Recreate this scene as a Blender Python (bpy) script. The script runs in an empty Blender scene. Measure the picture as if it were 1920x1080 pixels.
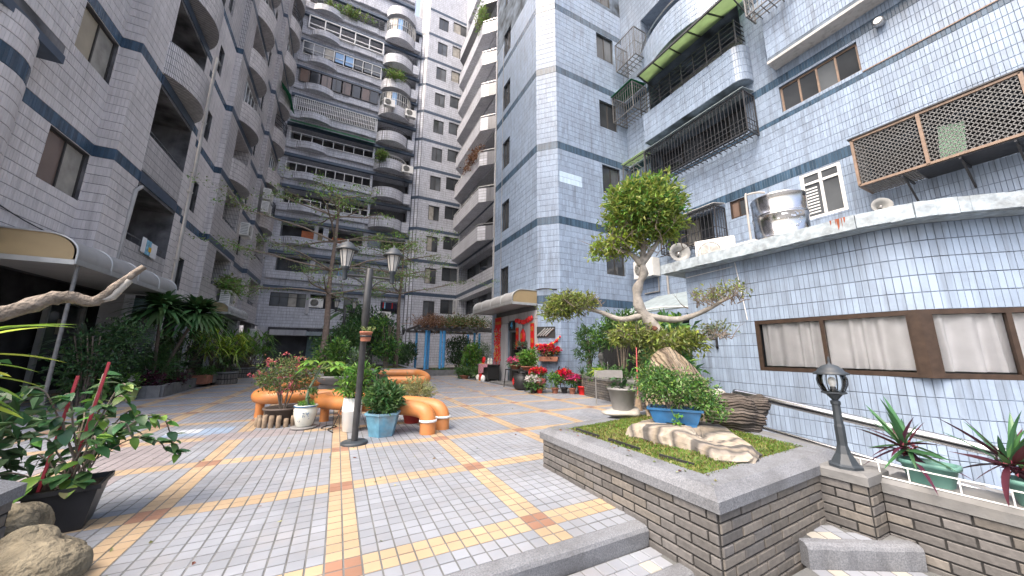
import bpy, math, random
import numpy as np
from mathutils import Vector, Matrix

random.seed(7)
RNG = np.random.default_rng(11)
R = math.radians
SC = bpy.context.scene
COL = SC.collection

# ------------------------------------------------------------------ camera
CAM_F, CAM_YAW, CAM_PITCH, CAM_ROLL, CAM_H = 632.0, R(26.9), R(10.8), R(0.45), 1.22
cd = bpy.data.cameras.new('camera')
cam = bpy.data.objects.new('camera', cd)
COL.objects.link(cam)
fwd = np.array([math.sin(CAM_YAW)*math.cos(CAM_PITCH), math.cos(CAM_YAW)*math.cos(CAM_PITCH), math.sin(CAM_PITCH)])
rgt = np.array([math.cos(CAM_YAW), -math.sin(CAM_YAW), 0.0])
upv = np.cross(rgt, fwd)
rg2 = rgt*math.cos(CAM_ROLL) + upv*math.sin(CAM_ROLL)
up2 = -rgt*math.sin(CAM_ROLL) + upv*math.cos(CAM_ROLL)
mw = Matrix.Identity(4)
for i in range(3):
    mw[i][0], mw[i][1], mw[i][2] = rg2[i], up2[i], -fwd[i]
mw[2][3] = CAM_H
cam.matrix_world = mw
cd.sensor_width = 36.0
cd.lens = 36.0*CAM_F/1920.0
cd.clip_start = 0.05
cd.clip_end = 2000.0
SC.camera = cam

# ------------------------------------------------------------------ world, sun, exposure
SUN_EL, SUN_AZ = R(58), R(252)          # azimuth clockwise from +Y
w = bpy.data.worlds.new('World'); SC.world = w; w.use_nodes = True
nt = w.node_tree; nt.nodes.clear()
sky = nt.nodes.new('ShaderNodeTexSky'); sky.sky_type = 'NISHITA'; sky.sun_disc = False
sky.sun_elevation = SUN_EL; sky.sun_rotation = SUN_AZ
sky.air_density = 1.0; sky.dust_density = 9.0; sky.ozone_density = 1.0
bgn = nt.nodes.new('ShaderNodeBackground'); bgn.inputs[1].default_value = 0.15
won = nt.nodes.new('ShaderNodeOutputWorld')
nt.links.new(sky.outputs[0], bgn.inputs[0]); nt.links.new(bgn.outputs[0], won.inputs[0])
sd = bpy.data.lights.new('sun', 'SUN'); sd.energy = 0.5; sd.angle = R(60); sd.color = (1.0, 0.965, 0.92)
so = bpy.data.objects.new('sun', sd); COL.objects.link(so)
sdir = Vector((math.sin(SUN_AZ)*math.cos(SUN_EL), math.cos(SUN_AZ)*math.cos(SUN_EL), math.sin(SUN_EL)))
so.rotation_euler = sdir.to_track_quat('Z', 'Y').to_euler()
so.location = (0, -20, 40)
SC.view_settings.view_transform = 'Standard'
SC.view_settings.look = 'None'
SC.view_settings.exposure = 1.7
SC.view_settings.gamma = 1.0
SC.view_settings.use_curve_mapping = False
SC.render.engine = 'CYCLES'
SC.cycles.max_bounces = 8
SC.cycles.diffuse_bounces = 4
SC.cycles.transparent_max_bounces = 12
SC.cycles.use_denoising = True

# ------------------------------------------------------------------ materials
MATS = {}
def srgb(h):
    h = h.lstrip('#'); o = []
    for i in (0, 2, 4):
        c = int(h[i:i+2], 16)/255
        o.append(c/12.92 if c <= .04045 else ((c+.055)/1.055)**2.4)
    return tuple(o)

def mat(name, col, rough=.6, metal=0.0, spec=.5, var=.12, vs=6.0, streak=0.0, bump=0.0, bs=60.0, isl=0.0, col2=None,
        dirt=0.0, dirtcol=(.03,.03,.028), leaf=0.0, coat=0.0, dist=.01):
    m = bpy.data.materials.new(name); m.use_nodes = True; MATS[name] = m
    nt = m.node_tree; N = nt.nodes; L = nt.links; b = N['Principled BSDF']
    geo = N.new('ShaderNodeNewGeometry')
    nz = N.new('ShaderNodeTexNoise'); nz.inputs['Scale'].default_value = vs; nz.inputs['Detail'].default_value = 5
    L.new(geo.outputs['Position'], nz.inputs['Vector'])
    mr = N.new('ShaderNodeMapRange'); mr.inputs[1].default_value = .3; mr.inputs[2].default_value = .7
    L.new(nz.outputs['Fac'], mr.inputs[0])
    mx = N.new('ShaderNodeMixRGB')
    c1 = tuple(c*(1-var) for c in col); c2 = col2 if col2 else tuple(min(1, c*(1+var)) for c in col)
    mx.inputs[1].default_value = (*c1, 1); mx.inputs[2].default_value = (*c2, 1)
    L.new(mr.outputs[0], mx.inputs[0]); out = mx.outputs[0]
    if isl:
        oi = N.new('ShaderNodeObjectInfo')
        ad = N.new('ShaderNodeMath'); ad.operation = 'ADD'
        L.new(geo.outputs['Random Per Island'], ad.inputs[0]); L.new(oi.outputs['Random'], ad.inputs[1])
        fr = N.new('ShaderNodeMath'); fr.operation = 'FRACT'; L.new(ad.outputs[0], fr.inputs[0])
        ma = N.new('ShaderNodeMapRange'); ma.inputs[3].default_value = 1-isl; ma.inputs[4].default_value = 1+isl
        L.new(fr.outputs[0], ma.inputs[0])
        hs = N.new('ShaderNodeHueSaturation'); L.new(ma.outputs[0], hs.inputs['Value']); L.new(out, hs.inputs['Color'])
        if leaf:
            mh = N.new('ShaderNodeMapRange'); mh.inputs[3].default_value = .47; mh.inputs[4].default_value = .53
            f2 = N.new('ShaderNodeMath'); f2.operation = 'MULTIPLY'; f2.inputs[1].default_value = 7.31; L.new(fr.outputs[0], f2.inputs[0])
            f3 = N.new('ShaderNodeMath'); f3.operation = 'FRACT'; L.new(f2.outputs[0], f3.inputs[0])
            L.new(f3.outputs[0], mh.inputs[0]); L.new(mh.outputs[0], hs.inputs['Hue'])
        out = hs.outputs[0]
    if streak:
        mp = N.new('ShaderNodeMapping'); mp.inputs['Scale'].default_value = (5, 5, .35); L.new(geo.outputs['Position'], mp.inputs[0])
        n2 = N.new('ShaderNodeTexNoise'); n2.inputs['Scale'].default_value = 1.6; n2.inputs['Detail'].default_value = 6; n2.inputs['Roughness'].default_value = .65
        L.new(mp.outputs[0], n2.inputs['Vector'])
        r2 = N.new('ShaderNodeMapRange'); r2.inputs[1].default_value = .5; r2.inputs[2].default_value = .78; r2.inputs[4].default_value = streak
        L.new(n2.outputs['Fac'], r2.inputs[0])
        m2 = N.new('ShaderNodeMixRGB'); L.new(r2.outputs[0], m2.inputs[0]); L.new(out, m2.inputs[1]); m2.inputs[2].default_value = (*dirtcol, 1); out = m2.outputs[0]
    if dirt:
        n3 = N.new('ShaderNodeTexNoise'); n3.inputs['Scale'].default_value = 2.3; n3.inputs['Detail'].default_value = 9; n3.inputs['Roughness'].default_value = .7
        L.new(geo.outputs['Position'], n3.inputs['Vector'])
        r3 = N.new('ShaderNodeMapRange'); r3.inputs[1].default_value = .48; r3.inputs[2].default_value = .75; r3.inputs[4].default_value = dirt
        L.new(n3.outputs['Fac'], r3.inputs[0])
        m3 = N.new('ShaderNodeMixRGB'); L.new(r3.outputs[0], m3.inputs[0]); L.new(out, m3.inputs[1]); m3.inputs[2].default_value = (*dirtcol, 1); out = m3.outputs[0]
    L.new(out, b.inputs['Base Color'])
    b.inputs['Roughness'].default_value = rough; b.inputs['Metallic'].default_value = metal
    b.inputs['Specular IOR Level'].default_value = spec
    if coat: b.inputs['Coat Weight'].default_value = coat; b.inputs['Coat Roughness'].default_value = .12
    if bump:
        n4 = N.new('ShaderNodeTexNoise'); n4.inputs['Scale'].default_value = bs; n4.inputs['Detail'].default_value = 4
        L.new(geo.outputs['Position'], n4.inputs['Vector'])
        bp = N.new('ShaderNodeBump'); bp.inputs['Strength'].default_value = bump; bp.inputs['Distance'].default_value = dist
        L.new(n4.outputs['Fac'], bp.inputs['Height']); L.new(bp.outputs[0], b.inputs['Normal'])
    if leaf:
        tr = N.new('ShaderNodeBsdfTranslucent'); L.new(out, tr.inputs[0])
        ms = N.new('ShaderNodeMixShader'); ms.inputs[0].default_value = leaf
        L.new(b.outputs[0], ms.inputs[1]); L.new(tr.outputs[0], ms.inputs[2])
        L.new(ms.outputs[0], N['Material Output'].inputs[0])
    return m

def far_tile(name, col, mortar, tw=.065, th=.235, streak=.5, rough=.3, msize=.012):
    """tiled wall too far away for single tiles: stack bond joints in the material"""
    m = mat(name, col, rough=rough, var=.1, vs=1.2, streak=streak)
    nt = m.node_tree; N = nt.nodes; L = nt.links; b = N['Principled BSDF']
    src = b.inputs['Base Color'].links[0].from_socket
    geo = N.new('ShaderNodeNewGeometry'); sp = N.new('ShaderNodeSeparateXYZ'); L.new(geo.outputs['Position'], sp.inputs[0])
    ad = N.new('ShaderNodeMath'); ad.operation = 'ADD'; L.new(sp.outputs[0], ad.inputs[0]); L.new(sp.outputs[1], ad.inputs[1])
    cb = N.new('ShaderNodeCombineXYZ'); L.new(ad.outputs[0], cb.inputs[0]); L.new(sp.outputs[2], cb.inputs[1])
    br = N.new('ShaderNodeTexBrick'); br.offset = 0.0
    br.inputs['Scale'].default_value = 1.0; br.inputs['Brick Width'].default_value = tw; br.inputs['Row Height'].default_value = th
    br.inputs['Mortar Size'].default_value = msize; br.inputs['Mortar Smooth'].default_value = .3
    br.inputs['Color1'].default_value = (.85, .85, .85, 1); br.inputs['Color2'].default_value = (1.08, 1.08, 1.08, 1)
    br.inputs['Mortar'].default_value = (*[c/max(.01, k) for c, k in zip(mortar, col)], 1)
    L.new(cb.outputs[0], br.inputs['Vector'])
    mu = N.new('ShaderNodeMixRGB'); mu.blend_type = 'MULTIPLY'; mu.inputs[0].default_value = 1
    L.new(src, mu.inputs[1]); L.new(br.outputs['Color'], mu.inputs[2]); L.new(mu.outputs[0], b.inputs['Base Color'])
    return m

def glass_clear(name, tint=(.97,.98,.98), refl=1.45):
    m = bpy.data.materials.new(name); m.use_nodes = True; MATS[name] = m
    nt = m.node_tree; N = nt.nodes; L = nt.links; N.remove(N['Principled BSDF'])
    t = N.new('ShaderNodeBsdfTransparent'); t.inputs[0].default_value = (*tint, 1)
    g = N.new('ShaderNodeBsdfGlossy'); g.inputs['Roughness'].default_value = .03
    fr = N.new('ShaderNodeFresnel'); fr.inputs[0].default_value = refl
    x = N.new('ShaderNodeMixShader'); L.new(fr.outputs[0], x.inputs[0]); L.new(t.outputs[0], x.inputs[1]); L.new(g.outputs[0], x.inputs[2])
    L.new(x.outputs[0], N['Material Output'].inputs[0]); return m

TILE = (.275,.35,.465)
mat('tile', TILE, rough=.3, var=.10, vs=.8, streak=.6, isl=.11, dirtcol=(.085,.09,.095), spec=.4, dirt=.28)
mat('tile_lifted', (.64,.605,.60), rough=.4, var=.10, vs=.8, streak=.35, isl=.08, dirtcol=(.12,.115,.11), spec=.4)  # left block: copy of the shared tile, lightened to stand in for fill light
mat('tile_patch', (.52,.66,.80), rough=.25, var=.06, isl=.05)
mat('tile_dark', (.045,.085,.135), rough=.25, var=.2, vs=2, streak=.25, isl=.3)
mat('grout', (.035,.045,.055), rough=.9, var=.3, vs=1.7, col2=(.22,.28,.36), streak=.5)
mat('grout_warm', (.05,.05,.052), rough=.9, var=.3, vs=1.7, col2=(.22,.215,.225), streak=.4)
far_tile('far_tile', (.64,.66,.72), (.16,.165,.185))  # back blocks: colour raised to offset the dim light between the buildings
far_tile('far_tile_blue', (.275,.35,.46), (.12,.13,.15))
far_tile('far_tile_lifted', (.62,.585,.58), (.15,.15,.155))  # left block far off: missing fill light put into the colour here too
mat('far_band', (.05,.075,.115), rough=.4, var=.15)
mat('render_grey', (.40,.40,.42), rough=.85, var=.15, vs=1.5, streak=.5, bump=.2, bs=30)
mat('render_pale', (.48,.475,.47), rough=.85, var=.12, vs=1.5, streak=.5, bump=.2, bs=30)
mat('render_dark', (.10,.10,.105), rough=.85, var=.2, vs=1.5, streak=.3)
mat('shopfront', (.045,.045,.048), rough=.9, var=.5, vs=2, spec=.08)
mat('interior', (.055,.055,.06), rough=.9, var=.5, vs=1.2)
mat('interior_mid', (.13,.125,.12), rough=.9, var=.4, vs=1.5)
mat('pane_dark', (.045,.05,.056), rough=.06, spec=.7, var=.4, vs=.7)
mat('pane_grey', (.09,.10,.11), rough=.08, spec=.7, var=.35, vs=.8)
mat('pane_curtain', (.33,.31,.27), rough=.35, var=.3, vs=3)
mat('pane_brown', (.16,.115,.095), rough=.12, spec=.6, var=.2, vs=1)
mat('pane_tan', (.36,.31,.23), rough=.35, var=.15, vs=2)
mat('pane_blue', (.20,.36,.60), rough=.1, var=.2, vs=1)
glass_clear('glass')
mat('frame_brown', (.052,.034,.025), rough=.4, var=.25, vs=12, metal=.2, dirt=.2)
mat('frame_tan', (.22,.155,.115), rough=.5, var=.2, vs=10)
mat('frame_white', (.78,.80,.80), rough=.35, var=.05)
mat('frame_dark', (.04,.038,.036), rough=.4, var=.2)
mat('rail_white', (.72,.73,.73), rough=.5, var=.1, dirt=.25)
mat('iron', (.045,.048,.055), rough=.45, var=.25, vs=15, metal=.3, dirt=.15, dirtcol=(.09,.06,.045))
mat('horn_grey', (.24,.245,.24), rough=.5, var=.2, vs=9, dirt=.3, dirtcol=(.1,.09,.08))
mat('iron_grey', (.16,.165,.17), rough=.5, var=.25, vs=12, metal=.3, dirt=.3, dirtcol=(.10,.07,.05))
mat('steel', (.60,.60,.61), rough=.2, metal=1, var=.06, vs=5)
mat('steel_dull', (.5,.5,.5), rough=.35, metal=.9, var=.1, vs=9)
mat('plastic_white', (.72,.72,.69), rough=.45, var=.06, vs=6, dirt=.2, dirtcol=(.3,.28,.25))
mat('grille_dark', (.05,.05,.05), rough=.6, var=.2)
mat('awning_green', (.02,.16,.075), rough=.5, var=.2, vs=4, leaf=.25)
mat('awning_lime', (.46,.56,.37), rough=.5, var=.1, vs=3, leaf=.55)
mat('awning_mint', (.30,.50,.36), rough=.6, var=.15, vs=3)
mat('corrugated', (.24,.29,.31), rough=.45, var=.2, vs=6, dirt=.35)
mat('shutter_green', (.10,.16,.155), rough=.6, var=.25, vs=5)
mat('canopy_grey', (.34,.34,.34), rough=.4, var=.1, vs=2, streak=.25, dirtcol=(.2,.19,.17))
mat('canopy_tan', (.30,.225,.12), rough=.5, var=.12, vs=2)
mat('canopy_trim', (.42,.43,.43), rough=.35, metal=.5, var=.1)
mat('roof_paint', (.33,.39,.44), rough=.75, var=.3, vs=9, dirt=.9, dirtcol=(.13,.13,.12), bump=.6, bs=22)
mat('roof_top', (.16,.16,.16), rough=.9, var=.3, vs=3)
mat('rust', (.24,.07,.035), rough=.9, var=.4, vs=9, bump=.4)
mat('pipe_pvc', (.36,.35,.335), rough=.5, var=.12, vs=4, streak=.3)
mat('cable', (.02,.02,.02), rough=.6)
mat('cable_white', (.7,.7,.7), rough=.6)

PAVE = dict(rough=.55, vs=1.6, isl=.09, bump=.22, bs=45, dist=.004)
mat('paver_grey', (.212,.23,.262), var=.16, dirt=.5, dirtcol=(.23,.21,.20), **PAVE)
mat('paver_yellow', (.34,.255,.165), var=.14, dirt=.35, dirtcol=(.36,.28,.19), **PAVE)
mat('paver_red', (.235,.13,.088), var=.15, dirt=.25, dirtcol=(.2,.15,.12), **PAVE)
mat('paver_lilac', (.225,.205,.215), var=.12, dirt=.3, dirtcol=(.22,.20,.20), **PAVE)
mat('paver_blue', (.20,.27,.37), var=.2, dirt=.2, dirtcol=(.4,.45,.5), **PAVE)
mat('paver_white', (.38,.41,.45), var=.15, dirt=.2, dirtcol=(.4,.4,.4), **PAVE)
mat('paver_cream', (.31,.30,.27), var=.15, dirt=.3, dirtcol=(.28,.24,.18), **PAVE)
mat('joint', (.115,.12,.122), rough=.95, var=.35, vs=4, dirt=.3, dirtcol=(.04,.05,.03), bump=.4, bs=80)
mat('granite', (.15,.16,.178), rough=.8, var=.35, vs=110, dirt=.8, dirtcol=(.06,.06,.063), bump=.45, bs=90, dist=.004)
mat('concrete', (.15,.153,.155), rough=.85, var=.2, vs=7, dirt=.5, dirtcol=(.14,.135,.12), bump=.4, bs=50, dist=.006)
mat('brick_grey', (.105,.101,.099), rough=.7, var=.2, vs=30, isl=.26, dirt=.2, dirtcol=(.12,.115,.11), bump=.5, bs=55, dist=.004)
mat('brick_tan', (.13,.12,.108), rough=.7, var=.2, vs=30, isl=.24, dirt=.2, dirtcol=(.13,.12,.11), bump=.5, bs=55, dist=.004)
mat('brick_joint', (.022,.022,.022), rough=.95, var=.3, vs=20)
mat('moss', (.09,.145,.026), rough=.95, var=.4, vs=11, col2=(.20,.20,.055), dirt=.35, dirtcol=(.10,.075,.03), bump=1, bs=120, dist=.01)
mat('soil', (.05,.037,.027), rough=1, var=.4, vs=30, bump=.8, bs=60)
mat('rock_grey', (.15,.13,.09), rough=.9, var=.4, vs=9, dirt=.6, dirtcol=(.045,.043,.03), bump=1, bs=22, dist=.04)
mat('rock_pale', (.34,.325,.295), rough=.8, var=.2, vs=9, dirt=.4, dirtcol=(.2,.18,.15), bump=.7, bs=20, dist=.02)
mat('orange_paint', (.52,.20,.06), rough=.45, var=.12, vs=5, dirt=.65, dirtcol=(.30,.19,.12), bump=.2, bs=18)
mat('post_black', (.035,.037,.04), rough=.42, var=.3, vs=8, dirt=.25, dirtcol=(.1,.1,.1), bump=.1, bs=40)
mat('post_slate', (.028,.036,.045), rough=.5, var=.2, vs=9, dirt=.2, dirtcol=(.07,.08,.09))
mat('lamp_glass', (.45,.44,.42), rough=.25, var=.2, vs=8)
mat('terracotta', (.33,.13,.08), rough=.8, var=.2, vs=9, dirt=.25, dirtcol=(.4,.3,.25))
mat('pot_black', (.022,.022,.024), rough=.5, var=.2, vs=8)
mat('pot_brown', (.085,.065,.055), rough=.6, var=.2, vs=8, dirt=.2, dirtcol=(.2,.17,.15))
mat('pot_grey', (.21,.21,.21), rough=.6, var=.12, vs=7, dirt=.25, dirtcol=(.12,.12,.12))
mat('pot_white', (.76,.76,.74), rough=.22, var=.04, coat=.3)
mat('pot_ceramic', (.66,.67,.60), rough=.25, var=.08, vs=8, dirt=.2, dirtcol=(.4,.38,.3), coat=.4)
mat('glaze_blue', (.022,.105,.24), rough=.3, var=.3, vs=9, dirt=.3, dirtcol=(.07,.17,.28), coat=.3)
mat('pot_blue', (.12,.30,.42), rough=.6, var=.3, vs=8, dirt=.75, dirtcol=(.30,.27,.24))
mat('pot_red', (.34,.03,.025), rough=.45, var=.15, vs=8)
mat('pot_green', (.10,.23,.20), rough=.5, var=.15, vs=8, dirt=.3, dirtcol=(.2,.25,.23))
mat('pot_lime', (.45,.55,.20), rough=.5, var=.1)
mat('wood_log', (.22,.165,.115), rough=.9, var=.35, vs=14, bump=.8, bs=25)
mat('wood_bark', (.25,.235,.215), rough=.9, var=.3, vs=12, dirt=.5, dirtcol=(.10,.09,.075), bump=.9, bs=28, dist=.015)
mat('bark_brown', (.15,.115,.095), rough=.9, var=.3, vs=12, dirt=.4, dirtcol=(.06,.045,.035), bump=.9, bs=24, dist=.02)
mat('wood_red', (.14,.05,.03), rough=.8, var=.3, vs=20)
mat('bark_limb', (.19,.16,.13), rough=.95, var=.4, vs=16, dirt=.7, dirtcol=(.30,.28,.25), bump=1, bs=35, dist=.03)
mat('twig', (.17,.14,.115), rough=.95, var=.3, vs=20)
mat('dead_vine', (.26,.15,.09), rough=.95, var=.4, vs=9)
mat('stake_red', (.36,.03,.05), rough=.5, var=.2, vs=9)
mat('red_cloth', (.62,.02,.02), rough=.6, var=.2, vs=9)
mat('red_paper', (.55,.012,.014), rough=.5, var=.12, vs=9)
mat('pink_cloth', (.62,.06,.17), rough=.8, var=.6, vs=14, col2=(.75,.45,.5))
mat('gold', (.55,.27,.03), rough=.4, var=.15)
mat('post_blue', (.10,.40,.78), rough=.5, var=.12, vs=6, dirt=.2, dirtcol=(.25,.4,.5))
mat('sign_black', (.018,.018,.018), rough=.6)
mat('sign_blue', (.10,.45,.85), rough=.5)
mat('curtain', (.80,.79,.80), rough=.75, var=.06, vs=5)
mat('cloth_white', (.75,.75,.76), rough=.85, var=.06)
mat('cloth_blue', (.22,.45,.6), rough=.85, var=.4, vs=9)
mat('cloth_yellow', (.75,.45,.05), rough=.85, var=.1)
mat('cloth_red', (.45,.03,.03), rough=.85, var=.2)
mat('cloth_navy', (.03,.03,.06), rough=.85, var=.2)
mat('wood_panel', (.42,.13,.05), rough=.7, var=.2, vs=6)
def leafmat(name, col, var=.25, tr=.25, isl=.35, rough=.42, spec=.4):
    return mat(name, col, rough=rough, var=var, vs=5, isl=isl, leaf=tr, spec=spec)
leafmat('leaf_mid', (.07,.15,.037))
leafmat('leaf_dark', (.062,.138,.046))
leafmat('leaf_deep', (.055,.112,.048))
leafmat('leaf_bright', (.13,.27,.045), tr=.35)
leafmat('leaf_lime', (.30,.42,.055), tr=.4)
leafmat('leaf_bonsai', (.215,.275,.06), tr=.38)
leafmat('leaf_olive', (.15,.17,.065), tr=.25)
leafmat('leaf_varieg', (.33,.34,.15), tr=.3)
leafmat('leaf_dusty', (.15,.21,.14), tr=.2)
leafmat('leaf_pale', (.20,.28,.10), tr=.35)
leafmat('leaf_brown', (.17,.085,.05), tr=.2)
leafmat('leaf_purple', (.055,.012,.025), tr=.15)
leafmat('leaf_green_big', (.045,.13,.045), tr=.25, isl=.25, rough=.32)
leafmat('flower_pink', (.62,.06,.20), tr=.3)
leafmat('flower_rose', (.50,.12,.14), tr=.3)
leafmat('flower_red', (.58,.012,.025), tr=.25)
leafmat('flower_white', (.7,.66,.64), tr=.3)

def strata_rock(name, direction, freq, stops, warp=.8, base=(.4,.35,.3), bump=.8, ws=2.5):
    """layered stone: colours by distance along the bedding direction, warped by noise"""
    m = mat(name, base, rough=.85, var=.2, vs=9)
    nt = m.node_tree; N = nt.nodes; L = nt.links; b = N['Principled BSDF']
    geo = N.new('ShaderNodeNewGeometry'); vm = N.new('ShaderNodeVectorMath'); vm.operation = 'DOT_PRODUCT'; vm.inputs[1].default_value = direction
    L.new(geo.outputs['Position'], vm.inputs[0])
    nz = N.new('ShaderNodeTexNoise'); nz.inputs['Scale'].default_value = ws; nz.inputs['Detail'].default_value = 6; L.new(geo.outputs['Position'], nz.inputs['Vector'])
    m1 = N.new('ShaderNodeMath'); m1.operation = 'MULTIPLY'; m1.inputs[1].default_value = freq; L.new(vm.outputs['Value'], m1.inputs[0])
    m2 = N.new('ShaderNodeMath'); m2.operation = 'MULTIPLY_ADD'; m2.inputs[1].default_value = warp; L.new(nz.outputs['Fac'], m2.inputs[0]); L.new(m1.outputs[0], m2.inputs[2])
    fr = N.new('ShaderNodeMath'); fr.operation = 'FRACT'; L.new(m2.outputs[0], fr.inputs[0])
    cr = N.new('ShaderNodeValToRGB'); el = cr.color_ramp.elements
    while len(el) < len(stops): el.new(.5)
    for e, (pos, c) in zip(el, stops): e.position = pos; e.color = (*c, 1)
    L.new(fr.outputs[0], cr.inputs[0])
    n2 = N.new('ShaderNodeTexNoise'); n2.inputs['Scale'].default_value = 14; n2.inputs['Detail'].default_value = 7; L.new(geo.outputs['Position'], n2.inputs['Vector'])
    mr = N.new('ShaderNodeMapRange'); mr.inputs[1].default_value = .3; mr.inputs[2].default_value = .7; mr.inputs[3].default_value = .7; mr.inputs[4].default_value = 1.2; L.new(n2.outputs['Fac'], mr.inputs[0])
    hs = N.new('ShaderNodeHueSaturation'); L.new(cr.outputs[0], hs.inputs['Color']); L.new(mr.outputs[0], hs.inputs['Value']); L.new(hs.outputs[0], b.inputs['Base Color'])
    sw = N.new('ShaderNodeMath'); sw.operation = 'SINE'; m4 = N.new('ShaderNodeMath'); m4.operation = 'MULTIPLY'; m4.inputs[1].default_value = 32; L.new(m2.outputs[0], m4.inputs[0]); L.new(m4.outputs[0], sw.inputs[0])
    m5 = N.new('ShaderNodeMath'); m5.operation = 'MULTIPLY_ADD'; m5.inputs[1].default_value = 2.0; L.new(n2.outputs['Fac'], m5.inputs[0]); L.new(sw.outputs[0], m5.inputs[2])
    bp = N.new('ShaderNodeBump'); bp.inputs['Strength'].default_value = bump; bp.inputs['Distance'].default_value = .012; L.new(m5.outputs[0], bp.inputs['Height']); L.new(bp.outputs[0], b.inputs['Normal'])
    return m
tan_, crm, blk, gry = (.235,.20,.155), (.29,.26,.215), (.07,.066,.062), (.18,.16,.14)
strata_rock('rock_striped', (.42,.84,-.5), 2.8, [(0,tan_),(.10,gry),(.16,blk),(.27,blk),(.31,crm),(.48,tan_),(.54,gry),(.58,blk),(.66,crm),(.82,crm),(.87,gry),(.91,blk),(1,tan_)], warp=.35, bump=.35)
strata_rock('rock_scholar', (.85,-.45,.35), 4.6, [(0,(.20,.155,.105)),(.25,(.27,.22,.155)),(.45,(.13,.10,.075)),(.6,(.24,.19,.14)),(.8,(.31,.26,.20)),(1,(.20,.155,.105))], warp=.9, bump=1.0)
strata_rock('rock_dark', (.1,.1,1), 7, [(0,(.075,.06,.05)),(.4,(.13,.11,.095)),(.6,(.05,.042,.036)),(1,(.075,.06,.05))], warp=1.6, bump=1.0, ws=1.6)

def paving_far(name):
    m = mat(name, (.225,.235,.255), rough=.6, var=.14, vs=1.3, dirt=.3, dirtcol=(.24,.21,.18))
    nt = m.node_tree; N = nt.nodes; L = nt.links; b = N['Principled BSDF']
    src = b.inputs['Base Color'].links[0].from_socket
    geo = N.new('ShaderNodeNewGeometry'); sp = N.new('ShaderNodeSeparateXYZ'); L.new(geo.outputs['Position'], sp.inputs[0])
    def M(op, a, c):
        n = N.new('ShaderNodeMath'); n.operation = op
        for i, q in ((0, a), (1, c)):
            if isinstance(q, (int, float)): n.inputs[i].default_value = q
            else: L.new(q, n.inputs[i])
        return n.outputs[0]
    def band(ax, o, per, half):
        t = M('FLOORED_MODULO', M('ADD', sp.outputs[ax], -o+per/2), per)
        return M('LESS_THAN', M('ABSOLUTE', M('SUBTRACT', t, per/2), 0), half)
    def jt(ax, o, p):
        t = M('FLOORED_MODULO', M('ADD', sp.outputs[ax], -o), p)
        return M('GREATER_THAN', M('ABSOLUTE', M('SUBTRACT', t, p/2), 0), p/2-.006)
    bx, by = band(0, PX0, PXS*13, PXS), band(1, PY0, PYS*13, PYS)
    anyb = M('MAXIMUM', bx, by); both = M('MULTIPLY', bx, by)
    x1 = N.new('ShaderNodeMixRGB'); L.new(anyb, x1.inputs[0]); L.new(src, x1.inputs[1]); x1.inputs[2].default_value = (.30,.235,.165, 1)
    x2 = N.new('ShaderNodeMixRGB'); L.new(both, x2.inputs[0]); L.new(x1.outputs[0], x2.inputs[1]); x2.inputs[2].default_value = (.21,.135,.10, 1)
    x3 = N.new('ShaderNodeMixRGB'); L.new(M('MAXIMUM', jt(0, PX0, PXS), jt(1, PY0, PYS)), x3.inputs[0]); L.new(x2.outputs[0], x3.inputs[1]); x3.inputs[2].default_value = (.12,.12,.115, 1)
    L.new(x3.outputs[0], b.inputs['Base Color']); return m
PX0, PXS, PY0, PYS = .145, .09934, 2.380, .10304
paving_far('paving_far')

# ------------------------------------------------------------------ helpers
LOC = {}
def V3(*a): return np.array(a, float)
def nrm(a):
    a = np.asarray(a, float); return a/np.linalg.norm(a)
def tag(o, label=None, cat=None, group=None, kind=None):
    if label: o['label'] = label
    if cat: o['category'] = cat
    if group: o['group'] = group
    if kind: o['kind'] = kind
    return o
def thing(name, label, cat, loc=(0,0,0), group=None, rz=0.0):
    o = bpy.data.objects.new(name, None); COL.objects.link(o)
    o.location = loc; o.rotation_euler = (0, 0, rz); o.empty_display_size = .1
    LOC[o.name] = V3(*loc); return tag(o, label, cat, group)
def link(name, me, parent=None, world=False, loc=None):
    o = bpy.data.objects.new(name, me); COL.objects.link(o)
    base = V3(0,0,0)
    if parent is not None:
        o.parent = parent; base = LOC.get(parent.name, V3(0,0,0))
    if world:
        o.location = tuple(-base + (V3(*loc) if loc is not None else 0)); LOC[o.name] = V3(*(loc if loc is not None else (0,0,0)))
    else:
        if loc is not None: o.location = loc
        LOC[o.name] = base + (V3(*loc) if loc is not None else 0)
    return o

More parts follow.
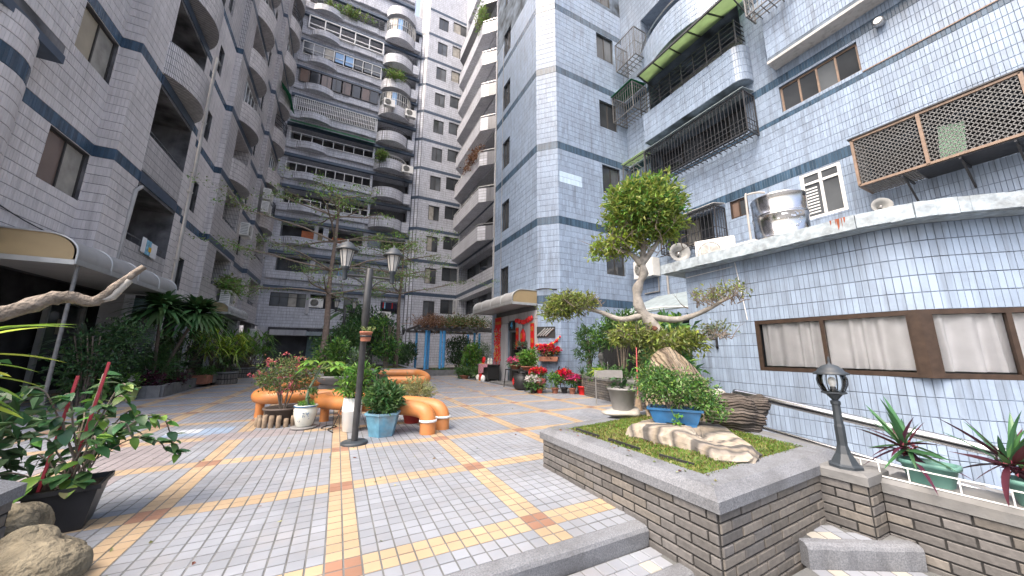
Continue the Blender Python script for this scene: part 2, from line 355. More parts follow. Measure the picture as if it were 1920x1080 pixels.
class MB:
    def __init__(s): s.v = []; s.f = []; s.m = []; s.s = []
    def add(s, vs, fs, mi=0, sm=False):
        o = len(s.v); s.v.extend([tuple(map(float, p)) for p in vs])
        for f in fs: s.f.append([i+o for i in f]); s.m.append(mi); s.s.append(sm)
        return s
    def box(s, x0, y0, z0, x1, y1, z1, mi=0):
        return s.add([(x0,y0,z0),(x1,y0,z0),(x1,y1,z0),(x0,y1,z0),(x0,y0,z1),(x1,y0,z1),(x1,y1,z1),(x0,y1,z1)],
              [(0,3,2,1),(4,5,6,7),(0,1,5,4),(1,2,6,5),(2,3,7,6),(3,0,4,7)], mi)
    def obox(s, c, a, b, d, mi=0):
        c, a, b, d = map(lambda t: np.asarray(t, float), (c, a, b, d))
        vs = [c+i*a+j*b+k*d for k in (-1,1) for i, j in ((-1,-1),(1,-1),(1,1),(-1,1))]
        return s.add(vs, [(0,3,2,1),(4,5,6,7),(0,1,5,4),(1,2,6,5),(2,3,7,6),(3,0,4,7)], mi)
    def bar(s, p, q, w=.02, h=None, mi=0):
        p, q = np.asarray(p, float), np.asarray(q, float); d = q-p; n = np.linalg.norm(d)
        if n < 1e-6: return s
        d /= n; r = V3(0,0,1) if abs(d[2]) < .9 else V3(1,0,0)
        a = nrm(np.cross(d, r)); b = np.cross(a, d)
        return s.obox((p+q)/2, a*w/2, b*(h or w)/2, d*n/2, mi)
    def tube(s, pts, r, n=8, mi=0, sm=True, cap=True, jit=0.0):
        P = [np.asarray(p, float) for p in pts]; k = len(P)
        rs = list(r) if hasattr(r, '__len__') else [r]*k
        T = [nrm(P[min(i+1, k-1)]-P[max(i-1, 0)]) for i in range(k)]
        ref = V3(0,0,1) if abs(T[0][2]) < .9 else V3(1,0,0)
        a = nrm(np.cross(T[0], ref)); vs = []
        for i in range(k):
            a = nrm(a - T[i]*np.dot(a, T[i])); b = np.cross(T[i], a)
            for j in range(n):
                t = 2*math.pi*j/n; rr = rs[i]*(1+(random.uniform(-jit, jit) if jit else 0))
                vs.append(P[i]+rr*(math.cos(t)*a+math.sin(t)*b))
        fs = [(i*n+j, i*n+(j+1) % n, (i+1)*n+(j+1) % n, (i+1)*n+j) for i in range(k-1) for j in range(n)]
        s.add(vs, fs, mi, sm)
        if cap:
            s.add(vs[:n], [tuple(range(n))[::-1]], mi); s.add(vs[-n:], [tuple(range(n))], mi)
        return s
    def lathe(s, prof, n=16, c=(0,0,0), mi=0, sm=True, sx=1.0, sy=1.0, rot=0.0, power=None):
        vs = []
        for r, z in prof:
            for j in range(n):
                t = 2*math.pi*j/n+rot; cx, sy_ = math.cos(t), math.sin(t)
                if power: cx = math.copysign(abs(cx)**power, cx); sy_ = math.copysign(abs(sy_)**power, sy_)
                vs.append((c[0]+r*cx*sx, c[1]+r*sy_*sy, c[2]+z))
        k = len(prof)
        fs = [(i*n+j, i*n+(j+1) % n, (i+1)*n+(j+1) % n, (i+1)*n+j) for i in range(k-1) for j in range(n)]
        s.add(vs, fs, mi, sm)
        if prof[0][0] > 1e-4: s.add(vs[:n], [tuple(range(n))[::-1]], mi)
        if prof[-1][0] > 1e-4: s.add(vs[-n:], [tuple(range(n))], mi)
        return s
    def prism(s, poly, z0, z1, mi=0):
        n = len(poly)
        vs = [(x, y, z0) for x, y in poly]+[(x, y, z1) for x, y in poly]
        return s.add(vs, [tuple(range(n))[::-1], tuple(range(n, 2*n))]+[(i, (i+1) % n, n+(i+1) % n, n+i) for i in range(n)], mi)
    def quad(s, a, b, c, d, mi=0): return s.add([a, b, c, d], [(0,1,2,3)], mi)
    def sphere(s, c, r, n=10, mi=0, sz=1.0):
        return s.lathe([(max(1e-5, r*math.sin(math.pi*i/(n//2+1))), -r*sz*math.cos(math.pi*i/(n//2+1))) for i in range(n//2+2)], n, c, mi)
    def mesh(s, name, mats):
        me = bpy.data.meshes.new(name); me.from_pydata(s.v, [], s.f)
        for m in ([mats] if isinstance(mats, str) else mats): me.materials.append(MATS[m])
        me.polygons.foreach_set('material_index', s.m); me.polygons.foreach_set('use_smooth', s.s)
        me.update(); return me
    def build(s, name, mats, parent=None, world=False, loc=None):
        return link(name, s.mesh(name, mats), parent, world, loc)

def np_mesh(name, verts, faces, mats, midx=None, smooth=False):
    """verts (n,3), faces (m,k) arrays"""
    me = bpy.data.meshes.new(name); verts = np.asarray(verts, np.float32); faces = np.asarray(faces, np.int32)
    n, k = faces.shape
    me.vertices.add(len(verts)); me.vertices.foreach_set('co', verts.ravel())
    me.loops.add(n*k); me.loops.foreach_set('vertex_index', faces.ravel())
    me.polygons.add(n); me.polygons.foreach_set('loop_start', np.arange(0, n*k, k, dtype=np.int32))
    me.polygons.foreach_set('loop_total', np.full(n, k, np.int32))
    for m in ([mats] if isinstance(mats, str) else mats): me.materials.append(MATS[m])
    if midx is not None: me.polygons.foreach_set('material_index', np.asarray(midx, np.int32))
    me.update(calc_edges=True); me.validate()
    me.polygons.foreach_set('use_smooth', np.full(len(me.polygons), bool(smooth))); return me

def project(P):
    q = np.asarray(P, float)-V3(0,0,CAM_H); d = q@fwd
    dd = np.where(np.abs(d) < 1e-6, 1e-6, d)
    return 960+CAM_F*(q@rg2)/dd, 540-CAM_F*(q@up2)/dd, d

# ---- small flat pieces (tiles, bricks, pavers): rect records -> the 300 largest in view as objects, the rest one stuff mesh
class Pieces:
    def __init__(s, parent, name, field, mats, proud=.008, bevel=.003, cap=300):
        s.parent, s.name, s.field, s.mats, s.proud, s.bevel, s.cap, s.rec = parent, name, field, mats, proud, bevel, cap, []
    def add(s, O, u, v, n, u0, u1, v0, v1, mi=0, pr=0.0): s.rec.append((O, u, v, n, u0, u1, v0, v1, mi, pr))
    def finish(s, pick=True, mi_ok=None):
        if not s.rec: return
        O = np.array([r[0] for r in s.rec], float); U = np.array([r[1] for r in s.rec], float); Vv = np.array([r[2] for r in s.rec], float); Nn = np.array([r[3] for r in s.rec], float)
        q = np.array([r[4:8] for r in s.rec], float); mi = np.array([r[8] for r in s.rec]); pr = np.array([r[9] for r in s.rec], float)+s.proud
        cu, cv = (q[:,0]+q[:,1])/2, (q[:,2]+q[:,3])/2; hu, hv = (q[:,1]-q[:,0])/2, (q[:,3]-q[:,2])/2
        C = O+U*cu[:,None]+Vv*cv[:,None]
        x, y, d = project(C)
        view = C-V3(0,0,CAM_H); dist = np.linalg.norm(view, axis=1)
        face = -(view*Nn).sum(1)/dist
        area = hu*hv*np.clip(face, 0, 1)/np.maximum(d, .1)**2
        ok = (d > .2) & (x > 0) & (x < 1920) & (y > 0) & (y < 1080) & (face > .02)
        area = np.where(ok, area, -1)
        order = np.argsort(-area); chosen = order[:s.cap] if pick else order[:0]
        chosen = chosen[area[chosen] > 0]
        me_cache = {}
        pm = LOC.get(s.parent.name, V3(0,0,0))
        for i in chosen:
            key = (round(hu[i], 4), round(hv[i], 4), int(mi[i]))
            if key not in me_cache:
                b = min(s.bevel, hu[i]*.3, hv[i]*.3); a, c = hu[i], hv[i]; h = s.proud
                vs = [(-a,-c,-.003),(a,-c,-.003),(a,c,-.003),(-a,c,-.003),(-a,-c,h-b),(a,-c,h-b),(a,c,h-b),(-a,c,h-b),(-a+b,-c+b,h),(a-b,-c+b,h),(a-b,c-b,h),(-a+b,c-b,h)]
                fs = [(8,9,10,11),(4,5,9,8),(5,6,10,9),(6,7,11,10),(7,4,8,11),(0,1,5,4),(1,2,6,5),(2,3,7,6),(3,0,4,7)]
                m = MB().add(vs, fs).mesh(s.name, s.mats[key[2]]); me_cache[key] = m
            o = bpy.data.objects.new(s.name, me_cache[key]); COL.objects.link(o); o.parent = s.parent
            M = Matrix.Identity(4); p = C[i]-pm+Nn[i]*(pr[i]-s.proud)
            for k in range(3): M[k][0], M[k][1], M[k][2], M[k][3] = U[i][k], Vv[i][k], Nn[i][k], p[k]
            o.matrix_local = M
        rest = np.setdiff1d(np.arange(len(s.rec)), chosen)
        if len(rest):
            a, c, h = hu[rest][:,None], hv[rest][:,None], pr[rest][:,None]; b = np.minimum(s.bevel, np.minimum(a, c)*.3)
            c0 = C[rest]-pm; u_, v_, n_ = U[rest], Vv[rest], Nn[rest]
            sg = ((-1,-1),(1,-1),(1,1),(-1,1)); vv = []
            for i, j in sg: vv.append(c0+u_*(a*i)+v_*(c*j)-n_*.003)
            for i, j in sg: vv.append(c0+u_*(a*i)+v_*(c*j)+n_*(h-b))
            for i, j in sg: vv.append(c0+u_*((a-b)*i)+v_*((c-b)*j)+n_*h)
            verts = np.stack(vv, 1).reshape(-1, 3)
            base = np.array([(8,9,10,11),(4,5,9,8),(5,6,10,9),(6,7,11,10),(7,4,8,11),(0,1,5,4),(1,2,6,5),(2,3,7,6),(3,0,4,7)])
            faces = (base[None]+(np.arange(len(rest))*12)[:,None,None]).reshape(-1, 4)
            o = link(s.field, np_mesh(s.field, verts, faces, s.mats, np.repeat(mi[rest], 9)), s.parent)
            o['kind'] = 'stuff'

class Face:
    """vertical wall face: origin O on the wall, u along it, n outwards (u x z = n)"""
    def __init__(s, O, u, W):
        s.O, s.u, s.W = V3(*O), nrm(u), W; s.v = V3(0,0,1); s.n = np.cross(s.u, s.v)
    def p(s, u, z, d=0.0):                     # d > 0: inwards
        return s.O+s.u*u+s.v*(z-s.O[2])-s.n*d
    def P(s, u, z, d=0.0): return tuple(s.p(u, z, d))

def wall_mesh(M, fc, z0, z1, holes, mi=0, back=1):
    us = sorted({0, fc.W}|{h[0] for h in holes}|{h[1] for h in holes}); zs = sorted({z0, z1}|{h[2] for h in holes}|{h[3] for h in holes})
    us = [u for u in us if -1e-6 <= u <= fc.W+1e-6]; zs = [z for z in zs if z0-1e-6 <= z <= z1+1e-6]
    for a, b in zip(us, us[1:]):
        for c, d in zip(zs, zs[1:]):
            mu, mz = (a+b)/2, (c+d)/2
            if any(h[0] < mu < h[1] and h[2] < mz < h[3] for h in holes): continue
            M.quad(fc.p(a, c), fc.p(b, c), fc.p(b, d), fc.p(a, d), mi)
    for h in holes:
        a, b, c, d, dep = h[:5]; bm = h[5] if len(h) > 5 else back
        M.quad(fc.p(a, c), fc.p(a, d), fc.p(a, d, dep), fc.p(a, c, dep), mi)
        M.quad(fc.p(b, d), fc.p(b, c), fc.p(b, c, dep), fc.p(b, d, dep), mi)
        M.quad(fc.p(a, d), fc.p(b, d), fc.p(b, d, dep), fc.p(a, d, dep), mi)
        M.quad(fc.p(b, c), fc.p(a, c), fc.p(a, c, dep), fc.p(b, c, dep), mi)
        M.quad(fc.p(a, c, dep), fc.p(b, c, dep), fc.p(b, d, dep), fc.p(a, d, dep), bm)

GAPS = {}
def tile_wall(pc, fc, z0, z1, holes=(), bands=(), tw=.065, th=.235, gap=.0055, gapv=.010, light=0, dark=1, zoff=0.0, u0=0.0, u1=None, patch=None):
    u1 = fc.W if u1 is None else u1
    gap, gapv = GAPS.get(pc.parent.name, (gap, gapv))
    nu = max(1, round((u1-u0)/tw)); tw = (u1-u0)/nu
    edges = [z0]; marks = sorted([b[0] for b in bands]+[b[1] for b in bands])
    segs = []; cur = z0
    for b in sorted(bands):
        if b[1] <= z0 or b[0] >= z1: continue
        if b[0] > cur: segs.append((cur, b[0], light))
        segs.append((max(cur, b[0]), min(b[1], z1), dark)); cur = b[1]
    if cur < z1: segs.append((cur, z1, light))
    O0 = fc.O.copy(); O0[2] = 0
    for a, b, m in segs:
        nr = max(1, round((b-a)/th)); h = (b-a)/nr
        for r in range(nr):
            c, d = a+r*h+gapv/2, a+(r+1)*h-gapv/2
            near = [H for H in holes if H[2] < d and H[3] > c]
            for i in range(nu):
                p, q = u0+i*tw+gap/2, u0+(i+1)*tw-gap/2
                rects = [(p, q, c, d)]
                for H in near:
                    nxt = []
                    for (x0, x1, y0, y1) in rects:
                        if H[0] >= x1 or H[1] <= x0 or H[2] >= y1 or H[3] <= y0: nxt.append((x0, x1, y0, y1)); continue
                        if H[0] > x0: nxt.append((x0, H[0], y0, y1))
                        if H[1] < x1: nxt.append((H[1], x1, y0, y1))
                        xa, xb = max(x0, H[0]), min(x1, H[1])
                        if H[2] > y0: nxt.append((xa, xb, y0, H[2]))
                        if H[3] < y1: nxt.append((xa, xb, H[3], y1))
                    rects = [t for t in nxt if t[1]-t[0] > .008 and t[3]-t[2] > .012]
                for t in rects: pc.add(O0, fc.u, fc.v, fc.n, t[0], t[1], t[2], t[3], 2 if patch and patch[0] < (t[0]+t[1])/2 < patch[1] and patch[2] < (t[2]+t[3])/2 < patch[3] else m, random.uniform(-.0015, .0015))

def window(parent, fc, u0, u1, z0, z1, n=2, d=.09, fm='frame_dark', panes='pane_dark', fw=.045, transom=None, sill=None, name='window', curtain=None):
    M = MB(); dp = .05
    def hb(a, b, c, e, dd=0.0, t=dp):
        cpt = fc.p((a+b)/2, (c+e)/2, d+dd); M.obox(cpt, fc.u*(b-a)/2, fc.n*t/2, fc.v*(e-c)/2)
    hb(u0, u1, z0, z0+fw); hb(u0, u1, z1-fw, z1); hb(u0, u0+fw, z0+fw, z1-fw); hb(u1-fw, u1, z0+fw, z1-fw)
    w = (u1-u0-2*fw)/n
    for i in range(1, n): hb(u0+fw+i*w-fw*.4, u0+fw+i*w+fw*.4, z0+fw, z1-fw, -.004)
    if transom: hb(u0+fw, u1-fw, transom-fw*.4, transom+fw*.4, -.008)
    o = M.build(name, fm, parent, world=True)
    ps = panes if isinstance(panes, (list, tuple)) else [panes]*n
    for i in range(n):
        a, b = u0+fw+i*w+fw*.4*(i > 0), u0+fw+(i+1)*w-fw*.4*(i < n-1)
        g = MB().quad(fc.p(a, z0+fw, d), fc.p(b, z0+fw, d), fc.p(b, z1-fw, d), fc.p(a, z1-fw, d))
        pw = g.build('pane', ps[i % len(ps)], o, world=True)
    if curtain:
        C = MB(); k = int((u1-u0)*40); vs = []; fs = []
        for j in range(k+1):
            u = u0+fw+(u1-u0-2*fw)*j/k; a = math.sin(j*.75+math.sin(j*.23)*1.5)*.055
            for zz, am in ((z0+fw+.02, 1.3), ((z0+z1)/2, 1.0), (z1-fw, .6)): vs.append(fc.p(u, zz, d+.085+a*am))
        for j in range(k):
            for t in range(2): fs.append((j*3+t, (j+1)*3+t, (j+1)*3+t+1, j*3+t+1))
        C.add(vs, fs, 0, True).build('curtain', curtain, o, world=True)
    return o

# ---- foliage
def leaf_arrays(P, D, L, W, up=None, fold=.25):
    n = len(P); D = D/np.maximum(np.linalg.norm(D, axis=1, keepdims=True), 1e-6)
    rv = RNG.normal(size=(n, 3))*.6+V3(0, 0, 1) if up is None else up
    S = np.cross(D, rv); S /= np.maximum(np.linalg.norm(S, axis=1, keepdims=True), 1e-6)
    Nn = np.cross(S, D)
    L = L[:,None]; W = W[:,None]
    v = np.stack([P, P+D*L*.45+S*W*.5+Nn*W*fold, P+D*L-Nn*L*.12, P+D*L*.45-S*W*.5+Nn*W*fold], 1).reshape(-1, 3)
    k = np.arange(n)*4
    f = np.concatenate([np.stack([k, k+2, k+1], 1), np.stack([k, k+3, k+2], 1)])
    return v, f
def cloud(ells, clusters, per, L, W, spread=.06, shell=.55, droop=0.0, outward=.8, jl=.3):
    """clumps of leaves through the volume of some ellipsoids (cx,cy,cz,rx,ry,rz[,weight])"""
    wts = np.array([e[3]*e[4]*e[5]*(e[6] if len(e) > 6 else 1) for e in ells])**.75; wts /= wts.sum()
    Pp, Dd = [], []
    for e, wt in zip(ells, wts):
        m = max(3, int(clusters*wt)); g = RNG.normal(size=(m, 3)); g /= np.linalg.norm(g, axis=1, keepdims=True)
        r = (shell+(1-shell)*RNG.random((m, 1)))*(1+RNG.normal(size=(m, 1))*.07)
        r = np.where(RNG.random((m, 1)) < .25, RNG.random((m, 1))*.8, r)
        c = V3(*e[:3])+g*r*V3(*e[3:6])
        p = np.repeat(c, per, 0)+RNG.normal(size=(m*per, 3))*spread
        d = np.repeat(g, per, 0)*outward+RNG.normal(size=(m*per, 3))*.75+V3(0, 0, .25-droop)
        Pp.append(p); Dd.append(d)
    P = np.concatenate(Pp); D = np.concatenate(Dd); n = len(P)
    return P, D, L*(1+RNG.uniform(-jl, jl, n)), W*(1+RNG.uniform(-jl, jl, n))
def foliage(name, parent, ells, clusters, per, L, W, mats, mix=None, **kw):
    fold = kw.pop('fold', .25)
    P, D, l, w_ = cloud(ells, clusters, per, L, W, **kw)
    v, f = leaf_arrays(P, D, l, w_, fold=fold)
    mats = [mats] if isinstance(mats, str) else mats; n = len(P)
    mi = np.zeros(n, int) if len(mats) == 1 else RNG.choice(len(mats), n, p=mix or [1/len(mats)]*len(mats))
    return link(name, np_mesh(name, v, f, mats, np.concatenate([mi, mi])), parent)
def big_leaf(L, W, mat_, nseg=5, droop=.25, cup=.15, tip=1.0, name='leaf', base=.1, shape=1.0):
    """one large leaf along +x, its blade in the xy plane"""
    M = MB(); vs = []
    for i in range(nseg+1):
        t = i/nseg; w = W*.5*(math.sin(math.pi*min(1, t**shape*.96+.04)))**.8 if 0 < t < 1 else W*.5*(base if t == 0 else .01)
        x = L*t*(1-.1*droop*t); z = -droop*L*t*t
        vs += [(x, -w, z+cup*w), (x, 0, z), (x, w, z+cup*w)]
    fs = []
    for i in range(nseg):
        for j in range(2): fs.append((i*3+j, (i+1)*3+j, (i+1)*3+j+1, i*3+j+1))
    return M.add(vs, fs, 0, True).mesh(name, mat_)
def place_leaf(me, parent, p, az, el, roll=0.0, sc=1.0, name='leaf'):
    o = bpy.data.objects.new(name, me); COL.objects.link(o); o.parent = parent
    o.matrix_local = Matrix.Translation(Vector(tuple(p))) @ Matrix.Rotation(az, 4, 'Z') @ Matrix.Rotation(-el, 4, 'Y') @ Matrix.Rotation(roll, 4, 'X') @ Matrix.Scale(sc, 4)
    return o
def blades(name, parent, centers, n, L, W, mat_, el=(.3, 1.3), droop=.5, nseg=4):
    """tufts of long strap leaves"""
    vs, fs = [], []
    for c in centers:
        for i in range(n):
            az = random.uniform(0, 2*math.pi); e = random.uniform(*el); l = L*random.uniform(.7, 1.2); w_ = W*random.uniform(.8, 1.2)
            dx, dy = math.cos(az), math.sin(az); o = len(vs)
            for k in range(nseg+1):
                t = k/nseg; r = l*t*math.cos(e); z = l*t*math.sin(e)-droop*l*t*t
                ww = w_*.5*(1-t**2.2)+.001; vs.append((c[0]+dx*r-dy*ww, c[1]+dy*r+dx*ww, c[2]+z+ww*.3)); vs.append((c[0]+dx*r+dy*ww, c[1]+dy*r-dx*ww, c[2]+z+ww*.3))
            for k in range(nseg): fs.append((o+2*k, o+2*k+1, o+2*k+3, o+2*k+2))
    return link(name, np_mesh(name, np.array(vs), np.array(fs), mat_, smooth=True), parent)
def rock(M, c, r, seed, n=24, m=14, amp=.25, flat=.35, mi=0, ridge=0.0):
    """lumpy boulder standing on z = c[2]"""
    rg = np.random.default_rng(seed); K = rg.normal(size=(10, 3))*2.2; ph = rg.uniform(0, 6.28, 10); am = rg.uniform(.3, 1, 10)/10
    vs = []
    for i in range(m+1):
        th = math.pi*i/m
        for j in range(n):
            p = 2*math.pi*j/n; d = V3(math.sin(th)*math.cos(p), math.sin(th)*math.sin(p), -math.cos(th))
            k = 1+amp*4*sum(a*math.sin(float(d@q)+f) for q, f, a in zip(K, ph, am))
            if ridge: k *= 1+ridge*math.sin(d[2]*19+2*math.sin(p*2+seed))+ridge*.6*math.sin(d[2]*41+p*3)
            q = d*k; z = max(q[2]*r[2]+r[2]*(1-flat), -.02)
            vs.append((c[0]+q[0]*r[0], c[1]+q[1]*r[1], c[2]+z))
    M.add(vs, [(i*n+j, i*n+(j+1) % n, (i+1)*n+(j+1) % n, (i+1)*n+j) for i in range(m) for j in range(n)], mi, True); return M
def arc(c, r, a0, a1, n, z=0.0): return [(c[0]+r*math.cos(a0+(a1-a0)*i/n), c[1]+r*math.sin(a0+(a1-a0)*i/n), z) for i in range(n+1)]
def smooth_path(pts, k=4):
    P = [np.asarray(p, float) for p in pts]; out = []
    for i in range(len(P)-1):
        p0, p1, p2, p3 = P[max(i-1, 0)], P[i], P[i+1], P[min(i+2, len(P)-1)]
        for j in range(k):
            t = j/k; out.append(.5*((2*p1)+(-p0+p2)*t+(2*p0-5*p1+4*p2-p3)*t*t+(-p0+3*p1-3*p2+p3)*t**3))
    out.append(P[-1]); return out
def text(body, size, mat_, parent, M4, name='lettering', ext=.002):
    c = bpy.data.curves.new(name, 'FONT'); c.body = body; c.size = size; c.extrude = ext; c.align_x = 'CENTER'; c.align_y = 'CENTER'
    tmp = bpy.data.objects.new(name, c); COL.objects.link(tmp); bpy.context.view_layer.update()
    me = bpy.data.meshes.new_from_object(tmp.evaluated_get(bpy.context.evaluated_depsgraph_get())); bpy.data.objects.remove(tmp)
    me.materials.clear(); me.materials.append(MATS[mat_])
    o = bpy.data.objects.new(name, me); COL.objects.link(o); o.parent = parent; o.matrix_local = M4; return o

# ------------------------------------------------------------------ ground, plaza, steps
tag(MB().box(-250, -250, -.9, 250, 250, -.45).build('ground', 'concrete'), 'grey ground around the courtyard', 'ground', kind='structure')
plaza = MB()
plaza.box(-6.6, 2.068, -.4, 4.38, 16.02, -.003); plaza.box(4.382, 3.6, -.4, 12, 16.02, -.003)
plaza.box(-12, 16.022, -.4, 14, 40, 0, 1)
plaza = plaza.build('plaza', ['joint', 'paving_far']); tag(plaza, 'tiled courtyard paving in pale grey squares with yellow bands', 'paving', kind='structure')
pv = Pieces(plaza, 'paver', 'paver_field', ['paver_grey', 'paver_yellow', 'paver_red', 'paver_lilac', 'paver_blue', 'paver_white'], proud=.003, bevel=.001)
for j in range(-3, 132):
    y0 = PY0+j*PYS
    for i in range(-67, 65):
        x0 = PX0+i*PXS; cx, cy = x0+PXS/2, y0+PYS/2
        if cx < -6.4 or (cx > 4.4 and cy < 3.65) or (2.2 < cx < 4.3 and cy < 3.3): continue
        bx, by = i % 13 in (0, 12), j % 13 in (0, 12)
        m = 2 if bx and by else 1 if bx or by else 0
        lil = abs(math.sin(i*12.9898+j*78.233)*43758.5) % 1
        if m == 0 and -2.6 < cx < -1.5 and 4.4 < cy < 6.6 and not (cx > -1.75 and cy < 5): m = 3
        if -1.5 < cx < -.35 and 6.2 < cy < 6.75: m = 3
        if -2.1 < cx < -1.3 and 6.68 < cy < 7.2: m = 5 if cx < -1.75 and cy > 6.9 else 4
        if m == 1 and cy > 9.2 and cx > 2.2 and lil < .45: m = 0
        if m == 0 and cy > 8 and lil < .2: m = 3
        g = .0055
        pv.add(V3(0,0,-.003), V3(1,0,0), V3(0,1,0), V3(0,0,1), x0+g, x0+PXS-g, y0+g, y0+PYS-g, m, random.uniform(-.0008, .0012))
pv.finish()

steps = MB(); steps.box(-6.4, 1.72, -.6, 2.12, 1.952, -.127); steps.box(-6.4, -4, -.6, 2.12, 1.60, -.247)
steps = steps.build('front_steps', 'joint'); tag(steps, 'granite edged steps leading down from the paving', 'steps', kind='structure')
def nosing(y0, y1, zt, h, x0, x1, parent):
    prof = [(y1, zt), (y0+.035, zt), (y0+.012, zt-.008), (y0, zt-.03), (y0+.004, zt-h), (y1, zt-h)]
    M = MB(); n = len(prof); xs = [x0+(x1-x0)*k/24 for k in range(25)]; vs = []
    for k, x in enumerate(xs):
        for y, z in prof: vs.append((x, y+.003*math.sin(x*9+z*30), z+.002*math.sin(x*7)))
    fs = [(k*n+j, (k+1)*n+j, (k+1)*n+(j+1) % n, k*n+(j+1) % n) for k in range(24) for j in range(n)]
    M.add(vs, fs, 0, False); M.add(vs[:n], [tuple(range(n))]); M.add(vs[-n:], [tuple(range(n))[::-1]])
    return M.build('nosing', 'granite', parent)
nosing(1.952, 2.066, .002, .13, -6.4, 2.10, steps); nosing(1.605, 1.72, -.118, .13, -6.4, 2.13, steps)
sp_ = Pieces(steps, 'paver', 'paver_field', ['paver_grey', 'paver_cream'], proud=.008, bevel=.004)
for j in range(2):
    for i in range(26): sp_.add(V3(0,0,-.128), V3(1,0,0), V3(0,1,0), V3(0,0,1), 2.07-(i+1)*.103+.004+j*.03, 2.07-i*.103-.004+j*.03, 1.73+j*.108+.004, 1.73+(j+1)*.108-.004, int(random.random() < .06))
sp_.finish()

a_, b_ = V3(3.04,1.47,0), V3(3.72,1.10,0); dd = nrm(b_-a_); nn = V3(dd[1], -dd[0], 0)
land = MB(); land.box(2.122, -3, -.6, 3.715, 1.425, -.217); land.prism([(3.04,1.47),(3.715,1.102),(3.715,1.6),(2.98,1.6)], -.21, -.067, 0)
land = land.build('side_landing', 'joint'); tag(land, 'small paved landing with a granite step below the lamp wall', 'landing', kind='structure')
sl = Pieces(land, 'paver', 'paver_field', ['paver_cream', 'paver_grey'], proud=.004, bevel=.0015)
for k in range(-9, 14):
    for i in range(-16, 10):
        s0, t0 = i*.105, k*.102
        c = a_+dd*(s0+.05)+nn*(t0+.05); inside_pier = c[0] > 3.48 and c[1] > 1.17
        plan = 1.43+.0484*(c[0]-2.12)
        if k < 0 and (c[1] > plan-.0 or c[0] > 3.70 or inside_pier or s0 < -.06): continue
        if k >= 0 and (c[1] > plan-.03 or c[0] > 3.68 or c[0] < 2.16): continue
        t1 = t0+(.078 if k >= 0 else 0)
        sl.add(a_+V3(0,0,-.067 if k < 0 else -.217), dd, -nn, V3(0,0,1), s0+.005, s0+.1, -(t1+.097), -(t1+.005), int(random.random() > .35))
sl.finish()
M = MB()
prof = [(0, -.062), (.05, -.062), (.075, -.075), (.083, -.095), (.078, -.217), (0, -.217)]; vs = []
for k in range(13):
    c = a_+(b_-a_)*k/12
    for o_, z in prof: vs.append(c+nn*(o_+.004*math.sin(k*2.1))+V3(0,0,z+.003*math.sin(k*1.3)))
M.add(vs, [(k*6+j, (k+1)*6+j, (k+1)*6+(j+1) % 6, k*6+(j+1) % 6) for k in range(12) for j in range(6)]); M.add(vs[:6], [(0,1,2,3,4,5)]); M.add(vs[-6:], [(5,4,3,2,1,0)])
M.build('nosing', 'granite', land)
rampm = MB(); rampm.add([(4.06,3.6,-.02),(6.5,3.6,-.02),(6.5,-3,-.5),(4.06,-3,-.5),(4.06,3.6,-.6),(6.5,3.6,-.6),(6.5,-3,-.6),(4.06,-3,-.6)], [(0,3,2,1),(0,1,5,4),(1,2,6,5),(2,3,7,6),(3,0,4,7)])
tag(rampm.build('side_ramp', 'concrete'), 'concrete ramp between the lamp wall and the low building', 'ramp', kind='structure')

# ------------------------------------------------------------------ brick helper
def brick_face(pc, fc, z0, z1, L=.235, h=.062, gap=.012, mats=(0, 0, 1), base=None):
    nr = round((z1-z0)/h); h = (z1-z0)/nr; O0 = fc.O.copy(); O0[2] = 0
    for r in range(nr):
        off = (r % 2)*L/2; u = -off
        while u < fc.W-.01:
            a, b = max(u, 0)+gap/2, min(u+L, fc.W)-gap/2
            if b-a > .02: pc.add(O0, fc.u, fc.v, fc.n, a, b, z0+r*h+gap/2, z0+(r+1)*h-gap/2, random.choice(mats), random.uniform(-.002, .003))
            u += L
def coping_run(M, poly, z0, z1, ov=.035, w=.2, bev=.07, mi=0):
    """coping stones round a closed polygon (counter-clockwise), bevelled outside"""
    n = len(poly); P = [V3(*p, 0) for p in poly]
    def off(d):
        out = []
        for i in range(n):
            a, b, c = P[i-1], P[i], P[(i+1) % n]; e1, e2 = nrm(b-a), nrm(c-b)
            n1, n2 = V3(e1[1], -e1[0], 0), V3(e2[1], -e2[0], 0); k = n1+n2
            out.append(b+k*d/max(.2, (k@k)/2))
        return out
    rings = [(off(ov), z0), (off(ov), z1-.05), (off(ov-bev), z1), (off(ov-w), z1), (off(ov-w), z0)]
    vs = []
    for ring, z in rings: vs += [(p[0], p[1], z) for p in ring]
    k = len(rings)
    M.add(vs, [(j*n+i, j*n+(i+1) % n, ((j+1) % k)*n+(i+1) % n, ((j+1) % k)*n+i) for j in range(k) for i in range(n)], mi)
    return M

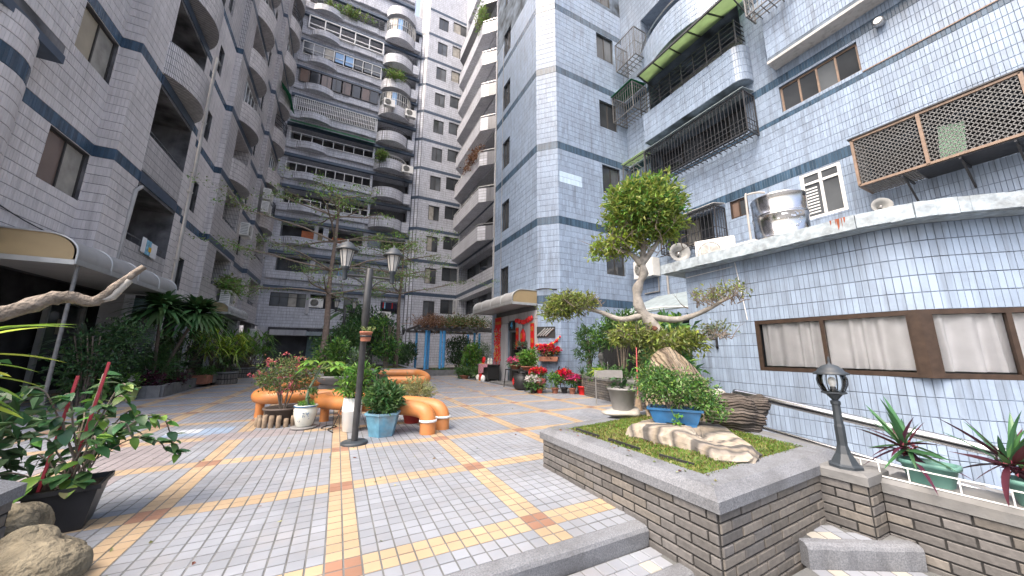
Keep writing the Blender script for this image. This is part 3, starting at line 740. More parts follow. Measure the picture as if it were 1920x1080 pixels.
# mossy planter beside the steps
PL = [(2.12,3.38),(2.12,1.43),(3.98,1.52),(4.3,3.75)]
planter = thing('brick_planter', 'grey brick planter with granite coping and moss, beside the steps', 'planter', (2.12,1.43,-.3))
MB().prism(PL, -.3, .285).build('core', 'brick_joint', planter, world=True)
pc = Pieces(planter, 'brick', 'brick_field', ['brick_grey', 'brick_tan'], proud=.011, bevel=.004)
brick_face(pc, Face((2.12,3.38,0), (0,-1,0), 1.95), -.27, .288, mats=(0,0,0,0,0,0,1))
brick_face(pc, Face((2.12,1.43,0), (1.86,.09,0), 1.862), -.27, .288, mats=(0,1,1))
pc.finish()
coping_run(MB(), PL, .29, .405, ov=.032, w=.24).build('coping', 'granite', planter, world=True)
M = MB(); nx, ny = 26, 26; vs = []
for j in range(ny+1):
    for i in range(nx+1):
        s_, t_ = i/nx, j/ny
        a = V3(2.31,3.2,0)*(1-s_)+V3(4.12,3.55,0)*s_; b = V3(2.31,1.62,0)*(1-s_)+V3(3.86,1.70,0)*s_
        p = a*(1-t_)+b*t_; e = min(s_, 1-s_, t_, 1-t_)
        vs.append((p[0], p[1], .39+.045*min(1, e*6)+.018*math.sin(p[0]*7+p[1]*5)*min(1, e*5)))
M.add(vs, [(j*(nx+1)+i, (j+1)*(nx+1)+i, (j+1)*(nx+1)+i+1, j*(nx+1)+i+1) for j in range(ny) for i in range(nx)], 0, True)
M.build('moss', 'moss', planter, world=True)
n = 16000; s_, t_ = RNG.random(n), RNG.random(n)
a = V3(2.31,3.2,0)*(1-s_[:,None])+V3(4.12,3.55,0)*s_[:,None]; b = V3(2.31,1.62,0)*(1-s_[:,None])+V3(3.86,1.70,0)*s_[:,None]
p = a*(1-t_[:,None])+b*t_[:,None]; e = np.minimum(np.minimum(s_, 1-s_), np.minimum(t_, 1-t_))
p[:,2] = .392+.045*np.minimum(1, e*6)+.018*np.sin(p[:,0]*7+p[:,1]*5)*np.minimum(1, e*5)
D = RNG.normal(size=(n,3))*.55+V3(0,0,1); v, f = leaf_arrays(p, D, RNG.uniform(.012,.03,n), RNG.uniform(.006,.012,n))
leafmat('moss_leaf', (.10,.175,.026), isl=.45); leafmat('moss_dry', (.15,.125,.045), isl=.4)
mi = (RNG.random(n) < .22+.3*(np.sin(p[:,0]*5+p[:,1]*3) > .6)).astype(int)
o = link('moss_tufts', np_mesh('moss_tufts', v-V3(2.12,1.43,-.3), f, ['moss_leaf', 'moss_dry'], np.concatenate([mi, mi])), planter); o['kind'] = 'stuff'
for x0, y0, x1, y1 in ((2.36,3.1,2.37,2.75),(2.37,2.62,2.38,2.25),(2.38,2.05,2.42,1.78)): MB().bar((x0,y0,.415), (x1,y1,.412), .012, .03).build('edging_strip', 'pot_black', planter, world=True)

# lamp pier and low wall
lw = thing('lamp_wall', 'low brick wall with concrete top and a square pier, beside the landing', 'wall', (3.72,1.2,-.3))
M = MB(); M.box(3.722, -2, -.5, 4.04, 1.2, .22); M.box(3.52, 1.205, -.5, 3.84, 1.5, .285); M.build('core', 'brick_joint', lw, world=True)
pc = Pieces(lw, 'brick', 'brick_field', ['brick_grey', 'brick_tan'], proud=.009, bevel=.004)
brick_face(pc, Face((3.722,1.2,0), (0,-1,0), 3.2), -.45, .222, L=.27, h=.064, mats=(0,0,1))
brick_face(pc, Face((3.52,1.5,0), (0,-1,0), .295), -.45, .284, L=.2, h=.064, mats=(0,0,1))
brick_face(pc, Face((3.52,1.205,0), (1,0,0), .2), -.45, .284, L=.2, h=.064, mats=(0,1))
pc.finish()
M = MB(); M.add([(3.70,-2,.222),(3.70,1.19,.222),(3.70,1.19,.29),(3.735,1.19,.315),(4.06,1.19,.315),(4.06,1.19,.222),(4.06,-2,.222),(4.06,-2,.315),(3.735,-2,.315),(3.70,-2,.29)],
   [(0,1,2,9),(9,2,3,8),(8,3,4,7),(7,4,5,6),(6,5,1,0),(5,4,3,2,1),(0,9,8,7,6)])
M.build('coping', 'concrete', lw, world=True)
M = MB(); b_ = .02; M.box(3.49, 1.19, .286, 3.87, 1.52, .345); M.add([(3.49,1.19,.345),(3.87,1.19,.345),(3.87,1.52,.345),(3.49,1.52,.345),(3.51,1.21,.362),(3.85,1.21,.362),(3.85,1.50,.362),(3.51,1.50,.362)], [(4,5,6,7),(0,1,5,4),(1,2,6,5),(2,3,7,6),(3,0,4,7)])
M.build('pier_cap', 'concrete', lw, world=True)

# ------------------------------------------------------------------ tower block (entrance no. 4)
BT = [(z, z+.31) for z in (3.0, 6.08, 9.26, 12.80, 16.0)]
tower = thing('tower_block', 'tall blue grey tiled tower block with chamfered corner and red entrance', 'building', (6.5,10.67,0))
TL = Face((6.5,14.9,0), (0,-1,0), 4.23); TC = Face((6.5,10.67,0), (1,-1,0), .8485); TR = Face((7.1,10.07,0), (1,0,0), 3.9)
lh = [(.93,1.73, 3.6+dz, 5.05+dz, .14, 2) for dz in (0, 3.25, 6.5, 9.8, 13.0, 16.2)]
door_h = (1.78,2.52, 0.02, 2.12, .7, 2)
rh = [(2.3,3.32, a, b, .14, 2) for a, b in ((4.35,5.55),(7.88,9.2),(11.03,12.37),(14.6,15.97),(17.8,19.1))]
M = MB(); wall_mesh(M, TL, 0, 28, lh+[door_h]); wall_mesh(M, TC, 0, 28, []); wall_mesh(M, TR, 0, 28, rh)
M.quad((6.5,14.9,0), (6.5,14.9,28), (12,14.9,28), (12,14.9,0)); M.quad((6.5,14.9,28), (6.5,10.67,28), (11,10.07,28), (12,14.9,28))
M.build('wall', ['grout', 'grout', 'interior'], tower, world=True)
pc = Pieces(tower, 'tile', 'tile_field', ['tile', 'tile_dark', 'tile_patch'])
ent = [(.7,4.23, 0, 2.98)]
tile_wall(pc, TL, 0, 17.6, lh+ent, BT); tile_wall(pc, TC, 0, 17.6, [], BT, tw=.0605); tile_wall(pc, TR, 0, 17.6, rh, BT, patch=(.05,1.15,7.85,8.4))
pc.finish()
for h in lh: window(tower, TL, *h[:4], n=2, panes='pane_dark', fm='frame_dark')
for i, h in enumerate(rh): window(tower, TR, *h[:4], n=2, panes=['pane_dark', 'pane_grey'] if i % 2 else 'pane_dark', fm='frame_dark')
M = MB(); M.obox(TL.p(2.4, 2.88, -.02), TL.u*1.8, TL.n*.03, TL.v*.09); M.obox(TL.p(2.4, 2.62, -.01), TL.u*1.8, TL.n*.025, TL.v*.16, 1)
M.build('lintel', ['render_dark', 'render_grey'], tower, world=True)
M = MB(); M.obox(TL.p(3.4, 1.22, -.01), TL.u*.82, TL.n*.03, TL.v*1.22); M.build('side_panel', 'render_grey', tower, world=True)
M = MB(); M.obox(TL.p(1.3, 1.22, -.03), TL.u*.45, TL.n*.06, TL.v*1.22); M.build('door_pillar', 'render_grey', tower, world=True)
M = MB(); M.obox(TL.p(1.83, 1.05, .1), TL.u*.03, TL.n*.05, TL.v*1.03); M.obox(TL.p(2.47, 1.05, .1), TL.u*.03, TL.n*.05, TL.v*1.03); M.obox(TL.p(2.15, 2.085, .1), TL.u*.30, TL.n*.05, TL.v*.03)
d_ = M.build('door', 'steel_dull', tower, world=True)
MB().obox(TL.p(1.98, 1.03, .35), TL.u*.02, TL.n*.28, TL.v*1.0).build('door_leaf', 'frame_dark', d_, world=True)
sg = MB().obox(TL.p(2.2, 2.32, -.05), TL.u*.24, TL.n*.015, TL.v*.2).build('number_plate', 'sign_black', tower, world=True)
t4 = text('4', .42, 'sign_blue', sg, Matrix(((0,0,-1,0),(-1,0,0,0),(0,1,0,0),(0,0,0,1))), ext=.004)
t4.location = tuple(TL.p(2.2, 2.32, -.07)-LOC[sg.name])
MB().obox((6.05,12.0,.03), (.4,0,0), (0,1.1,0), (0,0,.03)).build('threshold', 'concrete', tower, world=True)
def canopy(parent, y0, y1, xw, zt, dep, hgt, side=1, name='canopy', ends=True):
    """barrel canopy along y on a wall x = xw; side +1 projects to -x"""
    M = MB(); k = 8; prof = [(0, zt)]+[(-side*(dep-hgt*.8+hgt*.8*math.sin(t*math.pi/2/k)), zt-hgt*.62+hgt*.62*math.cos(t*math.pi/2/k)) for t in range(k+1)]+[(-side*dep, zt-hgt), (-side*(dep-.04), zt-hgt), (0, zt-hgt+.03)]
    n = len(prof); ys = np.linspace(y0, y1, 5)
    for a, b in zip(ys, ys[1:]):
        vs = [(xw+x, a+.004, z) for x, z in prof]+[(xw+x, b-.004, z) for x, z in prof]
        M.add(vs, [(i, i+1, n+i+1, n+i) for i in range(n-1)], 0, True)
    o = M.build(name, 'canopy_grey', parent, world=True)
    T = MB()
    for yy in ys: T.tube([(xw+x*1.004, yy, z+.004) for x, z in prof[:-2]], .018, 5)
    T.bar((xw-side*dep, y0, zt-hgt+.05), (xw-side*dep, y1, zt-hgt+.05), .03, .1)
    for yy in (y0, y1): T.bar((xw, yy, zt-hgt+.03), (xw-side*dep, yy, zt-hgt+.03), .04, .09)
    T.build('trim', 'canopy_trim', o, world=True)
    if ends:
        for yy in (y0+.01, y1-.01):
            E_ = MB(); E_.add([(xw+x*.97, yy, z-.005) for x, z in prof[:-2]]+[(xw, yy, zt-hgt+.05)], [tuple(range(n-1))]); E_.build('end_panel', 'canopy_tan', o, world=True)
    return o
canopy(tower, 10.72, 14.7, 6.5, 3.5, 1.05, .55)
MB().obox(TC.p(.3, 1.95, -.025), TC.u*.34, TC.n*.012, TC.v*.2).build('notice_board', 'sign_black', tower, world=True)
M = MB(); M.tube(smooth_path([TL.p(2.0,3.42,-.05), TL.p(3.6,3.5,-.05), TC.p(.1,3.55,-.05), TC.p(.6,3.52,-.05), TR.p(.6,3.42,-.05), TR.p(1.7,3.1,-.05)], 4), .022, 6); M.build('cable_duct', 'cable', tower, world=True)
M = MB(); M.tube([TL.p(1.0, 17.2, -.05), TL.p(1.0, 3.6, -.05)], .012, 5); M.tube([TL.p(.15, 17.2, -.04), TL.p(.15, 3.2, -.04)], .03, 6); M.build('drain_pipe', 'pipe_pvc', tower, world=True)

# ------------------------------------------------------------------ right block with cages
fb = thing('caged_block', 'pale blue tiled apartment block with caged balconies above the low building', 'building', (11,5,0))
FF = Face((11,10.07,0), (0,-1,0), 9.77)
BF = [(6.12,6.40),(7.96,8.10),(9.10,9.36),(12.35,12.62)]
wh = (5.99,6.85, 4.78,6.09, .12, 2); bw = (5.85,7.56, 8.2,9.03, .16, 2); sw = (4.09,4.63, 5.5,6.1, .1, 2); lw_ = (1.7,3.5, 5.0,6.05, .3, 2); mw_ = (1.2,4.9, 8.15,9.6, .8, 2); bo = (1.35,5.1, 11.0,13.0, 1.4, 3); b2 = (1.2,4.6, 14.3,16.2, 1.2, 2); gr = (.3,2.3, 0,2.4, .8, 2); mc = (7.25,9.5, 5.05,6.2, .7, 2)
hol = [wh, bw, sw, lw_, mw_, bo, b2, gr, mc]
M = MB(); wall_mesh(M, FF, 0, 13.6, [h for h in hol if h is not b2]); wall_mesh(M, FF, 13.6, 22, [b2], mi=4, back=2); M.quad((11,.3,0), (11,.3,22), (20,.3,22), (20,.3,0)); M.quad((11,10.07,22), (20,10.07,22), (20,.3,22), (11,.3,22))
M.build('wall', ['grout', 'grout', 'interior', 'render_pale', 'far_tile_blue'], fb, world=True)
pc = Pieces(fb, 'tile', 'tile_field', ['tile', 'tile_dark'])
tile_wall(pc, FF, 2.4, 13.6, hol, BF); 
window(fb, FF, *wh[:4], n=2, fm='frame_white', panes=['pane_grey', 'pane_grey'], fw=.075, transom=5.78, d=.03)
M = MB()
for k in range(9): M.obox(FF.p(6.2, 4.95+k*.085, .02), FF.u*.12, FF.n*.004, FF.v*.018)
M.build('blind', 'frame_white', fb, world=True)
window(fb, FF, *bw[:4], n=4, fm='frame_tan', panes=['pane_dark', 'pane_dark', 'pane_grey', 'pane_dark'], fw=.05)
window(fb, FF, *sw[:4], n=2, fm='frame_brown', panes=['pane_brown', 'pane_dark'], fw=.05, d=.05)
window(fb, FF, *lw_[:4], n=3, fm='frame_dark', panes=['pane_dark', 'pane_curtain', 'pane_dark'], d=.25)
window(fb, FF, *mw_[:4], n=4, fm='frame_dark', panes=['pane_dark', 'pane_grey'], d=.75)
window(fb, FF, 1.5,2.4, 11.02,12.6, n=2, fm='frame_white', panes='pane_grey', d=1.35); window(fb, FF, 3.9,5.0, 11.02,12.7, n=2, fm='frame_white', panes='pane_curtain', d=1.35)
MB().obox(FF.p(7.7, 8.95, .1), FF.u*.9, FF.n*.001, FF.v*.01).build('trim', 'frame_tan', fb, world=True)
M = MB(); M.obox(FF.p(8.67, 8.13, -.015), FF.u*1.1, FF.n*.012, FF.v*.012); M.build('conduit', 'frame_tan', fb, world=True)
# bulging parapet of the balcony, and the one above
def parapet(parent, fc, u0, u1, z0, z1, out, pc, rnd=.35, n=8, flat=True, bands=(), tilemat=(0,1)):
    """projecting parapet, its far end rounded; faces tiled"""
    pts = [(u0, 0), (u0+.02, out)]
    if flat: pts += [(u1-rnd, out)]+[(u1-rnd+rnd*math.sin(t*math.pi/2/n), out-rnd+rnd*math.cos(t*math.pi/2/n)) for t in range(1, n+1)]+[(u1, 0)]
    else: pts = [(u0+(u1-u0)*t/n, out*math.sin(math.pi*t/n)**.8) for t in range(n+1)]
    w_ = [fc.p(u, 0, -d) for u, d in pts]; M = MB()
    poly = [(q[0], q[1]) for q in w_]
    M.prism(poly if True else poly[::-1], z0, z1, 0); o = M.build('parapet', 'grout', parent, world=True)
    for a, b in zip(w_, w_[1:]):
        L = np.linalg.norm(b-a)
        if L < .03: continue
        f2 = Face((a[0], a[1], 0), b-a, L)
        if f2.n@fc.n < -.2: continue
        tile_wall(pc, f2, z0+.01, z1-.005, [], bands, light=tilemat[0], dark=tilemat[1])
    return o
parapet(fb, FF, 1.35, 5.25, 9.72, 11.0, .5, pc)
parapet(fb, FF, 1.1, 5.3, 12.98, 14.3, .75, pc, n=14, flat=False)
# box bay at the top right
M = MB(); M.box(10.55, .42, 9.70, 10.99, 4.2, 12.6); M.build('bay', 'grout', fb, world=True)
tile_wall(pc, Face((10.55,4.2,0), (0,-1,0), 3.78), 9.8, 12.6, []); tile_wall(pc, Face((10.99,4.2,0), (-1,0,0), .44), 9.8, 12.6, [])
MB().box(10.53, .42, 9.62, 10.99, 4.22, 9.698).build('bay_soffit', 'render_pale', fb, world=True)
pc.finish()
def cage(parent, x0, x1, y0, y1, z0, z1, mat_='iron', step=.12, rails=(.5,), name='cage', roof=None, floor_=True, r=.012):
    """window cage on a wall facing -x, open bars on three sides"""
    M = MB(); f_ = .035
    for a, b in (((x0,y0),(x0,y1)), ((x0,y0),(x1,y0)), ((x0,y1),(x1,y1))):
        for z in (z0, z1): M.bar((*a, z), (*b, z), f_)
        for k in rails: M.bar((*a, z0+(z1-z0)*k), (*b, z0+(z1-z0)*k), .016)
    for a in ((x0,y0),(x0,y1),(x1,y0),(x1,y1)): M.bar((*a, z0), (*a, z1), f_)
    n = int((y1-y0)/step)
    for i in range(1, n): y = y0+(y1-y0)*i/n; M.bar((x0,y,z0), (x0,y,z1), r*1.3)
    n = max(2, int((x1-x0)/step))
    for i in range(1, n):
        x = x0+(x1-x0)*i/n
        for y in (y0, y1): M.bar((x,y,z0), (x,y,z1), r*1.3)
    if floor_:
        n = int((y1-y0)/.16)
        for i in range(1, n): y = y0+(y1-y0)*i/n; M.bar((x0,y,z0), (x1,y,z0), .02)
        for t in (.33, .66): M.bar((x0+(x1-x0)*t,y0,z0-.012), (x0+(x1-x0)*t,y1,z0-.012), .03)
    o = M.build(name, mat_, parent, world=True)
    if roof:
        q = MB(); q.add([(x0-.08,y0-.04,z1+.05),(x0-.08,y1+.04,z1+.05),(x1,y1+.04,z1+.16),(x1,y0-.04,z1+.16),(x0-.08,y0-.04,z1+.07),(x0-.08,y1+.04,z1+.07),(x1,y1+.04,z1+.18),(x1,y0-.04,z1+.18)], [(0,1,2,3),(7,6,5,4),(0,4,5,1),(1,5,6,2),(2,6,7,3),(3,7,4,0)]); q.build('cage_roof', roof, o, world=True)
    return o
cage(fb, 10.42, 10.97, 6.15, 8.25, 4.85, 5.95, rails=(.08,.35,.9), roof='render_pale')
cage(fb, 10.40, 10.97, 4.88, 8.65, 7.85, 9.22, rails=(.08,.2,.32,.95), roof='corrugated')
cage(fb, 10.15, 10.97, 8.85, 10.0, 11.4, 12.65, mat_='iron_grey', rails=(.5,.85), roof='awning_green')
cage(fb, 10.25, 10.97, 8.65, 9.75, 13.9, 15.3, mat_='iron_grey', rails=(.5,), step=.09)
cg = cage(fb, 10.45, 10.97, 8.75, 9.9, 7.7, 9.3, mat_='iron_grey', rails=(.1,.9), step=.4, roof='awning_lime')
M = MB()
for r_ in (.18,.32,.46):
    q = [(10.44, 9.32+r_*math.cos(t*math.pi/4+math.pi/8), 8.5+1.2*r_*math.sin(t*math.pi/4+math.pi/8)) for t in range(9)]
    for a, b in zip(q, q[1:]): M.bar(a, b, .018)
M.build('lattice', 'iron_grey', cg, world=True)
# railing and lime awning of the balcony
M = MB()
for z in (11.12,11.3,11.48,11.66,11.85): M.bar((10.45,4.9,z), (10.45,8.75,z), .025); M.bar((10.45,4.9,z), (10.97,4.9,z), .025)
for k in range(9): y = 4.9+k*.48; M.bar((10.45,y,10.98), (10.45,y,11.87), .035)
M.build('railing', 'iron', fb, world=True)
M = MB(); M.add([(9.75,4.6,12.22),(9.75,8.2,12.22),(10.98,8.75,12.82),(10.98,4.6,12.82),(9.75,4.6,12.24),(9.75,8.2,12.24),(10.98,8.75,12.84),(10.98,4.6,12.84)], [(0,1,2,3),(7,6,5,4),(0,4,5,1),(1,5,6,2),(2,6,7,3),(3,7,4,0)])
aw = M.build('awning', 'awning_lime', fb, world=True)
M = MB()
for k in range(6): y = 4.6+k*.72; M.bar((9.74,y,12.19), (10.98,y+.11*k,12.79), .04)
for y in (4.62,8.18): M.bar((9.74,y,12.2), (10.98,y,11.9), .03)
M.bar((9.74,4.6,12.19), (9.74,8.2,12.19), .05); M.tube([(9.72,4.6,12.13),(9.72,8.2,12.13)], .03, 6); M.build('awning_frame', 'iron', aw, world=True)
M = MB(); q = [(10.97+.75*0-.75*math.sin(math.pi*t/14)**.8, 8.97-4.2*t/14, 14.5) for t in range(15)]; M.tube(q, .03, 6); M.build('handrail', 'steel_dull', fb, world=True)
# wire mesh cage with tan frame
mcg = MB(); X0, X1, Y0, Y1, Z0, Z1 = 10.25, 10.97, .52, 2.74, 5.0, 6.12
for z in (Z0, Z1):
    mcg.bar((X0,Y0,z), (X0,Y1,z), .07, .05)
    for y in (Y0, Y1): mcg.bar((X0,y,z), (X1,y,z), .05)
for y, w_ in ((Y0,.07), (1.72,.1), (Y1,.07)): mcg.bar((X0,y,Z0), (X0,y,Z1), .05, w_)
mcg = mcg.build('mesh_cage', 'frame_tan', fb, world=True)
M = MB()
def diam(M, P0, U, Vv, a, b, s=.09, r=.014):
    n = int((a+b)/s)
    for sg_ in (1, -1):
        for k in range(1, n+1):
            t = k*s
            if sg_ == 1: p = (min(t, a), max(0, t-a)); q = (max(0, t-b), min(t, b))
            else: p = (a-min(t, a), max(0, t-a)); q = (a-max(0, t-b), min(t, b))
            M.bar(P0+U*p[0]+Vv*p[1], P0+U*q[0]+Vv*q[1], r)
diam(M, V3(X0,Y0,Z0), V3(0,1,0), V3(0,0,1), Y1-Y0, Z1-Z0); diam(M, V3(X0,Y1,Z0), V3(1,0,0), V3(0,0,1), X1-X0, Z1-Z0); diam(M, V3(X0,Y0,Z0-.02), V3(0,1,0), V3(1,0,0), Y1-Y0, X1-X0)
M.build('wire_mesh', 'iron_grey', mcg, world=True)
MB().box(X0-.06, Y0-.05, Z1+.03, X1, Y1+.06, Z1+.06).build('cage_roof', 'iron', mcg, world=True); MB().box(X0, Y0, Z0-.05, X1, 1.9, Z0-.03).build('cage_floor', 'iron', mcg, world=True)
for y in (.75,1.35,2.1): MB().bar((X0+.15,y,Z0-.075), (X1,y,Z0-.5), .03).bar((X0,y,Z0-.07), (X1,y,Z0-.07), .03).build('bracket', 'iron', mcg, world=True)
MB().obox((10.5,1.42,5.42), (.01,0,0), (0,.16,.04), (0,-.03,.34)).build('green_board', 'awning_mint', mcg, world=True)
c2 = cage(fb, 10.05, 10.54, 3.4, 4.35, 11.2, 12.4, mat_='iron_grey', rails=(.3,.6), step=.1)
M = MB(); M.lathe([(.001,.0),(.09,0),(.1,.02),(.1,.16),(.07,.18)], 12); v_ = M.build('vent_cap', 'steel_dull', fb, world=True, loc=(10.95,2.05,9.08)); v_.rotation_euler = (0, -R(90), 0)
M = MB(); M.tube([(10.95,8.5,3.0),(10.95,8.5,4.4)], .04, 6); M.tube([(10.94,9.6,3.6),(10.94,8.9,3.6),(10.94,8.9,4.2)], .03, 6); M.build('pipe', 'pipe_pvc', fb, world=True)

# ------------------------------------------------------------------ low building on the right
lo = thing('low_building', 'single storey blue tiled building with brown curtained windows and peeling roof edge', 'building', (6.5,1.5,-.5))
LA = Face((6.5,4.6,0), (0,-1,0), 3.15); LB = Face((6.5,1.45,0), (1,-1,0), 3.2); LCf = Face((10.9,4.6,0), (-1,0,0), 4.4)
hA = [(1.24,3.09, .95,1.79, .3, 2)]; hB = [(.06,2.9, .95,1.79, .3, 2)]
LAs = Face((6.5,4.6,0), (0,-1,0), 2.75); ca = [(6.5+.966*(1-math.cos(R(45)*k/5)), 1.85-.966*math.sin(R(45)*k/5)) for k in range(6)]; LBs = Face((*ca[-1],0), (1,-1,0), 2.8)
LK = [Face((*a,0), (b[0]-a[0], b[1]-a[1], 0), math.hypot(b[0]-a[0], b[1]-a[1])) for a, b in zip(ca, ca[1:])]
M = MB(); wall_mesh(M, LA, .95, 1.79, hA); wall_mesh(M, LB, .95, 1.79, hB); wall_mesh(M, LCf, -.6, 2.92, [])
for z0_, z1_ in ((-.6,.95), (1.79,2.92)):
    for fc_ in [LAs]+LK+[LBs]: wall_mesh(M, fc_, z0_, z1_, [])
M.build('wall', ['grout', 'grout', 'interior_mid'], lo, world=True)
pc = Pieces(lo, 'tile', 'tile_field', ['tile', 'tile_dark'])

for z0_, z1_ in ((-.46,.95), (1.79,2.92)):
    for fc_ in [LAs]+LK+[LBs]: tile_wall(pc, fc_, z0_, z1_, [])
tile_wall(pc, LA, .95, 1.79, hA, u1=1.24); tile_wall(pc, LB, .95, 1.79, hB, u0=2.9)
tile_wall(pc, LCf, -.55, 2.92, [], u0=3.0); pc.finish()
window(lo, LA, *hA[0][:4], n=2, fm='frame_brown', panes='glass', fw=.06, d=.02, curtain='curtain')
window(lo, LB, *hB[0][:4], n=4, fm='frame_brown', panes='glass', fw=.06, d=.02, curtain='curtain')
MB().prism([(6.47,1.54),(6.47,1.44),(6.54,1.37),(6.62,1.40),(6.56,1.48)], .95, 1.79).build('corner_post', 'frame_brown', lo, world=True)
RP = [(6.27,4.95),(6.27,1.75),(6.4,1.3),(6.62,1.0),(8.7,-1.07),(10.98,-1.07),(10.98,4.95)]
M = MB(); M.prism(RP, 2.92, 3.06); M.build('roof_slab', 'roof_paint', lo, world=True)
q = [(6.24,4.98),(6.24,1.78),(6.37,1.28),(6.6,.98),(8.69,-1.1)]; M = MB()
for (a, b), k in zip(zip(q, q[1:]), (36, 5, 4, 28)):
    a, b = V3(*a, 0), V3(*b, 0)
    for i in range(k):
        s0, s1 = a+(b-a)*i/k, a+(b-a)*(i+1)/k; nn = nrm(np.cross(b-a, V3(0,0,1)))
        M.obox((s0+s1)/2+V3(0,0,3.03)+nn*random.uniform(-.004, .004), (b-a)/k/2, nn*.035, V3(0,0,.10+random.uniform(-.006, .006)))
M.build('fascia', 'roof_paint', lo, world=True)
MB().prism([(6.32,4.9),(6.32,1.78),(6.45,1.34),(6.66,1.04),(8.72,-1.0),(10.97,-1.0),(10.97,4.9)], 3.062, 3.10).build('roof_deck', 'roof_top', lo, world=True)
MB().obox((6.29,1.95,3.137), (.05,0,0), (0,.10,0), (0,0,.008)).build('rusty_plate', 'rust', lo, world=True)
M = MB()
for y, w_, h_ in ((1.88,.012,.06),(1.91,.006,.1),(1.95,.018,.12),(1.975,.006,.07),(2.03,.01,.05)): M.add([(6.199,y-w_,3.13),(6.199,y+w_,3.13),(6.199,y+w_*.4,3.13-h_*1.4),(6.199,y-w_*.5,3.13-h_)], [(0,3,2,1)])
M.build('rust_streaks', 'rust', lo, world=True)['kind'] = 'stuff'
M = MB(); M.bar((6.47,4.05,1.62), (6.47,4.05,1.32), .03); M.bar((6.47,4.05,1.5), (6.3,4.2,1.5), .02); M.add([(6.455,4.02,1.36),(6.455,4.08,1.36),(6.455,4.05,1.29)], [(0,1,2)]); M.build('hook_bracket', 'iron', lo, world=True)
M = MB(); M.tube([(6.46,3.45,1.82),(6.455,3.5,2.4),(6.46,3.55,2.9)], .008, 5); M.tube([(6.46,4.55,2.8),(6.46,3.6,2.83)], .006, 5); M.build('cable', 'cable_white', lo, world=True)

# ------------------------------------------------------------------ left block
GAPS['side_block'] = (.003, .013)
lb = thing('side_block', 'dark grey tiled apartment block with deep balconies running along the left side', 'building', (-5.9,12,0))
pc = Pieces(lb, 'tile', 'tile_field', ['tile_lifted', 'tile_dark'])
ZT = 33.0; NF = 10
zbk = [3.1+3.2*k for k in range(NF)]
def bands(): return [(z+2.84, z+3.14) for z in zbk]
def split_wall(fc, holes, zsplit, z0=3.05, extra_far='far_tile_lifted'):
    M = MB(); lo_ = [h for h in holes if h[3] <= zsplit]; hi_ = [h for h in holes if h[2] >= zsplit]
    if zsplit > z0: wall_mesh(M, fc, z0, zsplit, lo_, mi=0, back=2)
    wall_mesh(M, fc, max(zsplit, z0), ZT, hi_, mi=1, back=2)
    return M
def far_bands(parent, fc, zs, out=.012, u0=None, u1=None, h=.3):
    for z in zs: MB().obox(fc.p(((u0 or 0)+(u1 or fc.W))/2, z+h/2, -out/2+.001), fc.u*((u1 or fc.W)-(u0 or 0))/2, fc.n*out/2, fc.v*h/2).build('band', 'far_band', parent, world=True)
WMATS = ['grout_warm', 'far_tile_lifted', 'interior', 'render_grey']
ZS = 15.85
# window wall
fw_ = Face((-5.9,9.0,0), (0,1,0), 2.56); hw = [(1.2,2.65-.0, z+1.62, z+2.82, .12) for z in zbk]; hw = [(1.2,2.5,a,b,c) for _, _, a, b, c in hw]
split_wall(fw_, hw, ZS).build('wall', WMATS, lb, world=True); tile_wall(pc, fw_, 3.1, ZS, hw, bands()); far_bands(lb, fw_, [b[0] for b in bands() if b[0] > ZS])
for k, h in enumerate(hw): window(lb, fw_, *h[:4], n=2, panes=[['pane_brown', 'pane_curtain'], ['pane_tan', 'pane_curtain'], ['pane_grey', 'pane_dark']][k % 3], fm='frame_dark')
fs_ = Face((-5.9,11.56,0), (1,0,0), .4); split_wall(fs_, [], ZS).build('wall', WMATS, lb, world=True); tile_wall(pc, fs_, 3.1, ZS, [], bands()); far_bands(lb, fs_, [b[0] for b in bands() if b[0] > ZS])
def bulge(parent, fc, u0, u1, z0, z1, out, m='far_tile_lifted', n=14, pw=.75, th=None):
    pts = [(u0+(u1-u0)*t/n, out*max(0, math.sin(math.pi*t/n))**pw) for t in range(n+1)]
    vs = [fc.p(u, z0, -d-.004) for u, d in pts]+[fc.p(u, z1, -d-.004) for u, d in pts]; k = n+1
    M = MB().add(vs, [(i, i+1, k+i+1, k+i) for i in range(n)], 0, True); M.add(vs, [tuple(range(k))[::-1]]+[tuple(range(k, 2*k))])
    return M.build('parapet', m, parent, world=True)
def rail_curve(parent, fc, u0, u1, z, hgt, out, m='iron', n=14, name='railing', bars=1, pw=.75, rows=(1.0,)):
    M = MB(); P = lambda t, zz: fc.p(u0+(u1-u0)*t, zz, -out*max(0, math.sin(math.pi*t))**pw-.01)
    for r_ in rows: M.tube([P(t/n, z+hgt*r_) for t in range(n+1)], .022, 5)
    for i in range(n*bars+1): M.bar(P(i/(n*bars), z), P(i/(n*bars), z+hgt), .018)
    return M.build(name, m, parent, world=True)
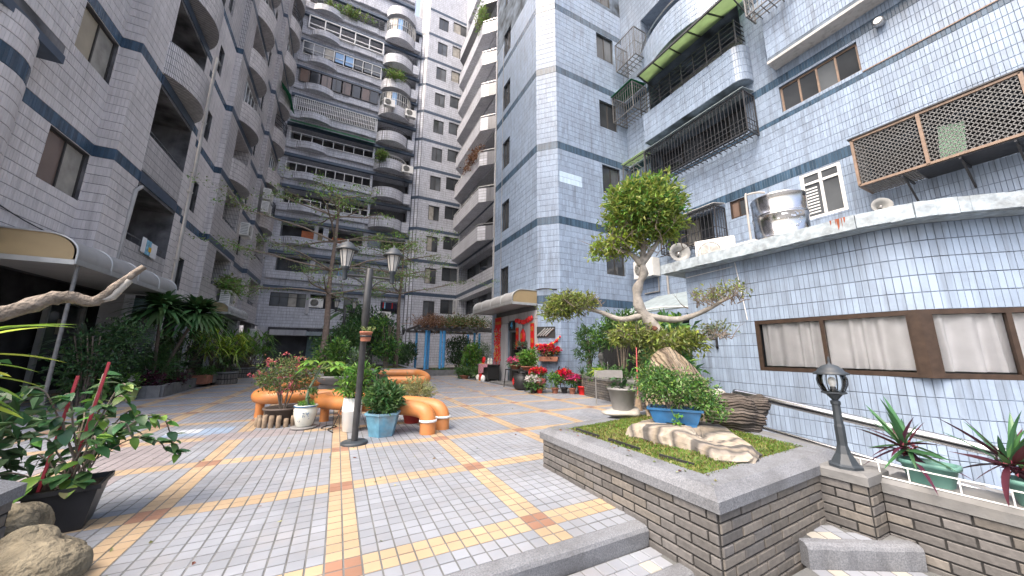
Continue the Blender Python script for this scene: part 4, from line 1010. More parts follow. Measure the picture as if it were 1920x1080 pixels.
def balcony_block(y0, near, seed):
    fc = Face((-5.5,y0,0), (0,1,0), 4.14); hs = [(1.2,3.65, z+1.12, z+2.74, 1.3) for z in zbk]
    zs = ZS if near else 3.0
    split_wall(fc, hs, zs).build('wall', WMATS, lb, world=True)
    if near: tile_wall(pc, fc, 3.1, ZS, hs, bands(), u1=1.2)
    if near: tile_wall(pc, fc, 3.1, ZS, hs, bands(), u0=3.66, u1=4.13)
    if near:
        for z in zbk[:4]: MB().obox(fc.p(2.42, z+.56, -.004), fc.u*1.23, fc.n*.006, fc.v*.55).build('parapet', 'far_tile_lifted', lb, world=True)
    far_bands(lb, fc, [b[0] for b in bands() if near and b[0] < ZS], u0=1.2, u1=3.66, out=.03)
    far_bands(lb, fc, [b[0] for b in bands() if (not near) or b[0] > ZS])
    rr = random.Random(seed)
    for k, z in enumerate(zbk):
        if k >= 2: bulge(lb, fc, 1.1, 3.75, z-.02, z+1.1, .55)
        t = rr.random()
        if k >= 2 and t < .45: rail_curve(lb, fc, 1.15, 3.7, z+1.1, .7 if t > .2 else 1.0, .5, rows=(1.0,) if t > .2 else (.35,.7,1.0), bars=2)
        elif k < 2:
            M = MB(); M.bar(fc.p(1.22, z+1.36, .12), fc.p(3.62, z+1.36, .12), .03)
            for i in range(6): M.bar(fc.p(1.3+i*.45, z+1.12, .12), fc.p(1.3+i*.45, z+1.36, .12), .02)
            M.build('railing', 'iron_grey', lb, world=True)
        elif t > .8: window(lb, fc, 1.25, 3.6, z+1.13, z+2.72, n=4, panes=['pane_grey', 'pane_dark'], fm='frame_white', d=.15)
    return fc
def window_block(y0, W, near):
    st = Face((-5.5,y0,0), (-1,0,0), .25)
    fc = Face((-5.75,y0,0), (0,1,0), W); hs = [(1.2,1.75, z+.38, z+1.62, .12) for z in zbk]
    split_wall(fc, hs, ZS if near else 3.0).build('wall', WMATS, lb, world=True)
    if near: tile_wall(pc, fc, 3.1, ZS, hs, bands())
    far_bands(lb, fc, [b[0] for b in bands() if (not near) or b[0] > ZS])
    for h in hs[:7]: window(lb, fc, *h[:4], n=1, panes='pane_dark', fm='frame_dark')
    fs2 = Face((-5.75,y0+W,0), (1,0,0), .25); split_wall(fs2, [], ZS if near else 3.0).build('wall', WMATS, lb, world=True)
    if near: tile_wall(pc, fs2, 3.1, ZS, [], bands())
    far_bands(lb, fs2, [b[0] for b in bands() if (not near) or b[0] > ZS])
    return fc
B1 = balcony_block(11.56, True, 1); window_block(15.7, 3.0, True); B2 = balcony_block(18.7, False, 5); window_block(22.84, 3.0, False); B3 = balcony_block(25.84, False, 9)
fe = Face((-5.75,29.98,0), (0,1,0), 1.6); split_wall(fe, [], 3.0).build('wall', WMATS, lb, world=True)
pc2 = Pieces(lb, 'tile', 'tile_field', ['tile', 'tile_dark'], cap=0)
# rounded stair corner and overhanging block at the near end
M = MB(); M.lathe([(.95,3.05),(.95,6.95)], 40, (-6.35,8.35,0)); M.build('round_corner', 'grout_warm', lb, world=True)
for i in range(60):
    t = R(-100)+i*R(200)/60; c, s_ = math.cos(t), math.sin(t); f2 = Face((-6.35+.953*c,8.35+.953*s_,0), (-s_,c,0), .0552)
    tile_wall(pc, f2, 3.1, 6.93, [], [(5.9,6.25)])
M = MB(); M.box(-9, 6.2, 7.0, -5.45, 9.25, ZT); M.build('overhang', 'grout_warm', lb, world=True)
tile_wall(pc, Face((-9,6.2,0), (1,0,0), 3.55), 7.2, 14, [], []); tile_wall(pc, Face((-5.45,6.2,0), (0,1,0), 3.05), 7.2, 14, [], [(10.2,10.5)])
MB().box(-9.01, 6.18, 6.82, -5.425, 9.27, 6.998).build('overhang_band', 'far_band', lb, world=True)
MB().box(-9, 7.5, 3.0, -6.4, 9.0, 6.8).build('wall', 'grout_warm', lb, world=True)
pc.finish()
# ground floor
M = MB(); M.box(-9, 8.2, 0, -6.9, 31, 3.04, 0); M.box(-6.9, 6, 3.0, -5.45, 31, 3.05, 1)
M.build('ground_floor', ['shopfront', 'render_dark'], lb, world=True)
for y0, y1, m in ((13.6,14.15,'render_grey'),(15.9,16.3,'render_grey'),(18.7,19.3,'render_grey'),(22.8,23.4,'render_grey'),(26,26.6,'render_grey'),(29.8,31,'render_grey')):
    MB().box(-6.05, y0, 0, -5.6, y1, 3.0).build('pillar', m, lb, world=True)
M = MB(); M.bar((-6.75,13.1,.0), (-6.75,13.1,2.5), .09); M.bar((-6.75,14.5,0), (-6.75,14.5,2.5), .09); M.bar((-6.75,13.1,1.0), (-6.75,14.5,1.0), .09); M.bar((-6.75,13.1,2.45), (-6.75,14.5,2.45), .09); M.bar((-6.75,13.1,.08), (-6.75,14.5,.08), .09)
d_ = M.build('glass_door', 'canopy_trim', lb, world=True); MB().obox((-6.77,13.8,1.72), (.004,0,0), (0,.64,0), (0,0,.66)).build('pane', 'pane_grey', d_, world=True); MB().obox((-6.75,13.7,1.8), (.003,0,0), (0,.13,0), (0,0,.2)).build('notice', 'pane_tan', d_, world=True)
M = MB(); M.box(-6.1, 14.2, 2.35, -5.3, 15.8, 2.75); M.build('shop_beam', 'shutter_green', lb, world=True)
canopy(lb, 9.1, 13.5, -5.95, 3.32, 1.45, .55, side=-1); canopy(lb, 19.5, 23.2, -5.6, 3.35, 1.0, .5, side=-1)
MB().tube([(-4.55,9.3,0),(-4.55,9.3,2.9)], .03, 8).build('canopy_post', 'iron_grey', lb, world=True)
M = MB(); M.tube(smooth_path([(-5.42,15.85,3.2),(-5.42,15.85,8.9),(-5.42,15.85,12.5),(-5.42,15.9,12.75),(-5.42,16.2,12.8)], 3), .055, 8)
for z in (4.4,7.0,9.9): M.obox((-5.43,15.85,z), (.06,0,0), (0,.08,0), (0,0,.03))
M.build('drain_pipe', 'pipe_pvc', lb, world=True)
M = MB(); M.tube([(-5.5,12.6,3.5),(-5.45,12.62,5.6),(-5.42,12.8,5.8)], .05, 8); M.build('drain_pipe', 'pipe_pvc', lb, world=True)
M = MB(); M.tube(smooth_path([(-5.86,9.0,3.95),(-5.86,10.2,3.75),(-5.86,11.5,3.68)], 4), .012, 5); M.build('cable', 'cable', lb, world=True)
M = MB(); M.add([(-5.45,29.0,20.5),(-5.45,26.6,20.5),(-4.75,26.6,19.6),(-4.75,29.0,19.6)], [(0,1,2,3),(3,2,1,0)]); M.build('awning', 'awning_green', lb, world=True)
M = MB(); M.box(-5.85, 9.5, 12.6, -5.35, 11.4, 13.4); M.build('flower_box', 'render_grey', lb, world=True)

# ------------------------------------------------------------------ back block
bk = thing('back_block', 'ten storey grey tiled apartment block with curved balconies behind the trees', 'building', (0,31,0))
BK = Face((-5.6,31.5,0), (1,0,0), 10.55); SILL = [4.6+2.82*k for k in range(13)]
hs = []
for k, z in enumerate(SILL):
    if k == 0: hs += [(.55,2.95,z,z+1.1,.1),(3.2,5.3,z,z+1.15,.8),(5.7,6.9,z,z+1.1,.1),(8.6,10.2,z-.1,z+1.0,.8)]
    elif k == 1: hs += [(.6,3.0,z,z+1.25,.8),(3.3,6.7,z,z+1.25,.8),(7.2,10.3,z-.1,z+1.0,.25)]
    elif k == 2: hs += [(.6,3.6,z,z+1.25,.9),(4.0,6.7,z,z+1.25,.9),(7.1,10.3,z,z+1.2,.9)]
    else: hs += [(.4,6.85,z,z+1.36,1.1),(7.05,10.3,z-.1,z+1.45,1.1)]
M = MB(); BKr = Face((4.1,31.5,0), (1,0,0), .85); BKl = Face((-5.6,31.5,0), (1,0,0), 9.7); hs = [h for h in hs if not (h[0] > 7 and h[3] > 35.5)]; wall_mesh(M, BKl, 36.5, 43, [h for h in hs if h[2] > 36.5]); hs = [h for h in hs if h[3] <= 36.5]; wall_mesh(M, BK, 3.0, 36.5, hs, mi=0, back=1)
M.quad((-8,31.52,0), (-5.55,31.52,0), (-5.55,31.52,36.5), (-8,31.52,36.5)); M.build('wall', ['far_tile', 'interior'], bk, world=True)
for k, z in enumerate(SILL):
    MB().obox(BK.p(5.3 if k < 11 else 4.85, z+1.49, -.13), BK.u*(5.25 if k < 11 else 4.8), BK.n*.13, BK.v*.12).build('band', 'far_band', bk, world=True)
    if k >= 1: MB().obox(BK.p(5.3 if k < 11 else 4.85, z-.33, -.11), BK.u*(5.2 if k < 11 else 4.75), BK.n*.11, BK.v*.325).build('parapet', 'far_tile', bk, world=True)
BF2 = Face((-5.6,31.28,0), (1,0,0), 10.4)
for k, z in enumerate(SILL):
    if k >= 2: bulge(bk, BF2, .8, 3.2, z-.62, z-.02, .42, m='far_tile', pw=.8)
    if k >= 3: MB().obox(BF2.p(5.35, z-.36, -.04), BF2.u*.95, BF2.n*.04, BF2.v*.3).build('panel', 'far_tile', bk, world=True)
    if 3 <= k < 12: bulge(bk, BF2, 7.0, 9.9, z-1.0, z-.05, 1.0, m='far_tile', pw=.6)
    if 3 <= k < 11: MB().obox(BF2.p(10.1, z-.6, -.2), BF2.u*.3, BF2.n*.2, BF2.v*.5).build('parapet', 'far_tile', bk, world=True)
def frame_row(z0, z1, u0, u1, n, m, name, mid=(), d=-.12, w_=.05, extra=None):
    M = MB()
    for z in (z0, z1): M.bar(BF2.p(u0, z, d), BF2.p(u1, z, d), w_)
    for t in mid: M.bar(BF2.p(u0, z0+(z1-z0)*t, d), BF2.p(u1, z0+(z1-z0)*t, d), w_*.8)
    for i in range(n+1): u = u0+(u1-u0)*i/n; M.bar(BF2.p(u, z0, d), BF2.p(u, z1, d), w_)
    return M.build(name, m, bk, world=True)
S = SILL
for a, b, n in ((.5,.95,1),(1.7,3.2,2),(3.6,4.6,1),(4.95,6.2,2),(6.3,6.9,1)): frame_row(S[3]-.05, S[3]+.5, a, b, n, 'rail_white', 'railing')
frame_row(S[4], S[4]+.75, .4, 6.9, 9, 'rail_white', 'railing'); frame_row(S[5], S[5]+.7, .35, 6.9, 8, 'rail_white', 'railing')
frame_row(S[6], S[6]+1.3, .35, 6.95, 46, 'rail_white', 'grille', mid=(.33,.66), w_=.045)
frame_row(S[7], S[7]+1.34, .4, 6.85, 9, 'frame_dark', 'enclosure'); frame_row(S[8], S[8]+1.3, .4, 6.9, 8, 'rail_white', 'enclosure', mid=(.45,)); frame_row(S[9], S[9]+1.3, .6, 6.9, 5, 'rail_white', 'enclosure', mid=(.35,), w_=.09)
frame_row(S[10], S[10]+.9, .4, 6.9, 12, 'iron', 'railing', mid=(.5,))
for i, (a, b) in enumerate(((.45,1.2),(1.25,2.0),(2.1,2.9),(2.95,3.7),(3.8,4.5),(4.6,5.3),(5.4,6.1),(6.15,6.85))):
    MB().obox(BF2.p((a+b)/2, S[8]+.75, -.09), BF2.u*(b-a)/2, BF2.n*.01, BF2.v*.5).build('pane', ['pane_grey','pane_grey','pane_curtain','pane_blue','pane_blue','pane_dark','pane_grey','pane_grey'][i], bk, world=True)
    MB().obox(BF2.p((a+b)/2, S[7]+.67, -.09), BF2.u*(b-a)/2*.95, BF2.n*.01, BF2.v*.6).build('pane', ['pane_brown','pane_dark'][i % 2], bk, world=True)
M = MB(); M.add([BF2.p(.3,S[5]+1.9,0), BF2.p(6.95,S[5]+1.9,0), BF2.p(6.95,S[5]+1.25,-.75), BF2.p(.3,S[5]+1.25,-.75)], [(0,1,2,3),(3,2,1,0)]); M.build('awning', 'awning_green', bk, world=True)
for k, nm, m in ((3,'grille','iron'),(4,'grille','iron'),(5,'railing','rail_white'),(6,'railing','iron'),(7,'enclosure','rail_white'),(8,'railing','iron'),(9,'railing','iron'),(10,'enclosure','rail_white')):
    rail_curve(bk, BF2, 7.05, 9.9, S[k]-.05, {'grille':1.35,'railing':.35,'enclosure':1.35}[nm], .95, m=m, n=14 if nm != 'grille' else 28, name=nm, bars=1, pw=.6, rows=(1.0,.45) if nm == 'enclosure' else (1.0,))
for k in (7, 10):
    for i in range(6):
        t0, t1 = i/6+.01, (i+1)/6-.01; q = [BF2.p(7.05+2.85*t, S[k], -.9*max(0, math.sin(math.pi*t))**.6) for t in (t0, t1)]
        MB().add([q[0], q[1], q[1]+V3(0,0,1.3), q[0]+V3(0,0,1.3)], [(0,1,2,3)]).build('pane', ['pane_grey','pane_curtain','pane_blue','pane_grey','pane_dark','pane_curtain'][i], bk, world=True)
window(bk, BK, .55,2.95, S[0],S[0]+1.1, n=4, panes=['pane_grey','pane_grey','pane_curtain','pane_dark'], fm='frame_dark', transom=S[0]+.75)
window(bk, BK, 5.7,6.9, S[0],S[0]+1.1, n=2, panes=['pane_dark','pane_grey'], fm='frame_dark'); window(bk, BK, 7.2,10.3, S[1]-.1,S[1]+1.0, n=4, panes=['pane_curtain','pane_grey'], fm='frame_white', d=.2)
window(bk, BK, .6,3.0, S[1],S[1]+1.25, n=3, panes='pane_dark', fm='frame_dark', d=.5); window(bk, BK, 3.3,6.7, S[1],S[1]+1.25, n=4, panes=['pane_grey','pane_dark','pane_blue','pane_dark'], fm='frame_dark', d=.6)
MB().obox(BK.p(2.5, S[2]+.4, .3), BK.u*.45, BK.n*.02, BK.v*.4).build('board', 'wood_panel', bk, world=True); MB().obox(BK.p(3.25, S[2]+.4, .3), BK.u*.3, BK.n*.02, BK.v*.4).build('board', 'canopy_tan', bk, world=True); MB().obox(BK.p(5.0, S[2]+.25, .3), BK.u*.7, BK.n*.02, BK.v*.35).build('board', 'wood_panel', bk, world=True); MB().obox(BK.p(7.6, S[2]+.5, .3), BK.u*.6, BK.n*.02, BK.v*.45).build('board', 'pane_grey', bk, world=True)
for u in (3.1,6.9): MB().obox(BK.p(u, 8.5, -.02), BK.u*.14, BK.n*.06, BK.v*4.4).build('pier', 'render_grey', bk, world=True)
M = MB(); M.box(-5.5, 31.6, 0, 4.9, 36, 3.0); M.build('ground_floor', 'interior', bk, world=True)
for x0, x1, m in ((-5.6,-4.9,'render_grey'),(-.4,.4,'render_dark'),(3.2,4.95,'render_grey')): MB().box(x0, 31.3, 0, x1, 31.7, 3.0).build('pillar', m, bk, world=True)
M = MB(); M.box(-4.6, 30.4, 2.35, -2.3, 31.5, 2.75); M.build('shop_awning', 'render_grey', bk, world=True)
M = MB(); M.add([(-2.3,31.45,2.7),(.2,31.45,2.7),(.2,30.2,2.35),(-2.3,30.2,2.35)], [(0,1,2,3),(3,2,1,0)])
for i in range(24): M.bar((-2.25+i*.105,30.2,2.37), (-2.25+i*.105,31.45,2.72), .035)
M.build('shop_awning', 'corrugated', bk, world=True)
M = MB()
for i in range(22): M.box(-2.2+i*.105, 31.2+(i % 2)*.03, .2, -2.2+(i+1)*.105, 31.28, 2.3)
M.build('shutter', 'shutter_green', bk, world=True)

# ------------------------------------------------------------------ stair tower
sw_ = thing('stair_tower', 'slim grey tiled stair tower with two columns of windows beside the back block', 'building', (7.5,31,0))
SF = Face((5.6,31,0), (1,0,0), 4.8); SCf = Face((4.95,31.5,0), (.65,-.5,0), .82); SS = Face((4.95,34,0), (0,-1,0), 2.5)
tops = [6.07+3.13*k for k in range(11)]; hs = []
for z in tops: hs += [(1.0,2.05, z-1.75,z-.25, .12), (2.6,4.3, z-1.35,z, .12)]
M = MB(); wall_mesh(M, SF, 0, 42, hs, back=1); wall_mesh(M, SCf, 0, 42, []); M.build('wall', ['far_tile', 'interior'], sw_, world=True)
M = MB(); wall_mesh(M, SS, 0, 42, []); M.build('side_wall', 'render_grey', sw_, world=True)
far_bands(sw_, SF, [z+.18 for z in tops]); far_bands(sw_, SCf, [z+.18 for z in tops])
for i, h in enumerate(hs): window(sw_, SF, *h[:4], n=2, panes=[['pane_grey','pane_dark'],['pane_dark','pane_dark'],['pane_dark','pane_grey'],['pane_dark','pane_grey'],['pane_curtain','pane_dark']][(i*7+i//3) % 5], fm='frame_dark', fw=.06)
M = MB(); M.tube([(10.3,30.9,6),(10.3,30.9,41)], .05, 6); M.build('drain_pipe', 'pipe_pvc', sw_, world=True)
cage(sw_, 9.4, 10.2, 29.9, 30.9, 4.4, 6.0, mat_='rail_white', step=.16)

# ------------------------------------------------------------------ recessed wing
dw = thing('recessed_wing', 'narrow shaded wing with angled balconies between stair tower and tower block', 'building', (9.7,25,0))
DF = Face((9.7,31,0), (0,-1,0), 16.0); hs = []
for k, z in enumerate(tops): hs.append((.6,8.6, z-1.7,z-.1, 1.2) if k < 2 else (.6,8.6, z-1.6,z+.2, 1.0))
M = MB(); wall_mesh(M, DF, 0, 42, hs, back=1); M.build('wall', ['far_tile', 'interior'], dw, world=True)
far_bands(dw, DF, [z+.2 for z in tops[:3]])
DO = Face((8.75,31,0), (0,-1,0), 16)
for k, z in enumerate(tops[:10]):
    if k < 2: continue
    y1, y0 = 22.3, 30.7
    MB().prism([(9.69,y0),(8.75,y0-.9),(8.75,y1+.9),(9.69,y1)], z-2.75, z-1.6).build('parapet', 'far_tile', dw, world=True)
    M = MB(); q = [(9.66,y0-.03,0),(8.78,y0-.92,0),(8.78,y1+.92,0),(9.66,y1+.03,0)]
    for a, b in zip(q, q[1:]): M.bar(V3(*a)+V3(0,0,z-1.42), V3(*b)+V3(0,0,z-1.42), .04)
    if k in (3, 4):
        for i in range(9): M.bar((8.78, y1+1+i*.75, z-1.6), (8.78, y1+1+i*.75, z-1.42), .03)
    M.build('railing', 'rail_white' if k in (4, 3) else 'steel_dull', dw, world=True)
for k in (0, 1): window(dw, DF, .6, 8.6, tops[k]-1.7, tops[k]-.1, n=5, panes=['pane_dark','pane_grey'], fm='frame_dark', d=.9)

# ------------------------------------------------------------------ things of the courtyard
def copy_tree(o, parent=None):
    c = o.copy(); COL.objects.link(c); c.parent = parent
    if o.name in LOC: LOC[c.name] = LOC[o.name].copy()
    for ch in list(o.children): copy_tree(ch, c)
    return c
# ---- orange pipe benches
def pipe_bench(label, path, feet, r=.118, collars=()):
    b = thing('pipe_bench', label, 'bench', (path[0][0], path[0][1], 0), group='orange pipe benches round the tree planter')
    L0 = LOC[b.name]
    MB().tube([V3(*p)-L0 for p in smooth_path(path, 5)], r, 18).build('pipe', 'orange_paint', b)
    for x, y, z in feet: MB().lathe([(.075,0),(.07,z*.5),(.075,z)], 14, (x-L0[0], y-L0[1], 0)).build('foot', 'orange_paint', b)
    for x, y, z in collars: MB().lathe([(r+.004,0),(r+.016,.006),(r+.016,.03),(r+.004,.036)], 20, (x-L0[0], y-L0[1], z)).build('collar', 'rail_white', b)
    return b
pipe_bench('orange pipe bench with two elbow legs in front of the blue pot', [(1.33,5.42,0),(1.33,5.42,.12),(1.325,5.425,.22),(1.27,5.48,.315),(1.13,5.63,.352),(.95,5.82,.355),(.5,6.3,.355),(0,6.78,.355),(-.15,6.98,.355),(-.17,7.18,.355),(-.02,7.33,.355),(.17,7.25,.355),(.5,6.9,.355),(1.1,6.25,.355),(1.38,5.92,.352),(1.55,5.73,.315),(1.61,5.66,.22),(1.615,5.655,.12),(1.615,5.655,0)], [(-.1,7.1,.25)], collars=[(1.33,5.42,.17),(1.615,5.655,.17)])
pipe_bench('orange pipe bench bending round behind the rose bush', [(.35,7.75,.36),(-.3,7.8,.36),(-.85,7.82,.36),(-1.12,7.93,.36),(-1.27,8.2,.36),(-1.22,8.55,.38),(-.95,9.2,.41),(-.62,10.0,.45),(-.35,10.22,.45),(0,10.2,.45),(.6,10.25,.45)], [(-1.2,8.05,.26),(.2,7.75,.26)])
pipe_bench('orange double pipe bench on the right side of the tree planter', [(1.3,12.4,.5),(1.8,12.3,.5),(2.3,12.15,.5),(2.52,12.0,.5),(2.62,11.75,.47),(2.66,11.4,.42),(2.6,11.08,.36),(2.35,10.93,.35),(1.9,11.05,.35),(1.3,11.2,.35)], [(2.4,11.0,.25),(1.4,11.2,.25)])

# ---- planter with the two trees
TP = [(-.55,10.5),(.7,10.6),(1.15,12.75),(2.65,12.85),(2.75,17.2),(-1.2,17.2)]
tp = thing('tree_planter', 'raised brick planter with stone coping behind the orange pipes', 'planter', (.8,13.5,0))
MB().prism(TP, 0, .5).build('core', 'brick_joint', tp, world=True)
pc = Pieces(tp, 'brick', 'brick_field', ['brick_grey', 'brick_tan'], proud=.01)
for a, b in zip(TP, TP[1:]+TP[:1]):
    d_ = V3(b[0]-a[0], b[1]-a[1], 0); brick_face(pc, Face((*a, 0), d_, np.linalg.norm(d_)), .0, .5)
pc.finish(); coping_run(MB(), TP, .5, .62, ov=.04, w=.28).build('coping', 'granite', tp, world=True)
MB().prism([(-.4,10.7),(.55,10.75),(1.0,13.0),(2.5,13.05),(2.55,17),(-1,17)], .4, .56).build('soil', 'moss', tp, world=True)

# ---- trees
def branch(M, p, d, L, r, depth, tips, bend=.25, n=4, rr=random, flat=.0):
    pts, rs = [np.array(p, float)], [r]; d = nrm(d)
    for i in range(n):
        d = nrm(d+V3(rr.uniform(-bend, bend), rr.uniform(-bend, bend), rr.uniform(-bend*.5, bend*.6)-flat*d[2])); pts.append(pts[-1]+d*L/n); rs.append(r*(1-.6*(i+1)/n))
    M.tube(pts, rs, 6 if r > .02 else 4, cap=False)
    tips.append((pts[-1], d))
    if depth > 0:
        for k in range(rr.randint(2, 3)):
            i = rr.randint(1, n); q = pts[i]; d2 = nrm(d+V3(rr.uniform(-1, 1), rr.uniform(-1, 1), rr.uniform(-.2, .5))); branch(M, q, d2, L*rr.uniform(.4, .65), rs[i]*.7, depth-1, tips, bend, 3, rr, flat)
    for q in pts[1:]: tips.append((q, d))
def leaf_tips(name, parent, tips, per, L, W, mats, mix=None, spread=.12, flat=.35):
    P = np.repeat(np.array([t[0] for t in tips]), per, 0)+RNG.normal(size=(len(tips)*per, 3))*spread*V3(1, 1, flat)
    D = np.repeat(np.array([t[1] for t in tips]), per, 0)*.4+RNG.normal(size=(len(tips)*per, 3))*.8
    n = len(P); v, f = leaf_arrays(P, D, L*RNG.uniform(.7, 1.3, n), W*RNG.uniform(.7, 1.3, n))
    mats = [mats] if isinstance(mats, str) else mats; mi = RNG.choice(len(mats), n, p=mix) if len(mats) > 1 else np.zeros(n, int)
    return link(name, np_mesh(name, v, f, mats, np.concatenate([mi, mi])), parent)
def court_tree(label, loc, H, r, tiers, seed):
    rr = random.Random(seed); t = thing('courtyard_tree', label, 'tree', loc, group='slim trees in the planter')
    pts = [(0,0,0),(.03,.02,H*.25),(-.02,.03,H*.5),(.02,-.02,H*.75),(0,0,H)]; M = MB(); M.tube(smooth_path(pts, 6), [r*(1-.75*i/24)*(1+.12*(i % 2)) for i in range(25)], 9, jit=.08); M.build('trunk', 'bark_brown', t)
    M = MB(); tips = []
    for z, L, n in tiers:
        a0 = rr.uniform(0, 6)
        for k in range(n):
            a = a0+2*math.pi*k/n+rr.uniform(-.3, .3); branch(M, (0,0,z), (math.cos(a), math.sin(a), rr.uniform(.15, .45)), L*rr.uniform(.7, 1.1), r*.32, 2, tips, .2, 5, rr, .3)
    M.build('branches', 'twig', t)['kind'] = 'stuff'
    rr.shuffle(tips); leaf_tips('crown', t, tips[:int(len(tips)*.42)], 10, .075, .042, ['leaf_pale', 'leaf_bright', 'leaf_olive'], [.45,.35,.2], spread=.13)
    return t
court_tree('slim tree with layered sparse branches left of the lamp post', (-.42,12.5,.56), 6.0, .105, [(2.5,2.1,4),(3.3,2.5,5),(4.3,2.2,5),(5.2,1.7,4),(5.9,.9,3)], 3)
court_tree('slim dark trunked tree with layered sparse branches right of the lamp post', (2.2,15.0,.56), 5.2, .10, [(3.1,2.2,4),(3.9,2.0,5),(4.6,1.6,4),(5.1,.8,3)], 8)

# ---- double lamp post
def lamp_post(label, loc):
    t = thing('lamp_post', label, 'lamp post', loc, group='black double lantern posts')
    MB().lathe([(.17,0),(.17,.025),(.155,.035),(.06,.04)], 24).build('base_plate', 'post_slate', t)
    MB().lathe([(.042,.03),(.042,1.62),(.052,1.64),(.052,2.40),(.04,2.415),(.001,2.418)], 16).build('pole', 'post_black', t)
    for s in (-1, 1):
        M = MB(); M.tube([(s*.05,0,2.29),(s*.31,0,2.29)], .018, 8); M.tube(smooth_path([(s*.05,0,2.12),(s*.10,0,2.2),(s*.19,0,2.25),(s*.29,0,2.265)], 4), .011, 6); M.build('arm', 'post_black', t)
        l = MB(); l.lathe([(.03,2.22),(.034,2.24),(.034,2.36),(.048,2.375),(.052,2.40),(.05,2.41)], 14, (s*.32,0,0)); l = l.build('lantern', 'post_slate', t)
        MB().lathe([(.05,2.405),(.10,2.66),(.001,2.661)], 8, (s*.32,0,0), sm=False).build('glass', 'lamp_glass', l)
        MB().lathe([(.15,2.645),(.152,2.66),(.115,2.69),(.085,2.745),(.04,2.775),(.012,2.785),(.014,2.81),(.001,2.82)], 16, (s*.32,0,0)).build('cap', 'post_slate', l)
        M = MB()
        for k in range(8):
            a = 2*math.pi*k/8; M.bar((s*.32+.053*math.cos(a), .053*math.sin(a), 2.405), (s*.32+.104*math.cos(a), .104*math.sin(a), 2.66), .009)
        M.build('rib', 'post_slate', l)
    return t
lp = lamp_post('black double lantern post standing in the paving before the pipe bench', (.314,5.26,0))
l2 = copy_tree(lp); l2.location = (.12,14.9,.5); l2['label'] = 'distant double lantern post half hidden in the bushes'

# ---- potted plants
def pot_round(parent, r0, r1, h, m, lip=.015, n=20, name='pot', z=0.0):
    return MB().lathe([(r0,z),(r1,z+h-.03),(r1+lip,z+h-.028),(r1+lip,z+h),(r1-.012,z+h),(r1-.025,z+h-.04),(.001,z+h-.04)], n).build(name, m, parent)
def soil(parent, r, z): return MB().lathe([(r,z-.01),(r*.9,z+.008),(.001,z+.015)], 14).build('soil', 'soil', parent)
def stems(parent, n, z0, z1, r, sp, m='twig', name='stem', seed=1):
    rr = random.Random(seed); M = MB()
    for i in range(n):
        a = rr.uniform(0, 6.28); q = rr.uniform(.3, 1)*sp; M.tube(smooth_path([(q*.2*math.cos(a), q*.2*math.sin(a), z0), (q*.5*math.cos(a+.3), q*.5*math.sin(a+.3), (z0+z1)/2), (q*math.cos(a), q*math.sin(a), z1)], 3), [r*(1-.06*j) for j in range(7)], 5)
    return M.build(name, m, parent)
def potted(label, loc, ells, clusters, per, L, W, mats, mix=None, pot=None, group=None, cat='potted plant', name='potted_plant', st=(5,.2,.5,.008,.15), fl=None, **kw):
    t = thing(name, label, cat, loc, group)
    if pot: pot(t)
    if st: stems(t, *st, seed=hash(label) % 1000 if False else len(label))
    foliage('foliage', t, ells, clusters, per, L, W, mats, mix, **kw)
    if fl:
        es, n_, p_, l_, w_, m_ = fl; foliage('flowers', t, es, n_, p_, l_, w_, m_, spread=.018, shell=.85)
    return t
# dense bush in the six-sided blue pot
def hexpot(t):
    MB().lathe([(.185,0),(.25,.30),(.27,.302),(.27,.33),(.235,.33),(.22,.29),(.001,.29)], 6, sm=False, rot=.2).build('pot', 'pot_blue', t); soil(t, .2, .29)
potted('dense dark green bush in a six sided blue pot beside the lamp post', (.70,5.62,0), [(0,0,.52,.27,.26,.22)], 190, 9, .085, .03, ['leaf_dark','leaf_mid'], [.7,.3], pot=hexpot, spread=.035)
# tall white vase
def vase(t):
    MB().lathe([(.105,0),(.12,.01),(.145,.3),(.147,.302),(.147,.31),(.145,.312),(.135,.50),(.125,.50),(.12,.47),(.001,.47)], 24).build('vase', 'pot_white', t)
potted('bright leafy plant in a tall white vase behind the lamp post', (.29,6.1,0), [(0,0,.72,.24,.24,.24),(.1,.05,.85,.15,.15,.12)], 110, 7, .10, .03, ['leaf_bright','leaf_mid'], [.6,.4], pot=vase, spread=.045, st=(6,.45,.75,.007,.14))
# variegated plant in dark red pot
potted('cream variegated shrub in a dark red pot behind the elbow pipes', (1.27,6.35,0), [(.05,0,.5,.3,.28,.26)], 130, 9, .09, .016, ['leaf_varieg','leaf_olive'], [.75,.25], pot=lambda t: pot_round(t, .12,.17,.24,'pot_red'), spread=.04, st=(7,.2,.6,.006,.2))
# rose bush in brown bowl within the log ring
def bowl(t):
    MB().lathe([(.16,.02),(.22,.08),(.26,.24),(.29,.25),(.29,.275),(.25,.275),(.24,.24),(.001,.24)], 28).build('pot', 'pot_brown', t); soil(t, .24, .24)
t = potted('large rose bush with small dusky pink flowers in a brown bowl', (-.74,7.15,0), [(0,0,.82,.46,.42,.30),(-.25,.05,.72,.25,.3,.2),(.25,-.05,.75,.25,.25,.22)], 300, 7, .05, .026, ['leaf_olive','leaf_mid','leaf_brown','leaf_pale'], [.35,.3,.15,.2], pot=bowl, spread=.04, st=(9,.24,.75,.012,.3), fl=([(0,0,.84,.46,.44,.32)], 38, 9, .032, .03, ['flower_rose']))
lr = thing('log_edging', 'ring of short upright logs round the rose bowl', 'edging', (-.74,7.15,0)); rr = random.Random(4)
for k in range(17):
    a = R(130)+k*R(280)/16; h = rr.uniform(.11,.21); MB().lathe([(.034,0),(.037,h*.5),(.034,h),(.001,h+.004)], 8, (.335*math.cos(a), .335*math.sin(a), 0)).build('log', 'wood_log', lr)
